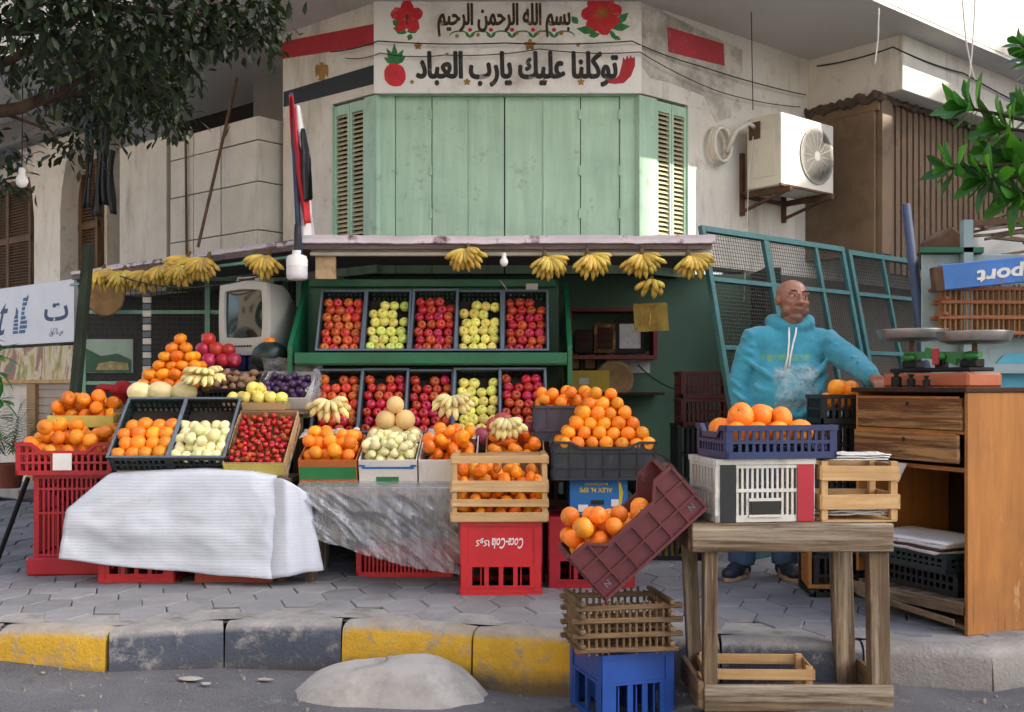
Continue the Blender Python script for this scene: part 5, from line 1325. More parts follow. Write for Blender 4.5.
for k, m_ in enumerate((M_paper, M_darkred, M_paper, M_whitep)):
    mb = MB(); mb.grid(lambda u, v: V(((u - .5) * .38, (v - .5) * .52, .006 * noise.noise(V((u * 4, v * 4, k))))), 8, 8)
    o = mb.build('newspaper', m_, smooth=True, thick=.014); o.matrix_world = Mi @ T(.10, .32, .212 + k * .014) @ RZ(3 * k - 4)
    tag(o, ['white newspaper bundle at the bottom of the desk shelf stack', 'dark red folder in the desk shelf stack', 'printed newspaper in the desk shelf stack', 'white paper topmost in the desk shelf stack'][k], 'newspaper')
# low wooden cart with casters behind the table
cM = T(1.60, 5.60, PAVE) @ RZ(-8)
ct = thing('wooden_cart', 'low open wooden cart on casters behind the old table', 'cart', cM)
MB().box(-.02, .62, 0, .42, .05, .07).build('base', M_desk, ct, bevel=.002); MB().box(-.02, .0, 0, .42, .0705, .30).build('side_panel', M_desk, ct, bevel=.002)
MB().box(.001, .62, .40, .42, .0705, .32).build('back_panel', M_desk, ct, bevel=.002); MB().box(.6, .62, 0, .399, .0705, .30).build('side_panel', M_desk, ct, bevel=.002)
for x in (.0, .58):
    for y in (.03, .37): mb = MB(); mb.lathe([(.026, -.012), (.028, 0), (.026, .012)], 14, T(x, y, .028) @ RY(90)); mb.build('caster', M_black, ct, smooth=True, angle=40)

# crates with oranges next to the man
cx_ = at(843, 420, 5.6).x
for k in range(4): crate('stacked_crate', 'black crate in the stack beside the desk, %s' % ['bottom one', 'second from bottom', 'third from bottom', 'second from top'][k], T(cx_, 5.62, PAVE + k * .232), .30, .3, .23, M_black, n=(7, 7))
M = T(cx_, 5.6, PAVE + .93)
crate('fruit_crate', 'black crate of oranges at the man\'s hand, topmost of the stack beside the desk', M, .23, .28, .155, M_black, n=(5, 6), liner=M_dark, lz=.07)
put('orange', M, [(-.06, .06, .115), (.03, .06, .115), (-.04, .15, .12), (.05, .15, .12), (-.005, .1, .19), (.07, .09, .185), (.0, .22, .12), (.055, .2, .19)], .046, 'orange in the black crate at the man\'s hand', 'orange', 'oranges at the man\'s hand')

# ---------------------------------------------------------------- balance scale on the desk
sM = Md @ T(.22, .36, Hd + .004)
scl = thing('balance_scale', 'old shop balance scale with two aluminium pans and green frame on the desk', 'scale', sM)
MB().box(-.12, .10, -.28, .28, .0, .068).build('base', M_orangebase, scl, bevel=.01)
mb = MB(); mb.box(-.09, .07, -.26, .26, .076, .095); mb.box(-.02, .02, -.03, .03, .095, .17)
for y in (-.19, .19): mb.box(-.03, .03, y - .05, y + .05, .095, .135)
mb.build('frame', M_iron, scl, bevel=.005)
mb = MB(); mb.bar((0, -.24, .15), (0, .24, .165), .03, .035); mb.bar((0, -.1, .12), (0, .1, .185), .022, .03); 
for y in (-.2, 0, .2): mb.ell((-.02, y, .15), (.022, .05, .022), 10)
mb.build('beam', M_ggreen, scl, bevel=0, smooth=True, angle=40)
MB().box(-.045, -.03, -.02, .02, .11, .19).build('pointer_housing', M_redf, scl, bevel=.004)
for y, dz, nm in ((-.205, .0, 'pan'), (.2, .03, 'pan')):
    mb = MB(); mb.tube([(0, y, .155), (0, y, .215 + dz)], .012, 8); mb.build('pan_support', M_rust, scl)
    mb = MB(); mb.lathe([(.005, .213), (.115, .213), (.15, .224), (.165, .262), (.171, .263), (.172, .258), (.155, .218), (.12, .206), (.005, .206)], 36, T(0, y, dz)); mb.build(nm, M_alu, scl, smooth=True, angle=35)
for y, s in ((.12, 1), (.02, .8), (-.08, .7)):
    mb = MB(); mb.lathe([(.025, 0), (.026, .05), (.012, .055), (.012, .065), (.018, .07), (.018, .08)], 12, Matrix.Scale(s, 4)); o = mb.build('brass_weight', M_iron, smooth=True, angle=40); o.matrix_world = Md @ T(.045, .36 + y, Hd + .004); tag(o, 'dark iron weight standing on the desk in front of the scale', 'weight', 'weights before the scale'); o.name = 'iron_weight'

# ---------------------------------------------------------------- kiosk behind the desk
KX = 2.26
kM = T(KX, 5.75, PAVE)
kb = thing('metal_kiosk', 'pale blue sheet metal kiosk behind the scale at the right edge', 'kiosk', kM); ko = V((KX, 5.75, PAVE))
MB().prism([(KX, 5.80, PAVE), (3.6, 5.80, PAVE), (3.6, 6.6, PAVE), (KX + .34, 6.6, PAVE)], (0, 0, 2.06 - PAVE)).build('cabinet', M_kioskblue, kb, org=ko, bevel=.006)
MB().prism([(KX - .03, 5.74, 2.062), (KX + .32, 5.74, 2.062), (KX + .6, 6.6, 2.062), (KX + .3, 6.6, 2.062)], (0, 0, .028)).build('roof_edge', M_rackgreen, kb, org=ko)
MB().box(KX + .21, KX + .262, 5.74, 5.79, 1.35, 2.24).build('post', M_kioskblue, kb, org=ko)
mb = MB(); mb.bar((KX + .24, 5.76, 2.22), (3.4, 5.9, 2.30), .03); mb.build('rail', M_rust, kb, org=ko)
mb = MB(); c = at(1010, 372, 5.79); mb.lathe([(.001, 0), (.13, 0), (.13, .004)], 9, T(c.x + .03, 5.795, c.z - .02) @ RX(90)); stk = mb.build('sticker', M_sticker, kb, org=ko)
MB().box(KX + .25, 3.45, 5.7, 5.80, 1.40, 1.45).build('ledge', M_kioskblue, kb, org=ko)
a_, b_ = at(940, 278, 5.62), at(1062, 266, 5.66)
sg = thing('shop_sign', 'weathered blue sign board hung upside down with white lettering on the kiosk', 'sign', T(a_))
d_ = (b_ - a_); L_ = d_.length; ang = math.degrees(math.atan2(d_.z, d_.x))
sb = MB().box(0, L_, -.02, .03, -.068, .068); sb.build('board', M_signblue, sg, bevel=.004).rotation_euler = (0, R(-ang), 0)
o = MB().box(-.04, .012, -.024, .034, -.072, .06).build('end_cap', M_rust, sg, bevel=.004); o.rotation_euler = (0, R(-ang), 0)
text('Sport', M_whitep, sg, RY(-ang) @ T(.345, -.022, -.008) @ FACE @ RZ(180), w=.32, h=.10, bold=.03, shear=.15, extrude=.003)
lattice_crate('lattice_crate', 'light brown palm stick lattice crate on the kiosk ledge below the blue sign', T(at(1010, 341, 5.66).x, 5.66, at(1010, 341, 5.66).z + .022), .72, .12, .28, 24, 3, M_palmlight, M_palmlightx, top=False)
rr = random.Random(5)
for k in range(22):
    c = V((KX + .30 + rr.random() * .5, 5.82 + rr.random() * .45, 2.10 + k * .009)); a = R(rr.uniform(-14, 22)); l = rr.uniform(.25, .6)
    mb = MB(); mb.bar(c, c + V((math.cos(a) * l, rr.uniform(-.1, .1), math.sin(a) * l * .6)), .04, .014)
    tag(mb.build('scrap_board', (M_cratewood, M_oldx, M_palmx, M_oldx)[k % 4]), 'loose scrap board in the heap on the kiosk roof', 'board', 'scrap boards on the kiosk roof')
mb = MB(); mb.prism([(KX + .10, 5.9, 2.092), (KX + .30, 5.9, 2.092), (KX + .27, 5.9, 2.19), (KX + .21, 5.9, 2.23), (KX + .13, 5.9, 2.17)], (0, .25, 0)); tag(mb.build('rusty_tin', M_rust, bevel=.01), 'dark rusty tin lying on the kiosk roof beside the post', 'tin')
pl_ = MB().tube([at(929, 400, 5.7), at(906, 206, 6.4)], .028, 10); tag(pl_.build('metal_pole', M_bluepole, smooth=True), 'blue grey metal pole leaning between the mesh panels and the kiosk', 'pole')
cl = MB(); cl.grid(lambda u, v: at(975 + 75 * u, 228 + 30 * v, 6.45) + V((0, .03 * math.sin(u * 9 + v * 4), 0)), 12, 8); tag(cl.build('cloth_cover', M_cardw, smooth=True, thick=.006), 'cream cover lying over the boards on the kiosk roof', 'cover')

# ---------------------------------------------------------------- green mesh panels leaning behind the man
def mesh_panel(label, base, length, height, lean, verts, hors, cell=.027, m=M_teal):
    M = T(base) @ Matrix(((U.x, -NR.x, 0, 0), (U.y, -NR.y, 0, 0), (0, 0, 1, 0), (0, 0, 0, 1))) @ RX(-lean)
    t = thing('mesh_panel', label, 'mesh panel', M, 'mesh panels behind the man')
    mb = MB(); w = .042
    mb.box(0, w, -.018, .018, 0, height); mb.box(length - w, length, -.018, .018, 0, height)
    mb.box(w, length - w, -.018, .018, height - w, height); mb.box(w, length - w, -.018, .018, 0, w)
    for x, ww in verts: mb.box(x - ww / 2, x + ww / 2, -.017, .017, w, height - w)
    for z in hors: mb.box(w, length - w, -.0165, .0165, z - .016, z + .016)
    mb.build('frame', m, t, bevel=.002)
    mb = MB(); n1, n2 = int(length / cell), int(height / cell); q = .0015
    for i in range(1, n1): x = length * i / n1; mb.box(x - q, x + q, .004, .006, .02, height - .02)
    for i in range(1, n2): z = height * i / n2; mb.box(.02, length - .02, .0061, .008, z - q, z + q)
    mb.build('wire_mesh', M_wire, t); return t
mesh_panel('left teal framed mesh panel leaning at the wall directly behind the man', (1.58, 6.86, PAVE), 1.74, 2.28, 11.5, [(.72, .06), (1.35, .035)], [.95, 1.42, 1.90])
mesh_panel('right teal framed mesh panel leaning between the man and the kiosk', (1.58 + .766 * 1.78, 6.84 + .643 * 1.78, PAVE), 1.0, 2.26, 11.5, [(.5, .03)], [.95, 1.42, 1.90])

# ---------------------------------------------------------------- air conditioner on the right wall
AM = T(PR(1.15, 0, 2.93)) @ Matrix(((U.x, -NR.x, 0, 0), (U.y, -NR.y, 0, 0), (0, 0, 1, 0), (0, 0, 0, 1)))      # local y points into the wall
ac = thing('air_conditioner', 'old cream air conditioner unit on a rusty bracket on the right wall', 'air conditioner', AM)
MB().box(0, .74, -.456, -.12, .02, .60).build('casing', M_acw, ac, bevel=.008)
MB().box(-.004, .745, -.459, -.44, .012, .03).build('bottom_edge', M_rust, ac)
MB().box(-.006, .0, -.40, -.18, .1, .48).build('side_cover', M_acw, ac, bevel=.002)
MB().box(-.012, -.006, -.26, -.15, .42, .56).build('valve_plate', M_rust, ac)
g = MB(); gM = T(.49, -.458, .31) @ RX(90)
for r in [.03 + .02 * k for k in range(11)]: g.lathe([(r, 0), (r + .004, .002), (r + .004, .007), (r, .007)], 30, gM)
for k in range(8): a = k * math.pi / 8; g.bar(gM @ V((math.cos(a) * .235, math.sin(a) * .235, .006)), gM @ V((-math.cos(a) * .235, -math.sin(a) * .235, .006)), .005)
g.lathe([(.001, .0), (.04, 0), (.04, .008), (.001, .009)], 20, gM); g.build('fan_grille', mat('grille_grey', '#8d8980', .5, .1, 6), ac)
mb = MB(); mb.lathe([(.001, .0), (.228, .0), (.228, .0015), (.001, .0015)], 30, gM); mb.build('fan_opening', mat('dark_fan_opening', '#55524b', .7, .2, 9), ac)
mb = MB()
for x in (.06, .64):
    mb.box(x, x + .035, -.50, 0, -.03, .015); mb.bar((x + .017, -.45, -.02), (x + .017, -.01, -.14), .022); mb.box(x, x + .035, -.03, 0, -.17, .35)
mb.box(.06, .68, -.06, -.03, -.03, .0); mb.build('bracket', M_rust, ac)
mb = MB()
pts = [(-.0, -.2, .52), (-.08, -.2, .54), (-.16, -.14, .48), (-.24, -.10, .30)]
mb.tube(pts, .02, 10); 
for k in range(3):
    mb.tube([(-.27 + .12 * math.cos(q * .52) * (1 - .05 * k), -.05 - .02 * k, .36 + .15 * math.sin(q * .52) * (1 - .04 * k)) for q in range(13)], .016, 8)
mb.build('pipe_coil', M_pipe, ac, smooth=True)
mb = MB(); mb.tube([(.0, -.19, .47), (-.03, -.2, .4), (-.02, -.15, .0), (-.01, -.1, -.9)], .004, 6); mb.build('drain_hose', M_cablew, ac)

# ---------------------------------------------------------------- things inside the shop
sf = thing('wall_shelf', 'dark red framed wall shelf with picture frames inside the shop', 'shelf', at(612, 355, 8.5)); so2 = at(612, 355, 8.5)
a0, a1 = at(568, 358, 8.5), at(656, 312, 8.5)
mb = MB(); mb.box(a0.x, a1.x, 8.42, 8.69, a0.z - .01, a0.z + .02); mb.box(a0.x, a1.x, 8.42, 8.69, a1.z - .0, a1.z + .025); mb.box(a0.x, a0.x + .03, 8.42, 8.69, a0.z + .02, a1.z); mb.box(a1.x - .03, a1.x, 8.42, 8.69, a0.z + .02, a1.z)
mb.build('frame', mat('shelf_red_paint', '#7a2622', .5, .2, 5), sf, org=so2)
for px, w_, h_, m_, lb_ in ((584, 18, 24, M_iron, 'small black picture frame at the left on the red wall shelf'), (605, 22, 30, M_drawer, 'brown wooden picture frame in the middle of the red wall shelf'), (630, 30, 34, M_iron, 'black picture frame with a pale picture at the right on the red wall shelf')):
    c = at(px, 353.5, 8.5); w2, h2 = w_ * 8.5 / F / 2, h_ * 8.5 / F
    pf = thing('picture_frame', lb_, 'picture frame', c); MB().box(-w2, w2, 0, .02, 0.005, h2).build('frame', m_, pf, bevel=.003)
    MB().box(-w2 * .7, w2 * .7, -.003, .0, h2 * .15, h2 * .87).build('picture', M_paper if w_ == 30 else M_deskdark, pf)
c = at(584, 392, 8.3); yb = thing('yellow_carton', 'yellow carton standing behind the purple grey crate inside the shop', 'box', c); MB().box(-.16, .2, 0, .25, 0, .17).build('body', M_yellowc, yb, bevel=.003); MB().box(-.04, .04, -.003, 0, .06, .11).build('label_patch', M_paper, yb)
sh2 = MB().box(.35, 1.2, 8.25, 8.69, 1.265, 1.285); tag(sh2.build('low_shelf', M_deskdark), 'dark low shelf board under the yellow carton inside the shop', 'shelf')
for px, lb_ in ((574, 'left one of two small framed pictures above the yellow carton'), (590, 'right one of two small framed pictures above the yellow carton')):
    c = at(px, 372, 8.66); pf = thing('picture_frame', lb_, 'picture frame', c); MB().box(-.055, .055, 0, .02, -.0, .2).build('frame', M_iron, pf); MB().box(-.04, .04, -.003, 0, .03, .17).build('picture', M_card, pf)
mb = MB(); mb.lathe([(.01, 0), (.06, .004), (.12, .014), (.15, .03), (.155, .04), (.13, .03), (.01, .014)], 28, T(at(614, 380, 8.45)) @ RX(80)); tag(mb.build('woven_tray', M_basket, smooth=True), 'round woven tray leaning on the green wall inside the shop', 'tray')
mb = MB(); c = at(628, 362, 8.68); mb.box(c.x - .18, c.x + .18, 8.68, 8.696, c.z - .09, c.z + .09); tag(mb.build('wall_paper_notice', M_paper), 'grey paper notice on the green wall beside the woven tray', 'notice')
mb = MB(); mb.grid(lambda u, v: at(633 + 34 * u + 2 * v, 304 + 28 * v - 1.5 * u, 6.98) + V((0, .01 * math.sin(u * 7), 0)), 10, 6); cs = mb.build('cardboard_sign', mat('shaded_yellow_card', '#86702e', .9, .2, 9, dirt=('#5c4c22', .5, .7, 14)), thick=.006); tag(cs, 'worn yellow cardboard price sign hanging under the small banana bunch', 'sign')  # the card's dull yellow has the canopy shade mixed into it
for k in range(3): 
    mb = MB(); x = 640 + k * 8.5; mb.prism([at(x, 326, 6.972), at(x + 2, 326 - 2, 6.972), at(x + 3.5, 312 - 2 * (k % 2), 6.972), at(x + 1.5, 312, 6.972)], (0, -.002, 0)); o = mb.build('pen_stroke', M_drawer); o.parent = cs
for k in range(2): crate('stacked_crate', 'dark red crate in the shop behind the man, %s of two' % ('lower', 'upper')[k], T(at(706, 425, 7.3).x, 7.25, 1.06 + k * .19), .36, .3, .185, M_darkred, n=(10, 8))
for z in (.2, .64): crate('stacked_crate', 'black tall crate deep in the shop below the dark red crates, %s one' % ('lower' if z < .5 else 'upper'), T(at(706, 425, 7.3).x, 7.27, z), .4, .34, .425, M_black, n=(9, 8))
crate('stacked_crate', 'dull yellow crate on the floor behind the tilted maroon crate', T(at(672, 560, 6.9).x, 6.9, PAVE), .5, .36, .25, M_yellowc, n=(12, 9))
mb = MB()
for q in range(9): mb.ell((.98 + rr.uniform(-.14, .14), 6.98 + rr.uniform(-.08, .08), .62 + rr.uniform(-.12, .16)), (.14, .12, .12), 10)
tag(mb.build('plastic_bag', M_black, smooth=True, remesh=.02, smo=3), 'bulging black plastic bags on the crate beside the shop entrance', 'bags')
crate('stacked_crate', 'black crate under the black plastic bags', T(.98, 6.82, .2), .5, .34, .30, M_black, n=(10, 8))
MB_ = MB().box(at(283, 370, 7.75).x, at(307, 370, 7.75).x, 7.75, 7.79, .2, 1.92); tag(MB_.build('wooden_board', wood('red_brown_board', '#54301f', '#38200f', 'z')), 'tall dark red brown board standing between the television and the green rack', 'board')
c = at(326, 267, 6.97); tag(MB().box(c.x - .066, c.x + .066, 6.95, 6.99, c.z - .08, c.z + .075).build('wooden_plaque', mat('tan_plaque', '#b39a76', .8, .2, 14, dirt=('#7a6245', .5, .7, 18))), 'square tan plaque hanging under the canopy beside the white lamp', 'plaque')

# ---------------------------------------------------------------- left stall frame with mesh
fr = thing('stall_frame', 'mint green metal stall frame with wire mesh at the left of the shop', 'frame', at(83, 530, 8.3)); fo = at(83, 530, 8.3)
A = V((at(84, 300, 8.3).x, 8.3, 0)); D_ = V((1, 0, 0)); 
def fp_(u, z): return A + D_ * u + ZU * z
mb = MB()
for u in (0, .98, 1.70): mb.bar(fp_(u, PAVE), fp_(u, 2.2), .04)
for z in (1.36, 1.92, 2.18, .75): mb.bar(fp_(.02, z), fp_(1.74, z), .028)
mb.build('frame', M_tealmint, fr, org=fo)
mb = MB()
for i in range(1, 42): mb.bar(fp_(i * .041, .75), fp_(i * .041, 2.18), .004)
for i in range(1, 36): mb.bar(fp_(.02, .75 + i * .0405), fp_(1.72, .75 + i * .0405), .004)
mb.build('wire_mesh', M_wire, fr, org=fo)
o_ = MB().bar(at(62, 410, 7.2) + V((0, 0, -.9)), at(89, 244, 7.5), .065, .05); tag(o_.build('leaning_post', wood('dark_green_post', '#3c4a3c', '#242a22', 'z')), 'dark green wooden post leaning at the left end of the stall', 'post')
mb = MB(); p0 = fp_(.03, 1.44) + V((.0, -.03, 0)); mb.obox(p0, D_ * .37, V((.0, -.008, 0)), ZU * .265); po_ = mb.build('poster', mat('poster_sky', '#8fa79c', .6, .25, 5))
tag(po_, 'landscape poster with green hills on the left stall frame', 'poster')
for (u0, z0, pts, m_) in ((.0, 0, [(0, .0), (.36, .0), (.36, .1), (.25, .15), (.12, .13), (.0, .19)], mat('poster_hills', '#2f5a45', .6, .35, 12)), (0, 0, [(.08, .02), (.34, .02), (.33, .075), (.2, .09), (.1, .07)], mat('poster_houses', '#9a8f62', .6, .5, 25))):
    mb = MB(); mb.prism([p0 + V((.0, -.0082 - (.001 if m_.name == 'poster_houses' else 0), 0)) + D_ * u + ZU * (z + .002) for u, z in pts], V((.0, -.0008, 0))); o = mb.build('printed_picture', m_); o.parent = po_
mb = MB(); mb.lathe([(.01, .0), (.14, .004), (.15, .012), (.14, .02), (.01, .016)], 30, T(at(106, 297, 8.18)) @ RX(90) @ RZ(20)); tag(mb.build('round_wicker_lid', M_basket, smooth=True, angle=40), 'round brown wicker lid hanging under the leftmost bananas', 'lid')
st_ = thing('sachet_strip', 'pale strip of small sachets hanging from the canopy at left', 'sachets', at(147, 290, 7.9))
for k in range(14): MB().box(-.032, .032, -.006, .006, -.045 - k * .052, 0 - k * .052).build('sachet', M_cablew if k % 2 else M_rim, st_, bevel=.004)
mb = MB()
for q in range(14): mb.ell((at(120, 385, 7.0).x + rr.uniform(-.12, .1), 7.0 + rr.uniform(-.08, .08), 1.27 + rr.uniform(-.06, .08)), (.05, .06, .03), 10, RZ(0))
tag(mb.build('red_cloth', mat('red_fabric', '#8c1722', .85, .2, 8, .3, 50), smooth=True, remesh=.014, smo=3), 'bundled red cloth lying before the mint stall frame', 'cloth')
tag(MB().box(at(92, 420, 7).x, at(150, 420, 7).x, 6.96, 7.3, 1.18, 1.21).build('low_shelf', M_tealmint), 'mint shelf board under the red cloth', 'shelf')
bt = thing('water_bottle', 'clear plastic bottle with pale label beside the red cloth', 'bottle', V((at(137, 398, 6.85).x, 6.98, 1.212)))
mb = MB(); mb.lathe([(.03, 0), (.034, .01), (.034, .1), (.03, .13), (.014, .16), (.013, .175)], 16); mb.build('body', mat('bottle_plastic', '#a9b6bd', .15, .1, 9, spec=.8), bt, smooth=True, angle=40)
mb = MB(); mb.lathe([(.0352, .04), (.0352, .085)], 16); mb.build('label_patch', M_signblue, bt, smooth=True); mb = MB(); mb.lathe([(.015, .175), (.015, .19)], 12); mb.build('cap', M_whitep, bt)

# ---------------------------------------------------------------- bananas along the canopy edge
hang = []
for i, (px, py, Y, sd_) in enumerate([(104, 271, 8.0, 1), (124, 272, 7.95, 2), (147, 272, 7.85, 3), (167, 266, 7.7, 4), (187, 267, 7.6, 5), (208, 259, 7.4, 6), (188, 258, 7.66, 12), (268, 257, 7.0, 7), (468, 250, 6.86, 8), (545, 258, 6.86, 9), (588, 256, 6.86, 10), (642, 256, 6.86, 11), (689, 257, 6.86, 12)]):
    wh = ['leftmost of the row under the left canopy', 'second from left under the left canopy', 'third from left under the left canopy', 'fourth from left under the left canopy', 'fifth from left under the left canopy', 'rightmost of the left row, above the mandarins', 'small one tucked behind the fifth of the left row',
          'alone between the left row and the white lamp', 'leftmost under the front canopy edge', 'second under the front canopy edge, right of the bulb', 'third under the front canopy edge', 'fourth under the front canopy edge, above the small bunch', 'rightmost under the front canopy edge by the mesh panel'][i]
    c = at(px, py, Y); sc_ = 1.0 if px > 230 else 1.08
    b = banana_hand('banana_bunch', 'hanging yellow banana bunch, %s' % wh, T(c) @ RZ(rf.uniform(-30, 30) - (20 if px < 230 else 0)) @ RY(rf.uniform(-14, 14)), 'banana bunches hanging from the canopy', M_banana, n=19, spread=64, seed=sd_, rows_=2, lng=.165 * sc_, fat=.86, curl=.62)
    mb = MB(); mb.tube([V((0, .006, .03)), V((rf.uniform(-.01, .01), .01, max(.055, 2.25 - c.z)))], .004, 5); o = mb.build('string', M_cable, b)
banana_hand('banana_bunch', 'small banana bunch hanging below the fourth front bunch above the cardboard sign', T(at(650, 283, 6.9)) @ RY(12), 'banana bunches hanging from the canopy', M_banana, n=7, spread=48, seed=4, rows_=2, lng=.12)

# ---------------------------------------------------------------- lamps and flag
lp = thing('hanging_lamp', 'white cylindrical lamp hanging beside the flag pole', 'lamp', at(297, 280, 6.8)); 
mb = MB(); mb.lathe([(.01, -.002), (.05, .0), (.066, .012), (.068, .04), (.068, .085)], 24); mb.build('diffuser', mat('lamp_diffuser', '#d9dadd', .35, .03, 5), lp, smooth=True, angle=50)
mb = MB(); mb.lathe([(.0685, .086), (.0685, .13), (.06, .155), (.03, .165), (.03, .19)], 24); mb.build('housing', M_whitep, lp, smooth=True, angle=40)
mb = MB(); mb.tube([(0, 0, .19), (0, 0, .30), (.0, .02, .36)], .02, 10); mb.build('socket', M_black, lp)
def bulb(px, py, Y, label, r=.03, top=None):
    t = thing('light_bulb', label, 'bulb', at(px, py, Y)); mb = MB(); mb.ell((0, 0, 0), (r, r, r * 1.15), 16); mb.build('glass', M_whitep, t, smooth=True)
    mb = MB(); mb.lathe([(r * .55, r * .9), (r * .55, r * 1.9), (r * .4, r * 2.2)], 12); mb.build('socket', M_whitep, t); mb = MB(); mb.tube([(0, 0, r * 2.1), (.003, .01, r * 2.1 + (top or .06))], .004, 5); mb.build('cord', M_cable, t)
bulb(504, 262, 6.84, 'small white bulb hanging between the first two front banana bunches', .027)
bulb(22, 181, 6.0, 'white bulb hanging under the dark tree at upper left', .034, 1.2)
fl = thing('flag', 'red white and black flag furled on a dark pole before the left shutters', 'flag', at(299, 280, 6.78)); fo2 = at(299, 280, 6.78)
mb = MB(); mb.tube([at(300, 258, 6.80), at(291, 93, 6.95)], [.02, .012], 10); mb.build('pole', M_bluepole, fl, org=fo2, smooth=True)
def fband(l, r_, seed):
    def fn(u, v):
        a = poly1(l, v); b = poly1(r_, v); p = a.lerp(b, u); p.y += .03 * math.sin(u * 5 + v * 3 + seed) + .015 * noise.noise(V((u * 3, v * 7, seed))); return p
    return fn
for nm, l, r_, m_, sd_ in (('red_band', [at(289, 95, 6.90), at(290, 140, 6.87), at(294, 180, 6.85), at(301, 207, 6.84), at(305, 226, 6.83)], [at(294, 95, 6.90), at(299, 138, 6.87), at(304, 172, 6.85), at(308, 198, 6.84), at(310, 222, 6.83)], mat('flag_red', '#c2252c', .7, .1, 5, .2, 60), 0),
                      ('white_band', [at(292, 108, 6.93), at(290, 150, 6.92), at(292, 190, 6.91), at(299, 215, 6.90), at(303, 243, 6.885)], [at(300, 106, 6.93), at(306, 140, 6.92), at(308, 180, 6.91), at(311, 212, 6.90), at(314, 238, 6.885)], mat('flag_white', '#dcdad8', .7, .06, 5, .2, 60), 1),
                      ('black_band', [at(300, 132, 6.86), at(302, 165, 6.83), at(305, 202, 6.82)], [at(304, 128, 6.86), at(310, 158, 6.83), at(313, 198, 6.82)], M_blackp, 2)):
    mb = MB(); mb.grid(fband(l, r_, sd_), 8, 24); mb.build(nm, m_, fl, org=fo2, smooth=True, thick=.004)

# ---------------------------------------------------------------- building next door on the left
nb = thing('neighbour_building', 'cream building next door at the left with brown louvred shutters', 'building', PL(5, 0, 0)); no = PL(5, 0, 0)
mb = MB(); lb(mb, 4.5, 9.5, -.5, -.30, 1.4, 5.2); mb.build('wall', M_wall, nb, org=no)
def Lt(px, w_): p = onL(px, HY, w_); return (p - L0 - NL * w_).dot(UL)
def Lz(px, py, w_): return onL(px, py, w_).z
t_a, t_b = Lt(62, -.05), Lt(36, -.05); zc = Lz(50, 285, -.05)
mb = MB()
def colsec(z, ex): return [PL(t_a - ex, -.3, z), PL(t_a - ex, -.03, z), PL(t_b + ex, -.03, z), PL(t_b + ex, -.3, z)]
lv_ = [(1.2, 0), (3.2, 0), (3.45, .04), (3.7, .12), (3.95, .3), (4.1, .5)]
vs = [p for z, e in lv_ for p in colsec(z, e)]
mb.add(vs, [(i * 4 + k, i * 4 + (k + 1) % 4, (i + 1) * 4 + (k + 1) % 4, (i + 1) * 4 + k) for i in range(len(lv_) - 1) for k in range(4)] + [(0, 1, 2, 3), tuple(range(len(vs) - 4, len(vs)))]); mb.build('column', M_wall, nb, org=no)
for a, b in ((Lt(33, -.25), Lt(-12, -.25)), (Lt(100, -.25), Lt(66, -.25))):
    f_ = MB(); lb(f_, a, b, -.295, -.26, 2.3, 3.75); f_ = f_.build('window', M_brown, nb, org=no)
    mb = MB(); w_ = (b - a)
    for x0, x1 in ((a, a + .05), (b - .05, b), ((a + b) / 2 - .035, (a + b) / 2 + .035)): lb(mb, x0, x1, -.259, -.22, 2.3, 3.75)
    for z in (2.3, 3.02, 3.68): lb(mb, a, b, -.2585, -.225, z, z + .07)
    mb.build('frame', M_brown, f_, org=no)
    mb = MB(); z = 2.38
    while z < 3.66: mb.obox(PL(a + .05, -.258, z + .02), UL * (w_ - .1), NL * .028 - ZU * .02, ZU * .006); z += .034
    mb.build('louvre_slats', M_brown, f_, org=no)
mb = MB(); lb(mb, 4.35, 9, -.3, .15, 4.0, 4.25); mb.build('cornice', M_wallg, nb, org=no)
# sign board and printed board beneath it
s1 = thing('shop_sign', 'large white sign board with blue lettering and blue cat shaped emblem at far left', 'sign', PL(5.5, .05, 2.1)); s1o = PL(5.5, .05, 2.1)
tA, tB = Lt(74, .05), Lt(-60, .05)
mb = MB(); lb(mb, tA, tB, .0, .05, 1.80, 2.45); mb.build('board', mat('sign_white', '#dadde2', .5, .04, 4), s1, org=s1o)
mb = MB(); lb(mb, tA - .01, tB, .0, .055, 1.785, 1.80); mb.build('edge_strip', M_iron, s1, org=s1o)
SM = lambda px, py: T(onL(px, py, .051) - s1o) @ Matrix(((-UL.x, 0, NL.x, 0), (-UL.y, 0, NL.y, 0), (0, 1, 0, 0), (0, 0, 0, 1)))
M_ink = mat('sign_ink_blue', '#1b2c55', .5, .1, 5); M_inkg = mat('sign_ink_grey', '#4a4e5a', .5, .1, 5); M_inkb = mat('sign_emblem_blue', '#2c5a8c', .5, .3, 40)
text('ct', M_ink, s1, SM(-2, 320), h=.36, bold=.0, shear=.5, sx=.9)
text('\uFE95', M_ink, s1, SM(56, 312), w=.52, h=.19, bold=.02)
text('\uFEDD\uFEEE\uFEDB \uFE8E\uFE97 \uFEB1'[::1], M_inkg, s1, SM(56, 332), w=.30, h=.09, bold=.0)
def em(pts, m, nm='emblem'):
    mb = MB(); MM = SM(23, 318); mb.prism([MM @ V((x * 1.9, y * 1.05, 0)) for x, y in pts], NL * .002); return mb.build(nm, m, s1)
for k in range(8): 
    z = -.16 + k * .048; wd = .075 + .02 * math.sin(k * 1.1) - .005 * k
    em([(-.05 + .012 * k * .6, z), (-.05 + wd + .012 * k * .6, z), (-.045 + wd + .012 * k * .6, z + .036), (-.045 + .012 * k * .6, z + .036)], M_inkb)
for k in range(5): em([(-.13 + .004 * k, -.16 + .04 * k), (-.062, -.16 + .04 * k), (-.064, -.13 + .04 * k), (-.125 + .006 * k, -.13 + .04 * k)], M_inkb)
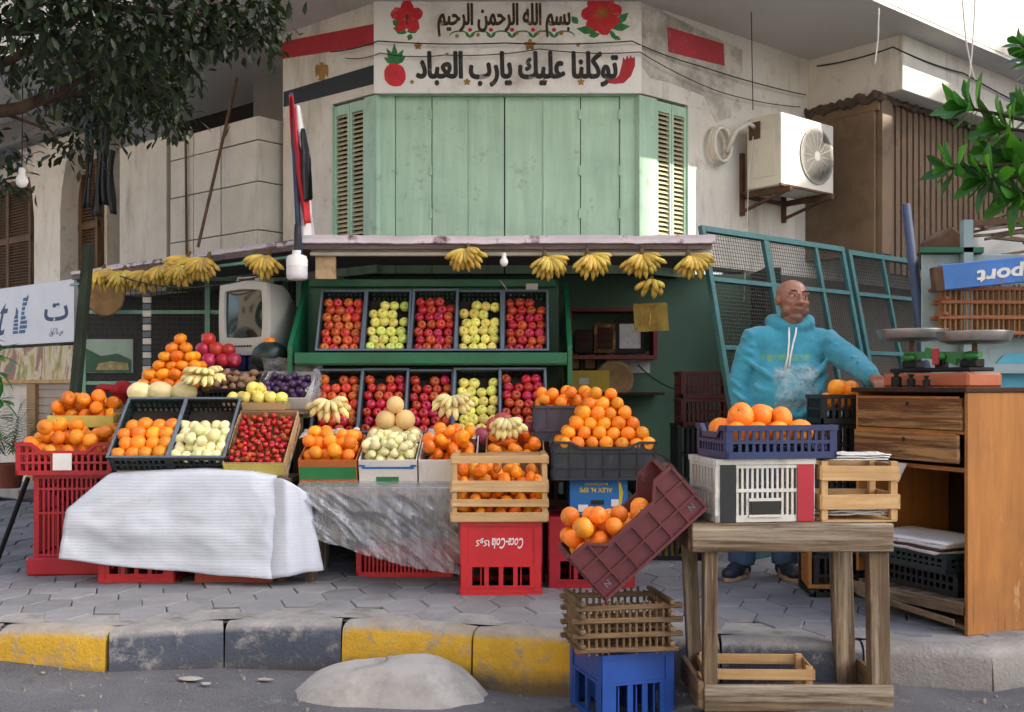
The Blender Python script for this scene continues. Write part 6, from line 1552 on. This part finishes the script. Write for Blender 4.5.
em([(-.1, .0), (-.07, .0), (-.06, .08), (-.085, .12)], M_inkb); em([(.045, .16), (.065, .2), (.07, .24), (.05, .22)], M_inkb)
def gmat():
    n = N('printed_pattern_board'); k = n.ramp(n.noise(3.2, 5, .6, n.mapped((1, 1, .5)), 1.0), (.36, lin('#5d6f2f')), (.44, lin('#b39a34')), (.5, lin('#cfc8a8')), (.56, lin('#a04c28')), (.64, lin('#44522f')))
    n.col(n.mix(.12, k, lin('#cfc8b5'))); n.set(.5); return n.m
s2 = MB(); lb(s2, tA, tB, .02, .05, 1.41, 1.765); tag(s2.build('printed_board', gmat(), org=None), 'colourful patterned board below the white sign at far left', 'board')
s3 = MB(); lb(s3, tA - .02, tB, -.02, .06, 1.372, 1.41); tag(s3.build('board_rail', M_cratewood), 'pale wooden rail under the patterned board at far left', 'rail')
rs = thing('roller_shutter', 'closed beige roller shutter under the signs at far left', 'shutter', PL(5, .03, PAVE)); mb = MB(); z = .2
while z < 1.36: lb(mb, 4.55, 5.35, .005, .025, z, z + .075); lb(mb, 4.55, 5.35, .0, .012, z + .075, z + .085); z += .085
mb.build('curtain', mat('beige_shutter', '#a39482', .6, .12, 5), rs, org=PL(5, .03, PAVE)); mb = MB(); lb(mb, 5.36, 5.55, 0, .06, .2, 1.36); mb.build('guide_post', M_card, rs, org=PL(5, .03, PAVE))
se = MB(); lb(se, 4.7, 9, .05, .55, .19, .29); tag(se.build('stone_ledge', M_concrete, bevel=.01), 'low stone ledge below the roller shutter at the left edge', 'ledge')

# ---------------------------------------------------------------- plants and trees
def leafmat(name, c1, c2, rough=.4, tr=.25):
    n = N(name); at2 = n.n('ShaderNodeAttribute', attribute_name='tone')
    k = n.mix(at2.outputs['Fac'], lin(c1), lin(c2)); n.col(k); n.set(rough, 0, .5); n.b.inputs['Transmission Weight'].default_value = 0
    tl = n.n('ShaderNodeBsdfTranslucent'); n.l(n.mix(1.0, k, (1.2, 1.3, .5), 'MULTIPLY'), tl.inputs[0]); ad = n.n('ShaderNodeMixShader'); ad.inputs[0].default_value = tr
    n.l(n.b.outputs[0], ad.inputs[1]); n.l(tl.outputs[0], ad.inputs[2]); n.l(ad.outputs[0], n.out.inputs[0]); return n.m
class Leaves:
    def __init__(s, seed): s.mb = MB(); s.tone = []; s.r = random.Random(seed)
    def leaf(s, p, d, up, l, w_, droop=.15, seg=4, cup=.25):
        d = V(d).normalized(); x = d.cross(V(up)); x = x.normalized() if x.length > 1e-4 else d.orthogonal(); z = x.cross(d)
        vs = []; prof = [.10, .38, .72, .97, .88, .12] if seg == 5 else [.10, .5, .88, 1.0, .12] if seg == 4 else [.15, .8, 1, 0][:seg + 1]
        for i in range(seg + 1):
            u = i / seg; c = V(p) + d * l * u - z * droop * l * u * u; ww = w_ * prof[i]
            vs += [c - x * ww + z * cup * ww, c, c + x * ww + z * cup * ww]
        fs = []
        for i in range(seg):
            a = i * 3; fs += [(a, a + 1, a + 4, a + 3), (a + 1, a + 2, a + 5, a + 4)]
        s.mb.add(vs, fs); s.tone += [s.r.random()] * len(fs)
    def build(s, name, m, parent, org):
        o = s.mb.build(name, m, parent, org=org); at3 = o.data.attributes.new('tone', 'FLOAT', 'FACE')
        if len(at3.data) == len(s.tone): at3.data.foreach_set('value', s.tone)
        o.data.polygons.foreach_set('use_smooth', [True] * len(o.data.polygons)); return o
bark = wood('tree_bark', '#5c4c3f', '#2e251e', 'z', .9, .5)
# dark tree at upper left
tr = thing('dark_tree', 'dark leafy tree hanging over the upper left corner', 'tree', (-4.0, 5.6, PAVE)); tO = V((-4.0, 5.6, PAVE))
mb = MB(); mb.tube([(-4.0, 5.6, .1), (-3.95, 5.6, 1.2), (-3.7, 5.55, 2.2), (-3.2, 5.5, 3.2), (-2.9, 5.45, 4.2)], [.17, .15, .13, .11, .07], 12); mb.build('trunk', bark, tr, org=tO, smooth=True)
for pts, r in (([(-3.72, 5.55, 2.15), at(-40, 118, 5.6), at(20, 108, 5.7), at(75, 85, 5.8), at(115, 60, 5.9), at(150, 25, 5.9)], .05), ([at(20, 108, 5.7), at(80, 92, 6.0), at(125, 68, 6.2)], .022), ([(-3.2, 5.5, 3.2), at(30, 30, 5.6), at(90, 5, 5.6), at(170, 12, 5.6), at(235, 18, 5.6)], .04),
               ([at(60, 60, 5.7), at(90, 62, 5.9), at(150, 88, 6.1), at(190, 80, 6.2)], .018), ([(-3.5, 5.5, 2.7), at(10, 60, 5.6), at(60, 34, 5.6), at(100, 0, 5.7)], .035), ([at(0, 112, 5.65), at(50, 130, 5.9), at(75, 165, 6.2)], .012), ([at(235, 18, 5.6), at(262, 38, 5.6), at(275, 60, 5.6)], .01)):
    n_ = len(pts); mb = MB(); mb.tube(pts, [r * (1 - .75 * i / (n_ - 1)) for i in range(n_)], 8); mb.build('branch', bark, tr, org=tO, smooth=True)
L1 = Leaves(4)
for px, py, Y, rad, cnt in [(10, 5, 5.2, .3, 330), (60, 5, 5.3, .35, 420), (110, 18, 5.4, .35, 460), (160, 10, 5.5, .35, 420), (205, 14, 5.5, .22, 240), (245, 14, 5.5, .17, 150), (268, 18, 5.5, .13, 80), (268, 44, 5.5, .08, 24), (228, 42, 5.6, .08, 30), (185, 40, 5.8, .14, 110), (140, 66, 6.0, .28, 330), (95, 58, 6.2, .32, 340), (55, 62, 6.3, .26, 200), (150, 86, 6.9, .19, 420), (95, 100, 6.9, .26, 480), (165, 80, 6.9, .14, 200), (75, 140, 6.9, .2, 150), (170, 118, 6.7, .14, 120), (150, 74, 6.3, .18, 200), (10, 150, 6.2, .12, 50), (5, 178, 6.2, .14, 70), (30, 40, 5.6, .3, 200), (-60, -120, 5.0, .6, 500), (60, -110, 5.2, .6, 500), (170, -90, 5.4, .55, 450), (-150, -30, 5.2, .6, 450), (100, -230, 5.6, .8, 600), (-60, -260, 5.6, .8, 600), (240, -110, 5.6, .4, 260), (-200, -180, 6.0, .8, 500), (20, -60, 6.6, .6, 400)]:  # clumps above the frame are unseen, added to shade the left facade
    c = at(px, py, Y)
    for k in range(cnt):
        q = V((L1.r.gauss(0, .5), L1.r.gauss(0, .5), L1.r.gauss(0, .42))) * rad * 1.1
        d = (q.normalized() * .6 + V((L1.r.uniform(-1, 1), L1.r.uniform(-1, 1), L1.r.uniform(-1, .35)))).normalized()
        l = L1.r.uniform(.05, .095); L1.leaf(c + q, d, (L1.r.uniform(-.5, .5), L1.r.uniform(-.5, .5), 1), l, l * .2, .2, 3)
    for k in range(6):
        pass
L1.build('crown', leafmat('dark_leaf', '#121d0e', '#273b1b', .5, .12), tr, tO)
# bright large leaved tree at right
t2 = thing('broadleaf_tree', 'bright green tree with large glossy leaves at the right edge', 'tree', (3.6, 5.1, PAVE)); t2O = V((3.6, 5.1, PAVE))
mb = MB(); mb.tube([(3.6, 5.1, .1), (3.62, 5.1, 1.2), (3.5, 5.1, 2.1), (3.3, 5.1, 2.7), (3.2, 5.15, 3.2)], [.09, .08, .07, .05, .03], 10); mb.build('trunk', bark, t2, org=t2O, smooth=True)
L2 = Leaves(9)
for px, py, Y, n_, ll in [(968, 108, 5.1, 15, .17), (948, 168, 5.0, 13, .15), (1003, 128, 5.1, 16, .18), (985, 180, 5.0, 17, .18), (1018, 195, 5.0, 17, .18), (1012, 160, 5.1, 14, .17), (1030, 110, 5.2, 14, .18), (1032, 60, 5.2, 12, .17), (1040, 165, 5.0, 14, .18), (992, 150, 5.2, 10, .16), (1022, 45, 5.1, 8, .12), (1050, 210, 5.0, 14, .18)]:
    c = at(px, py, Y); base = V((3.32, 5.1, 2.65)); mb = MB(); mid = c.lerp(base, .4) + V((0, 0, -.08)); mb.tube([base, mid, c], [.022, .014, .007], 7); mb.build('branch', bark, t2, org=t2O, smooth=True)
    dr = (c - mid).normalized()
    for k in range(n_):
        a = k * 2.4; e = .35 + 1.0 * k / n_; t1 = dr.orthogonal().normalized(); t2_ = dr.cross(t1)
        d = dr * math.cos(e) + (t1 * math.cos(a) + t2_ * math.sin(a)) * math.sin(e); d.z += .12
        l = ll * L2.r.uniform(.75, 1.1); L2.leaf(c - dr * .06 * k / n_, d, dr, l, l * .185, L2.r.uniform(.05, .4), 5, .28)
L2.build('crown', leafmat('bright_leaf', '#24561d', '#55903a', .3, .3), t2, t2O)
# palm and low plant at far left
pp = thing('palm_plant', 'dusty green palm plant in a dark pot at the left edge', 'plant', at(12, 490, 9.6)); pO = at(12, 490, 9.6)
mb = MB(); mb.lathe([(.09, .0), (.12, .14), (.14, .22), (.135, .225), (.115, .21), (.01, .2)], 20, T(pO + V((-.02, 0, .02)))); mb.build('pot', M_terra, pp, org=pO, smooth=True, angle=40)
L3 = Leaves(3)
for k in range(15):
    a = R(-30 + 17 * k + L3.r.uniform(-8, 8)); el = R(L3.r.uniform(55, 84)); b = pO + V((0, 0, .2)); ln = L3.r.uniform(.6, 1.05)
    for s in range(22):
        u = s / 21; cz = math.sin(el) * ln * u - .25 * ln * u * u; p = b + V((math.cos(a) * math.cos(el) * ln * u * 1.2, math.sin(a) * math.cos(el) * ln * u, cz))
        tan = V((math.cos(a), math.sin(a), .9 - u)); sd2 = V((-math.sin(a), math.cos(a), 0))
        if s > 3:
            for sg_ in (-1, 1): L3.leaf(p, tan * .7 + sd2 * sg_ + V((0, 0, .2)), (0, 0, 1), .2 * (1 - .6 * abs(u - .45)), .008, .25, 3)
L3.build('fronds', leafmat('palm_leaf', '#4a5a32', '#8d9468', .5, .2), pp, pO)
lp2 = thing('leafy_shrub', 'bright leafy shrub poking in at the left edge under the sign', 'plant', (-3.9, 7.2, PAVE)); lO = V((-3.9, 7.2, PAVE))
L4 = Leaves(5)
mb = MB(); mb.tube([(-3.9, 7.2, .1), (-3.85, 7.2, .9), (-3.7, 7.2, 1.5)], [.04, .03, .015], 8); mb.build('stem', bark, lp2, org=lO)
for px, py, n_ in [(-4, 355, 8), (-2, 372, 7), (0, 400, 9), (-6, 418, 9), (2, 440, 5), (-10, 385, 9), (-14, 340, 8)]:
    c = at(px, py, 7.1)
    for k in range(n_): L4.leaf(c, (L4.r.uniform(-.6, 1), L4.r.uniform(-1, .4), L4.r.uniform(-.5, .6)), (0, 0, 1), L4.r.uniform(.1, .17), .024, .3, 4)
L4.build('foliage', leafmat('shrub_leaf', '#2f6a2c', '#5c8f48', .4, .25), lp2, lO)
# dark cloth strips hanging under the tree
for i, (px, p0, p1, w_) in enumerate([(88, 125, 208, 7), (98, 130, 217, 8), (105, 128, 205, 5), (112, 150, 214, 6)]):
    mb = MB(); mb.grid(lambda u, v: at(px + (u - .5) * w_ * (1 + .3 * math.sin(v * 7 + i)) + 2 * math.sin(v * 4 + i), p0 + (p1 - p0) * v, 8.6) + V((0, .03 * math.sin(u * 6 + i), 0)), 6, 14)
    tag(mb.build('hanging_rag', M_blackp, smooth=True, thick=.006), 'black rag hanging in the dark below the left tree', 'rag', 'black rags below the tree')
pl2 = MB().tube([at(198, 247, 8.7), at(237, 78, 8.95)], .014, 8); tag(pl2.build('leaning_pole', M_rust), 'thin rusty pole leaning on the cream cladding left of the flag', 'pole')

# ---------------------------------------------------------------- cables
def cable(pts, r, label, m=M_cable, sag=0, cat='cable', name='cable', n=10):
    q = []
    for a, b in zip(pts, pts[1:]):
        for k in range(n): u = k / n; q.append(V(a).lerp(V(b), u) - ZU * sag * 4 * u * (1 - u))
    q.append(V(pts[-1])); mb = MB(); mb.tube(q, r, 5); return tag(mb.build(name, m, smooth=True), label, cat)
cable([onL(330, 52, .05), at(378, 41, 7.93), at(505, 43, 7.92), at(632, 41, 7.92), onR(700, 66, .05), onR(806, 95, .05)], .005, 'upper dark cable strung across the painted lettering', sag=.015)
cable([onL(345, 58, .04), at(380, 53, 7.94), at(445, 55, 7.93), at(540, 49, 7.92), at(640, 52, 7.93), onR(720, 92, .05), onR(800, 107, .04)], .004, 'lower dark cable strung across the painted lettering', sag=.02)
cable([onR(817, 66, .1), onR(893, 47, .9), PR(3.2, .93, 4.12), PR(5.0, .93, 4.02)], .007, 'dark cable running along the closed balcony', sag=.02)
cable([at(751, 0, 8.2), at(753, 110, 8.35)], .004, 'thin wire hanging down to the air conditioner', n=3)
cable([at(961, -20, 7.6), at(966, 40, 7.6), at(975, 80, 7.6)], .006, 'left white cable hanging from the upper balcony', M_cablew, n=6, sag=.02)
cable([at(976, -20, 7.6), at(973, 40, 7.6), at(969, 82, 7.6)], .006, 'right white cable hanging from the upper balcony', M_cablew, n=6, sag=.02)
cable([at(879, 8, 7.6), at(878, 40, 7.6), at(875, 64, 7.6)], .006, 'short white cord hanging from the soffit', M_cablew, n=6)
cable([at(120, 276, 7.7), at(200, 287, 7.2), at(300, 262, 6.95)], .005, 'dark cable drooping behind the left banana row', sag=.03)
cable([at(638, 365, 8.6), at(690, 392, 8.6)], .006, 'black cable on the green wall inside the shop', sag=.05)
cable([at(500, 280, 7.30), at(512, 297, 7.28), at(522, 298, 7.28), at(530, 288, 7.28)], .004, 'white cord on the top of the green rack', M_cablew)
jb = MB().box(at(526, 286, 7.3).x, at(538, 286, 7.3).x, 7.33, 7.36, at(526, 290, 7.3).z, at(526, 283, 7.3).z); tag(jb.build('socket_box', M_whitep, bevel=.004), 'small white socket box on the top of the green rack', 'socket')

# ================================================================ THE MAN
PO = V((1.50, 6.2, PAVE))
man = thing('person', 'bald man in a turquoise hooded sweatshirt leaning one arm on the desk, looking aside', 'person', PO)
def skinmat():
    n = N('skin'); k = n.mix(n.ramp(n.noise(9, 5, .6), (.35, 0.0), (.7, 1.0)), lin('#936452'), lin('#ab7a63'))
    ps = n.n('ShaderNodeSeparateXYZ'); n.l(n.co(), ps.inputs[0])
    z = n.math('ADD', ps.outputs[2], n.math('MULTIPLY', n.noise(30, 4, .6), .012))
    mr = n.n('ShaderNodeMapRange'); n.l(z, mr.inputs[0]); mr.inputs[1].default_value = 1.615; mr.inputs[2].default_value = 1.57
    lo_ = n.n('ShaderNodeMapRange'); n.l(z, lo_.inputs[0]); lo_.inputs[1].default_value = 1.49; lo_.inputs[2].default_value = 1.515
    st = n.math('MULTIPLY', n.math('MULTIPLY', mr.outputs[0], lo_.outputs[0]), n.ramp(n.noise(260, 2, .6), (.35, .25), (.65, .7)))
    k = n.mix(st, k, lin('#6a5a52'))
    k = n.mix(n.ramp(n.noise(38, 4, .6), (.55, 0.0), (.75, .35)), k, lin('#84503f'))
    n.col(k); n.set(.42, 0, .45); n.b.inputs['Subsurface Weight'].default_value = .12; n.b.inputs['Subsurface Radius'].default_value = (.02, .008, .004); n.b.inputs['Subsurface Scale'].default_value = .3
    n.bump(n.noise(120, 3, .6), .15, .002); return n.m
M_skin = skinmat()
HC = V((1.650, 6.185, 1.838))                           # middle of the head
HM = T(HC + V((0, -.01, -.012))) @ RZ(9) @ RX(-4) @ RY(4) @ Matrix.Diagonal((1.13, 1.06, 1.04, 1))
mb = MB()
def he(c, r, n=18): mb.ell(c, r, n, HM, 12)
he((0, .018, .045), (.079, .098, .082)); he((0, .0, .02), (.075, .09, .085)); he((0, -.028, -.02), (.064, .068, .085)); he((0, -.016, -.066), (.064, .062, .048)); he((0, -.056, -.094), (.034, .026, .022)); he((0, -.01, -.105), (.055, .055, .04))
he((0, -.108, -.020), (.0165, .021, .0135)); he((0, -.098, .004), (.0105, .018, .034)); he((0.016, -.095, -.023), (.010, .014, .009)); he((-.016, -.095, -.023), (.010, .014, .009))
for s in (-1, 1):
    he((s * .031, -.080, .040), (.029, .015, .0085)); he((s * .042, -.062, -.014), (.024, .024, .022)); he((s * .050, -.038, -.055), (.022, .036, .032))
    he((s * .077, .012, .002), (.010, .019, .031)); he((s * .081, .020, .012), (.009, .013, .018))
    he((s * .031, -.0800, .0265), (.0175, .0135, .0068)); he((s * .031, -.0785, .0095), (.0165, .012, .0058))
he((0, -.0845, -.0525), (.025, .0105, .0062)); he((0, -.0825, -.0640), (.021, .0105, .0066)); he((0, -.070, -.058), (.036, .016, .024))
mb.tube([HM @ V((0, .025, -.05)), V((1.652, 6.21, 1.72)), V((1.65, 6.225, 1.62))], [.058, .060, .075], 16)
# trunk, arms and legs under the clothes
mb.ell((1.64, 6.22, 1.52), (.17, .10, .16)); mb.ell((1.60, 6.2, 1.25), (.16, .12, .20)); mb.ell((1.52, 6.2, 1.06), (.16, .11, .12))
SHR, ELR, WRR = V((1.425, 6.2, 1.60)), V((1.335, 6.19, 1.335)), V((1.36, 6.09, 1.11))      # his right arm, at the left of the picture
SHL, ELL, WRL = V((1.862, 6.19, 1.585)), V((1.945, 5.93, 1.455)), V((1.945, 5.66, 1.372))   # his left arm reaches to the desk
mb.tube([SHR, V((1.64, 6.22, 1.60)), SHL], [.055, .075, .055], 12)
for S_, E_, W_ in ((SHR, ELR, WRR), (SHL, ELL, WRL)): mb.tube([S_, E_, W_], [.055, .042, .028], 12)
for hip, kn, an in ((V((1.45, 6.2, 1.02)), V((1.40, 6.17, .66)), V((1.352, 6.2, .27))), (V((1.60, 6.2, 1.02)), V((1.605, 6.17, .66)), V((1.615, 6.22, .27)))):
    mb.tube([hip, kn, an, an + V((0, -.02, -.05))], [.085, .058, .042, .045], 12)
def hand_(W_, d, palm_n, thumb_side):
    d = d.normalized(); pn = (palm_n - d * palm_n.dot(d)).normalized(); sd_ = d.cross(pn).normalized() * thumb_side
    mb.tube([W_, W_ + d * .03, W_ + d * .06, W_ + d * .09], [.027, .030, .036, .034], 10)
    for k, (off, ln) in enumerate(((.026, .07), (.009, .08), (-.009, .074), (-.026, .058))):
        b = W_ + d * .078 + sd_ * off; c = b + d * ln * .45 + pn * .006; e = c + d * ln * .32 + pn * .016; f = e + d * ln * .18 + pn * .02
        mb.tube([b, c, e, f], [.0105, .0095, .0085, .0065], 8); mb.ell(f, .0068, 8)
    b = W_ + d * .025 + sd_ * .026; mb.tube([b, b + d * .025 + sd_ * .022 + pn * .008, b + d * .055 + sd_ * .026 + pn * .018], [.013, .011, .0075], 8)
hand_(WRL, V((.02, -.9, -.18)), V((0, -.2, -1)), 1)
hand_(WRR, V((.1, -.5, -.8)), V((1, 0, -.3)), -1)
mb.build('body', M_skin, man, org=PO, smooth=True, remesh=.0055, smo=6)
# eyes, brows
for s in (-1, 1):
    e_ = MB(); e_.ell((s * .031, -.0785, .0185), (.0128, .0118, .0100), 16, HM); e_.build('eye', mat('eye_white', '#cfc7bd', .25, .03), man, org=PO, smooth=True)
    e_ = MB(); e_.ell((s * .031 + .002, -.0875, .0185), (.0062, .0036, .0062), 14, HM); e_.build('iris', mat('iris_dark', '#1c120c', .15, .05), man, org=PO, smooth=True)
    e_ = MB(); pts = [HM @ V((s * x, y, z)) for x, y, z in ((.012, -.0945, .043), (.026, -.0965, .0485), (.042, -.091, .047), (.053, -.078, .040))]; e_.tube(pts, [.0032, .0045, .004, .002], 6); e_.build('eyebrow', mat('brow_hair', '#2c211c', .8, .2), man, org=PO, smooth=True)
e_ = MB(); e_.tube([HM @ V((x, y, z)) for x, y, z in ((-.027, -.084, -.0610), (-.013, -.0925, -.0585), (0, -.0945, -.0580), (.013, -.0925, -.0585), (.027, -.084, -.0610))], [.001, .0016, .0018, .0016, .001], 6); e_.build('mouth_line', mat('lip_line', '#4d2a22', .6, .1), man, org=PO, smooth=True)
# sweatshirt
def hoodmat():
    n = N('turquoise_fleece'); c = lin('#459fb6')
    k = n.mix(n.ramp(n.noise(3, 6, .6), (.3, 0.0), (.75, 1.0)), sca(c, .82), sca(c, 1.12))
    sp = n.n('ShaderNodeSeparateXYZ'); n.l(n.co(), sp.inputs[0]); X, Y_, Z_ = sp.outputs
    nz = n.noise(9, 6, .7); big = n.noise(5, 5, .65)
    def band(v, a, b, e):
        m1 = n.n('ShaderNodeMapRange'); m1.interpolation_type = 'SMOOTHSTEP'; n.l(v, m1.inputs[0]); m1.inputs[1].default_value = a; m1.inputs[2].default_value = a + e
        m2 = n.n('ShaderNodeMapRange'); m2.interpolation_type = 'SMOOTHSTEP'; n.l(v, m2.inputs[0]); m2.inputs[1].default_value = b; m2.inputs[2].default_value = b - e
        return n.math('MULTIPLY', m1.outputs[0], m2.outputs[0])
    xw = n.math('ADD', X, n.math('MULTIPLY', n.math('SUBTRACT', nz, .5), .10)); zw = n.math('ADD', Z_, n.math('MULTIPLY', n.math('SUBTRACT', big, .5), .10))
    front = n.math('LESS_THAN', Y_, .0)
    patch = n.math('MULTIPLY', n.math('MULTIPLY', band(xw, -.01, .27, .03), band(zw, .985, 1.27, .04)), front)
    pc = n.mix(n.ramp(n.noise(17, 7, .72), (.38, 0.0), (.62, 1.0)), lin('#6f8d96'), lin('#bcd0d4'))
    pc = n.mix(n.ramp(n.noise(24, 6, .7, n.mapped((1, 1, 2.2))), (.56, 0.0), (.64, .8)), pc, lin('#5a5648'))
    k = n.mix(n.math('MULTIPLY', patch, n.ramp(n.noise(12, 6, .7), (.38, .2), (.62, .9))), k, pc)
    tx = n.math('MULTIPLY', n.math('MULTIPLY', band(X, -.06, .24, .03), band(Z_, 1.27, 1.32, .012)), front)
    k = n.mix(n.math('MULTIPLY', tx, n.ramp(n.noise(34, 3, .6), (.45, 0.0), (.55, .8))), k, lin('#7fae6a'))
    n.col(k); n.set(.85, 0, .2); n.b.inputs['Sheen Weight'].default_value = .25
    n.bump(n.math('ADD', n.math('MULTIPLY', n.noise(7, 5, .6, n.mapped((1, 1, 1.8)), .8), 2.2), n.noise(220, 2, .6)), .32, .018); return n.m
M_hood = hoodmat()
mb = MB()
def tor(rs):
    n = 24; vs = []
    for z, cx, cy, rx, ry in rs: vs += [(cx + rx * math.cos(2 * math.pi * k / n) , cy + ry * math.sin(2 * math.pi * k / n), z) for k in range(n)]
    m = len(rs); mb.add(vs, [(i * n + k, i * n + (k + 1) % n, (i + 1) * n + (k + 1) % n, (i + 1) * n + k) for i in range(m - 1) for k in range(n)] + [tuple(range(n))[::-1], tuple(range((m - 1) * n, m * n))])
tor([(1.06, 1.565, 6.2, .190, .150), (1.10, 1.575, 6.195, .205, .165), (1.16, 1.585, 6.185, .215, .178), (1.26, 1.598, 6.170, .226, .200), (1.38, 1.618, 6.182, .220, .182), (1.48, 1.635, 6.20, .215, .150), (1.56, 1.642, 6.205, .215, .132), (1.62, 1.646, 6.212, .185, .112), (1.66, 1.65, 6.22, .13, .10), (1.69, 1.65, 6.225, .09, .085)])
mb.ell(SHR + V((.05, .0, -.01)), (.12, .10, .10), 16); mb.ell(SHL + V((-.06, .02, -.01)), (.12, .10, .10), 16)
mb.tube([SHR + V((.12, .0, -.02)), SHR, SHR.lerp(ELR, .5), ELR, ELR.lerp(WRR, .5), WRR.lerp(ELR, .06)], [.06, .086, .078, .066, .058, .044], 16)
mb.tube([SHL + V((-.12, .02, -.02)), SHL, SHL.lerp(ELL, .5) + V((0, 0, -.005)), ELL, ELL.lerp(WRL, .5), WRL.lerp(ELL, .05)], [.06, .088, .082, .070, .060, .045], 16)
for k in range(9):                                      # rolls of cloth at the elbow and the cuff
    u = k / 8; p = ELR.lerp(WRR, u); mb.ell(p + V((.01 * math.sin(k * 2), .01 * math.cos(k * 2), 0)), .055 - .012 * u, 10)
    p = ELL.lerp(WRL, u * .9); mb.ell(p + V((.008 * math.sin(k * 2.3), 0, .008 * math.cos(k * 2))), .062 - .014 * u, 10)
for k in range(20):                                     # hood lying round the neck
    a = 2 * math.pi * k / 20; bk = math.sin(a) * .5 + .5
    mb.ell((1.651 + .098 * math.cos(a), 6.222 + (.082 + .055 * bk) * math.sin(a), 1.682 + .030 * bk + .010 * math.cos(a * 2)), (.036 + .02 * bk, .034 + .024 * bk, .040 + .020 * bk), 12)
# folds: diagonal rolls of cloth over the belly and below the arms
for (p_, q_, r_) in (((1.40, 6.10, 1.46), (1.56, 6.02, 1.33), .020), ((1.40, 6.08, 1.34), (1.60, 5.99, 1.22), .022), ((1.42, 6.06, 1.24), (1.66, 5.99, 1.15), .022), ((1.83, 6.08, 1.50), (1.72, 6.02, 1.36), .020), ((1.82, 6.07, 1.40), (1.70, 6.01, 1.24), .020), ((1.80, 6.07, 1.28), (1.66, 5.99, 1.17), .018), ((1.40, 6.10, 1.15), (1.75, 6.04, 1.12), .030)):
    p_, q_ = V(p_), V(q_); mb.tube([p_, p_.lerp(q_, .5) + V((0, -.012, -.012)), q_], [r_ * .7, r_, r_ * .5], 10)
for k in range(5):
    u = .12 + k * .17; c_ = SHL.lerp(ELL, u) if u < .6 else ELL.lerp(WRL, (u - .6) * 1.8); mb.tube([c_ + V((-.05, -.05, .05)), c_ + V((.0, -.078, -.01)), c_ + V((.04, -.03, -.07))], [.010, .016, .010], 8)
    c_ = SHR.lerp(ELR, u) if u < .6 else ELR.lerp(WRR, (u - .6) * 1.8); mb.tube([c_ + V((-.06, -.03, .05)), c_ + V((-.01, -.080, .0)), c_ + V((.05, -.05, -.05))], [.010, .016, .010], 8)
hd = mb.build('sweatshirt', M_hood, man, org=PO, smooth=True, remesh=.009, smo=5)
for v in hd.data.vertices:
    q = v.co; f_ = (.5 - abs(noise.noise(V((q.x * 6 + q.z * 3, q.y * 6, q.z * 9))))) * .016 + noise.noise(V((q.x * 15, q.y * 15, q.z * 22))) * .004
    v.co = q + v.normal * (f_ - .004)
mb = MB()
for k in range(22):
    a = R(205 + 130 * k / 21); mb.ell((1.651 + .078 * math.cos(a), 6.215 + .072 * math.sin(a), 1.712 + .006 * math.cos(a * 2)), (.017, .015, .014), 8)
mb.build('hood_lining', mat('hood_lining_grey', '#a9c3c9', .9, .1, 9), man, org=PO, smooth=True, remesh=.006, smo=2)
for pts in ([(1.615, 6.12, 1.675), (1.603, 6.075, 1.64), (1.596, 6.052, 1.58), (1.585, 6.034, 1.50), (1.565, 6.022, 1.42)], [(1.655, 6.115, 1.672), (1.640, 6.07, 1.635), (1.618, 6.050, 1.57), (1.600, 6.034, 1.50), (1.590, 6.026, 1.44)]):
    mb = MB(); mb.tube(pts, [.0055, .0055, .005, .005, .006], 8); mb.build('drawstring', M_whitep, man, org=PO, smooth=True)
mb = MB(); mb.tube([(1.742, 6.055, 1.22), (1.757, 6.052, 1.17), (1.76, 6.058, 1.12)], [.006, .008, .006], 8); mb.build('pocket_edge', mat('pocket_trim', '#8fb0a4', .8, .2), man, org=PO, smooth=True)
# jeans and shoes
mb = MB(); mb.ell((1.53, 6.2, 1.05), (.185, .14, .14))
for hip, kn, an in ((V((1.45, 6.2, 1.02)), V((1.40, 6.17, .66)), V((1.352, 6.2, .285))), (V((1.60, 6.2, 1.02)), V((1.605, 6.17, .66)), V((1.615, 6.22, .285)))):
    mb.tube([hip, hip.lerp(kn, .5), kn, kn.lerp(an, .6), an], [.115, .100, .082, .076, .080], 16)
    for k in range(4): mb.ell(an + V((0, 0, .02 + k * .03)), (.080, .080, .022), 12)
mb.build('jeans', mat('blue_jeans', '#3a5474', .85, .25, 7, .3, 60), man, org=PO, smooth=True, remesh=.012, smo=3)
for an, yaw in ((V((1.352, 6.2, PAVE)), -38), (V((1.615, 6.22, PAVE)), 8)):
    Ms = T(an) @ RZ(yaw); mb = MB()
    mb.ell((0, .01, .075), (.046, .06, .06), 16, Ms); mb.ell((0, -.07, .055), (.050, .085, .050), 16, Ms); mb.ell((0, -.14, .045), (.048, .065, .038), 16, Ms); mb.ell((0, .04, .05), (.042, .05, .045), 14, Ms)
    sh = mb.build('shoe', M_shoe, man, org=PO, smooth=True, remesh=.006, smo=3)
    mb = MB(); pr_ = [(.047 * math.cos(q) * (1.05 if math.sin(q) < 0 else .9), -.06 + .145 * math.sin(q)) for q in [2 * math.pi * k / 20 for k in range(20)]]
    mb.prism([Ms @ V((x, y, .0)) for x, y in pr_], (0, 0, .026)); mb.build('sole', M_sole, sh, org=PO, bevel=.004)
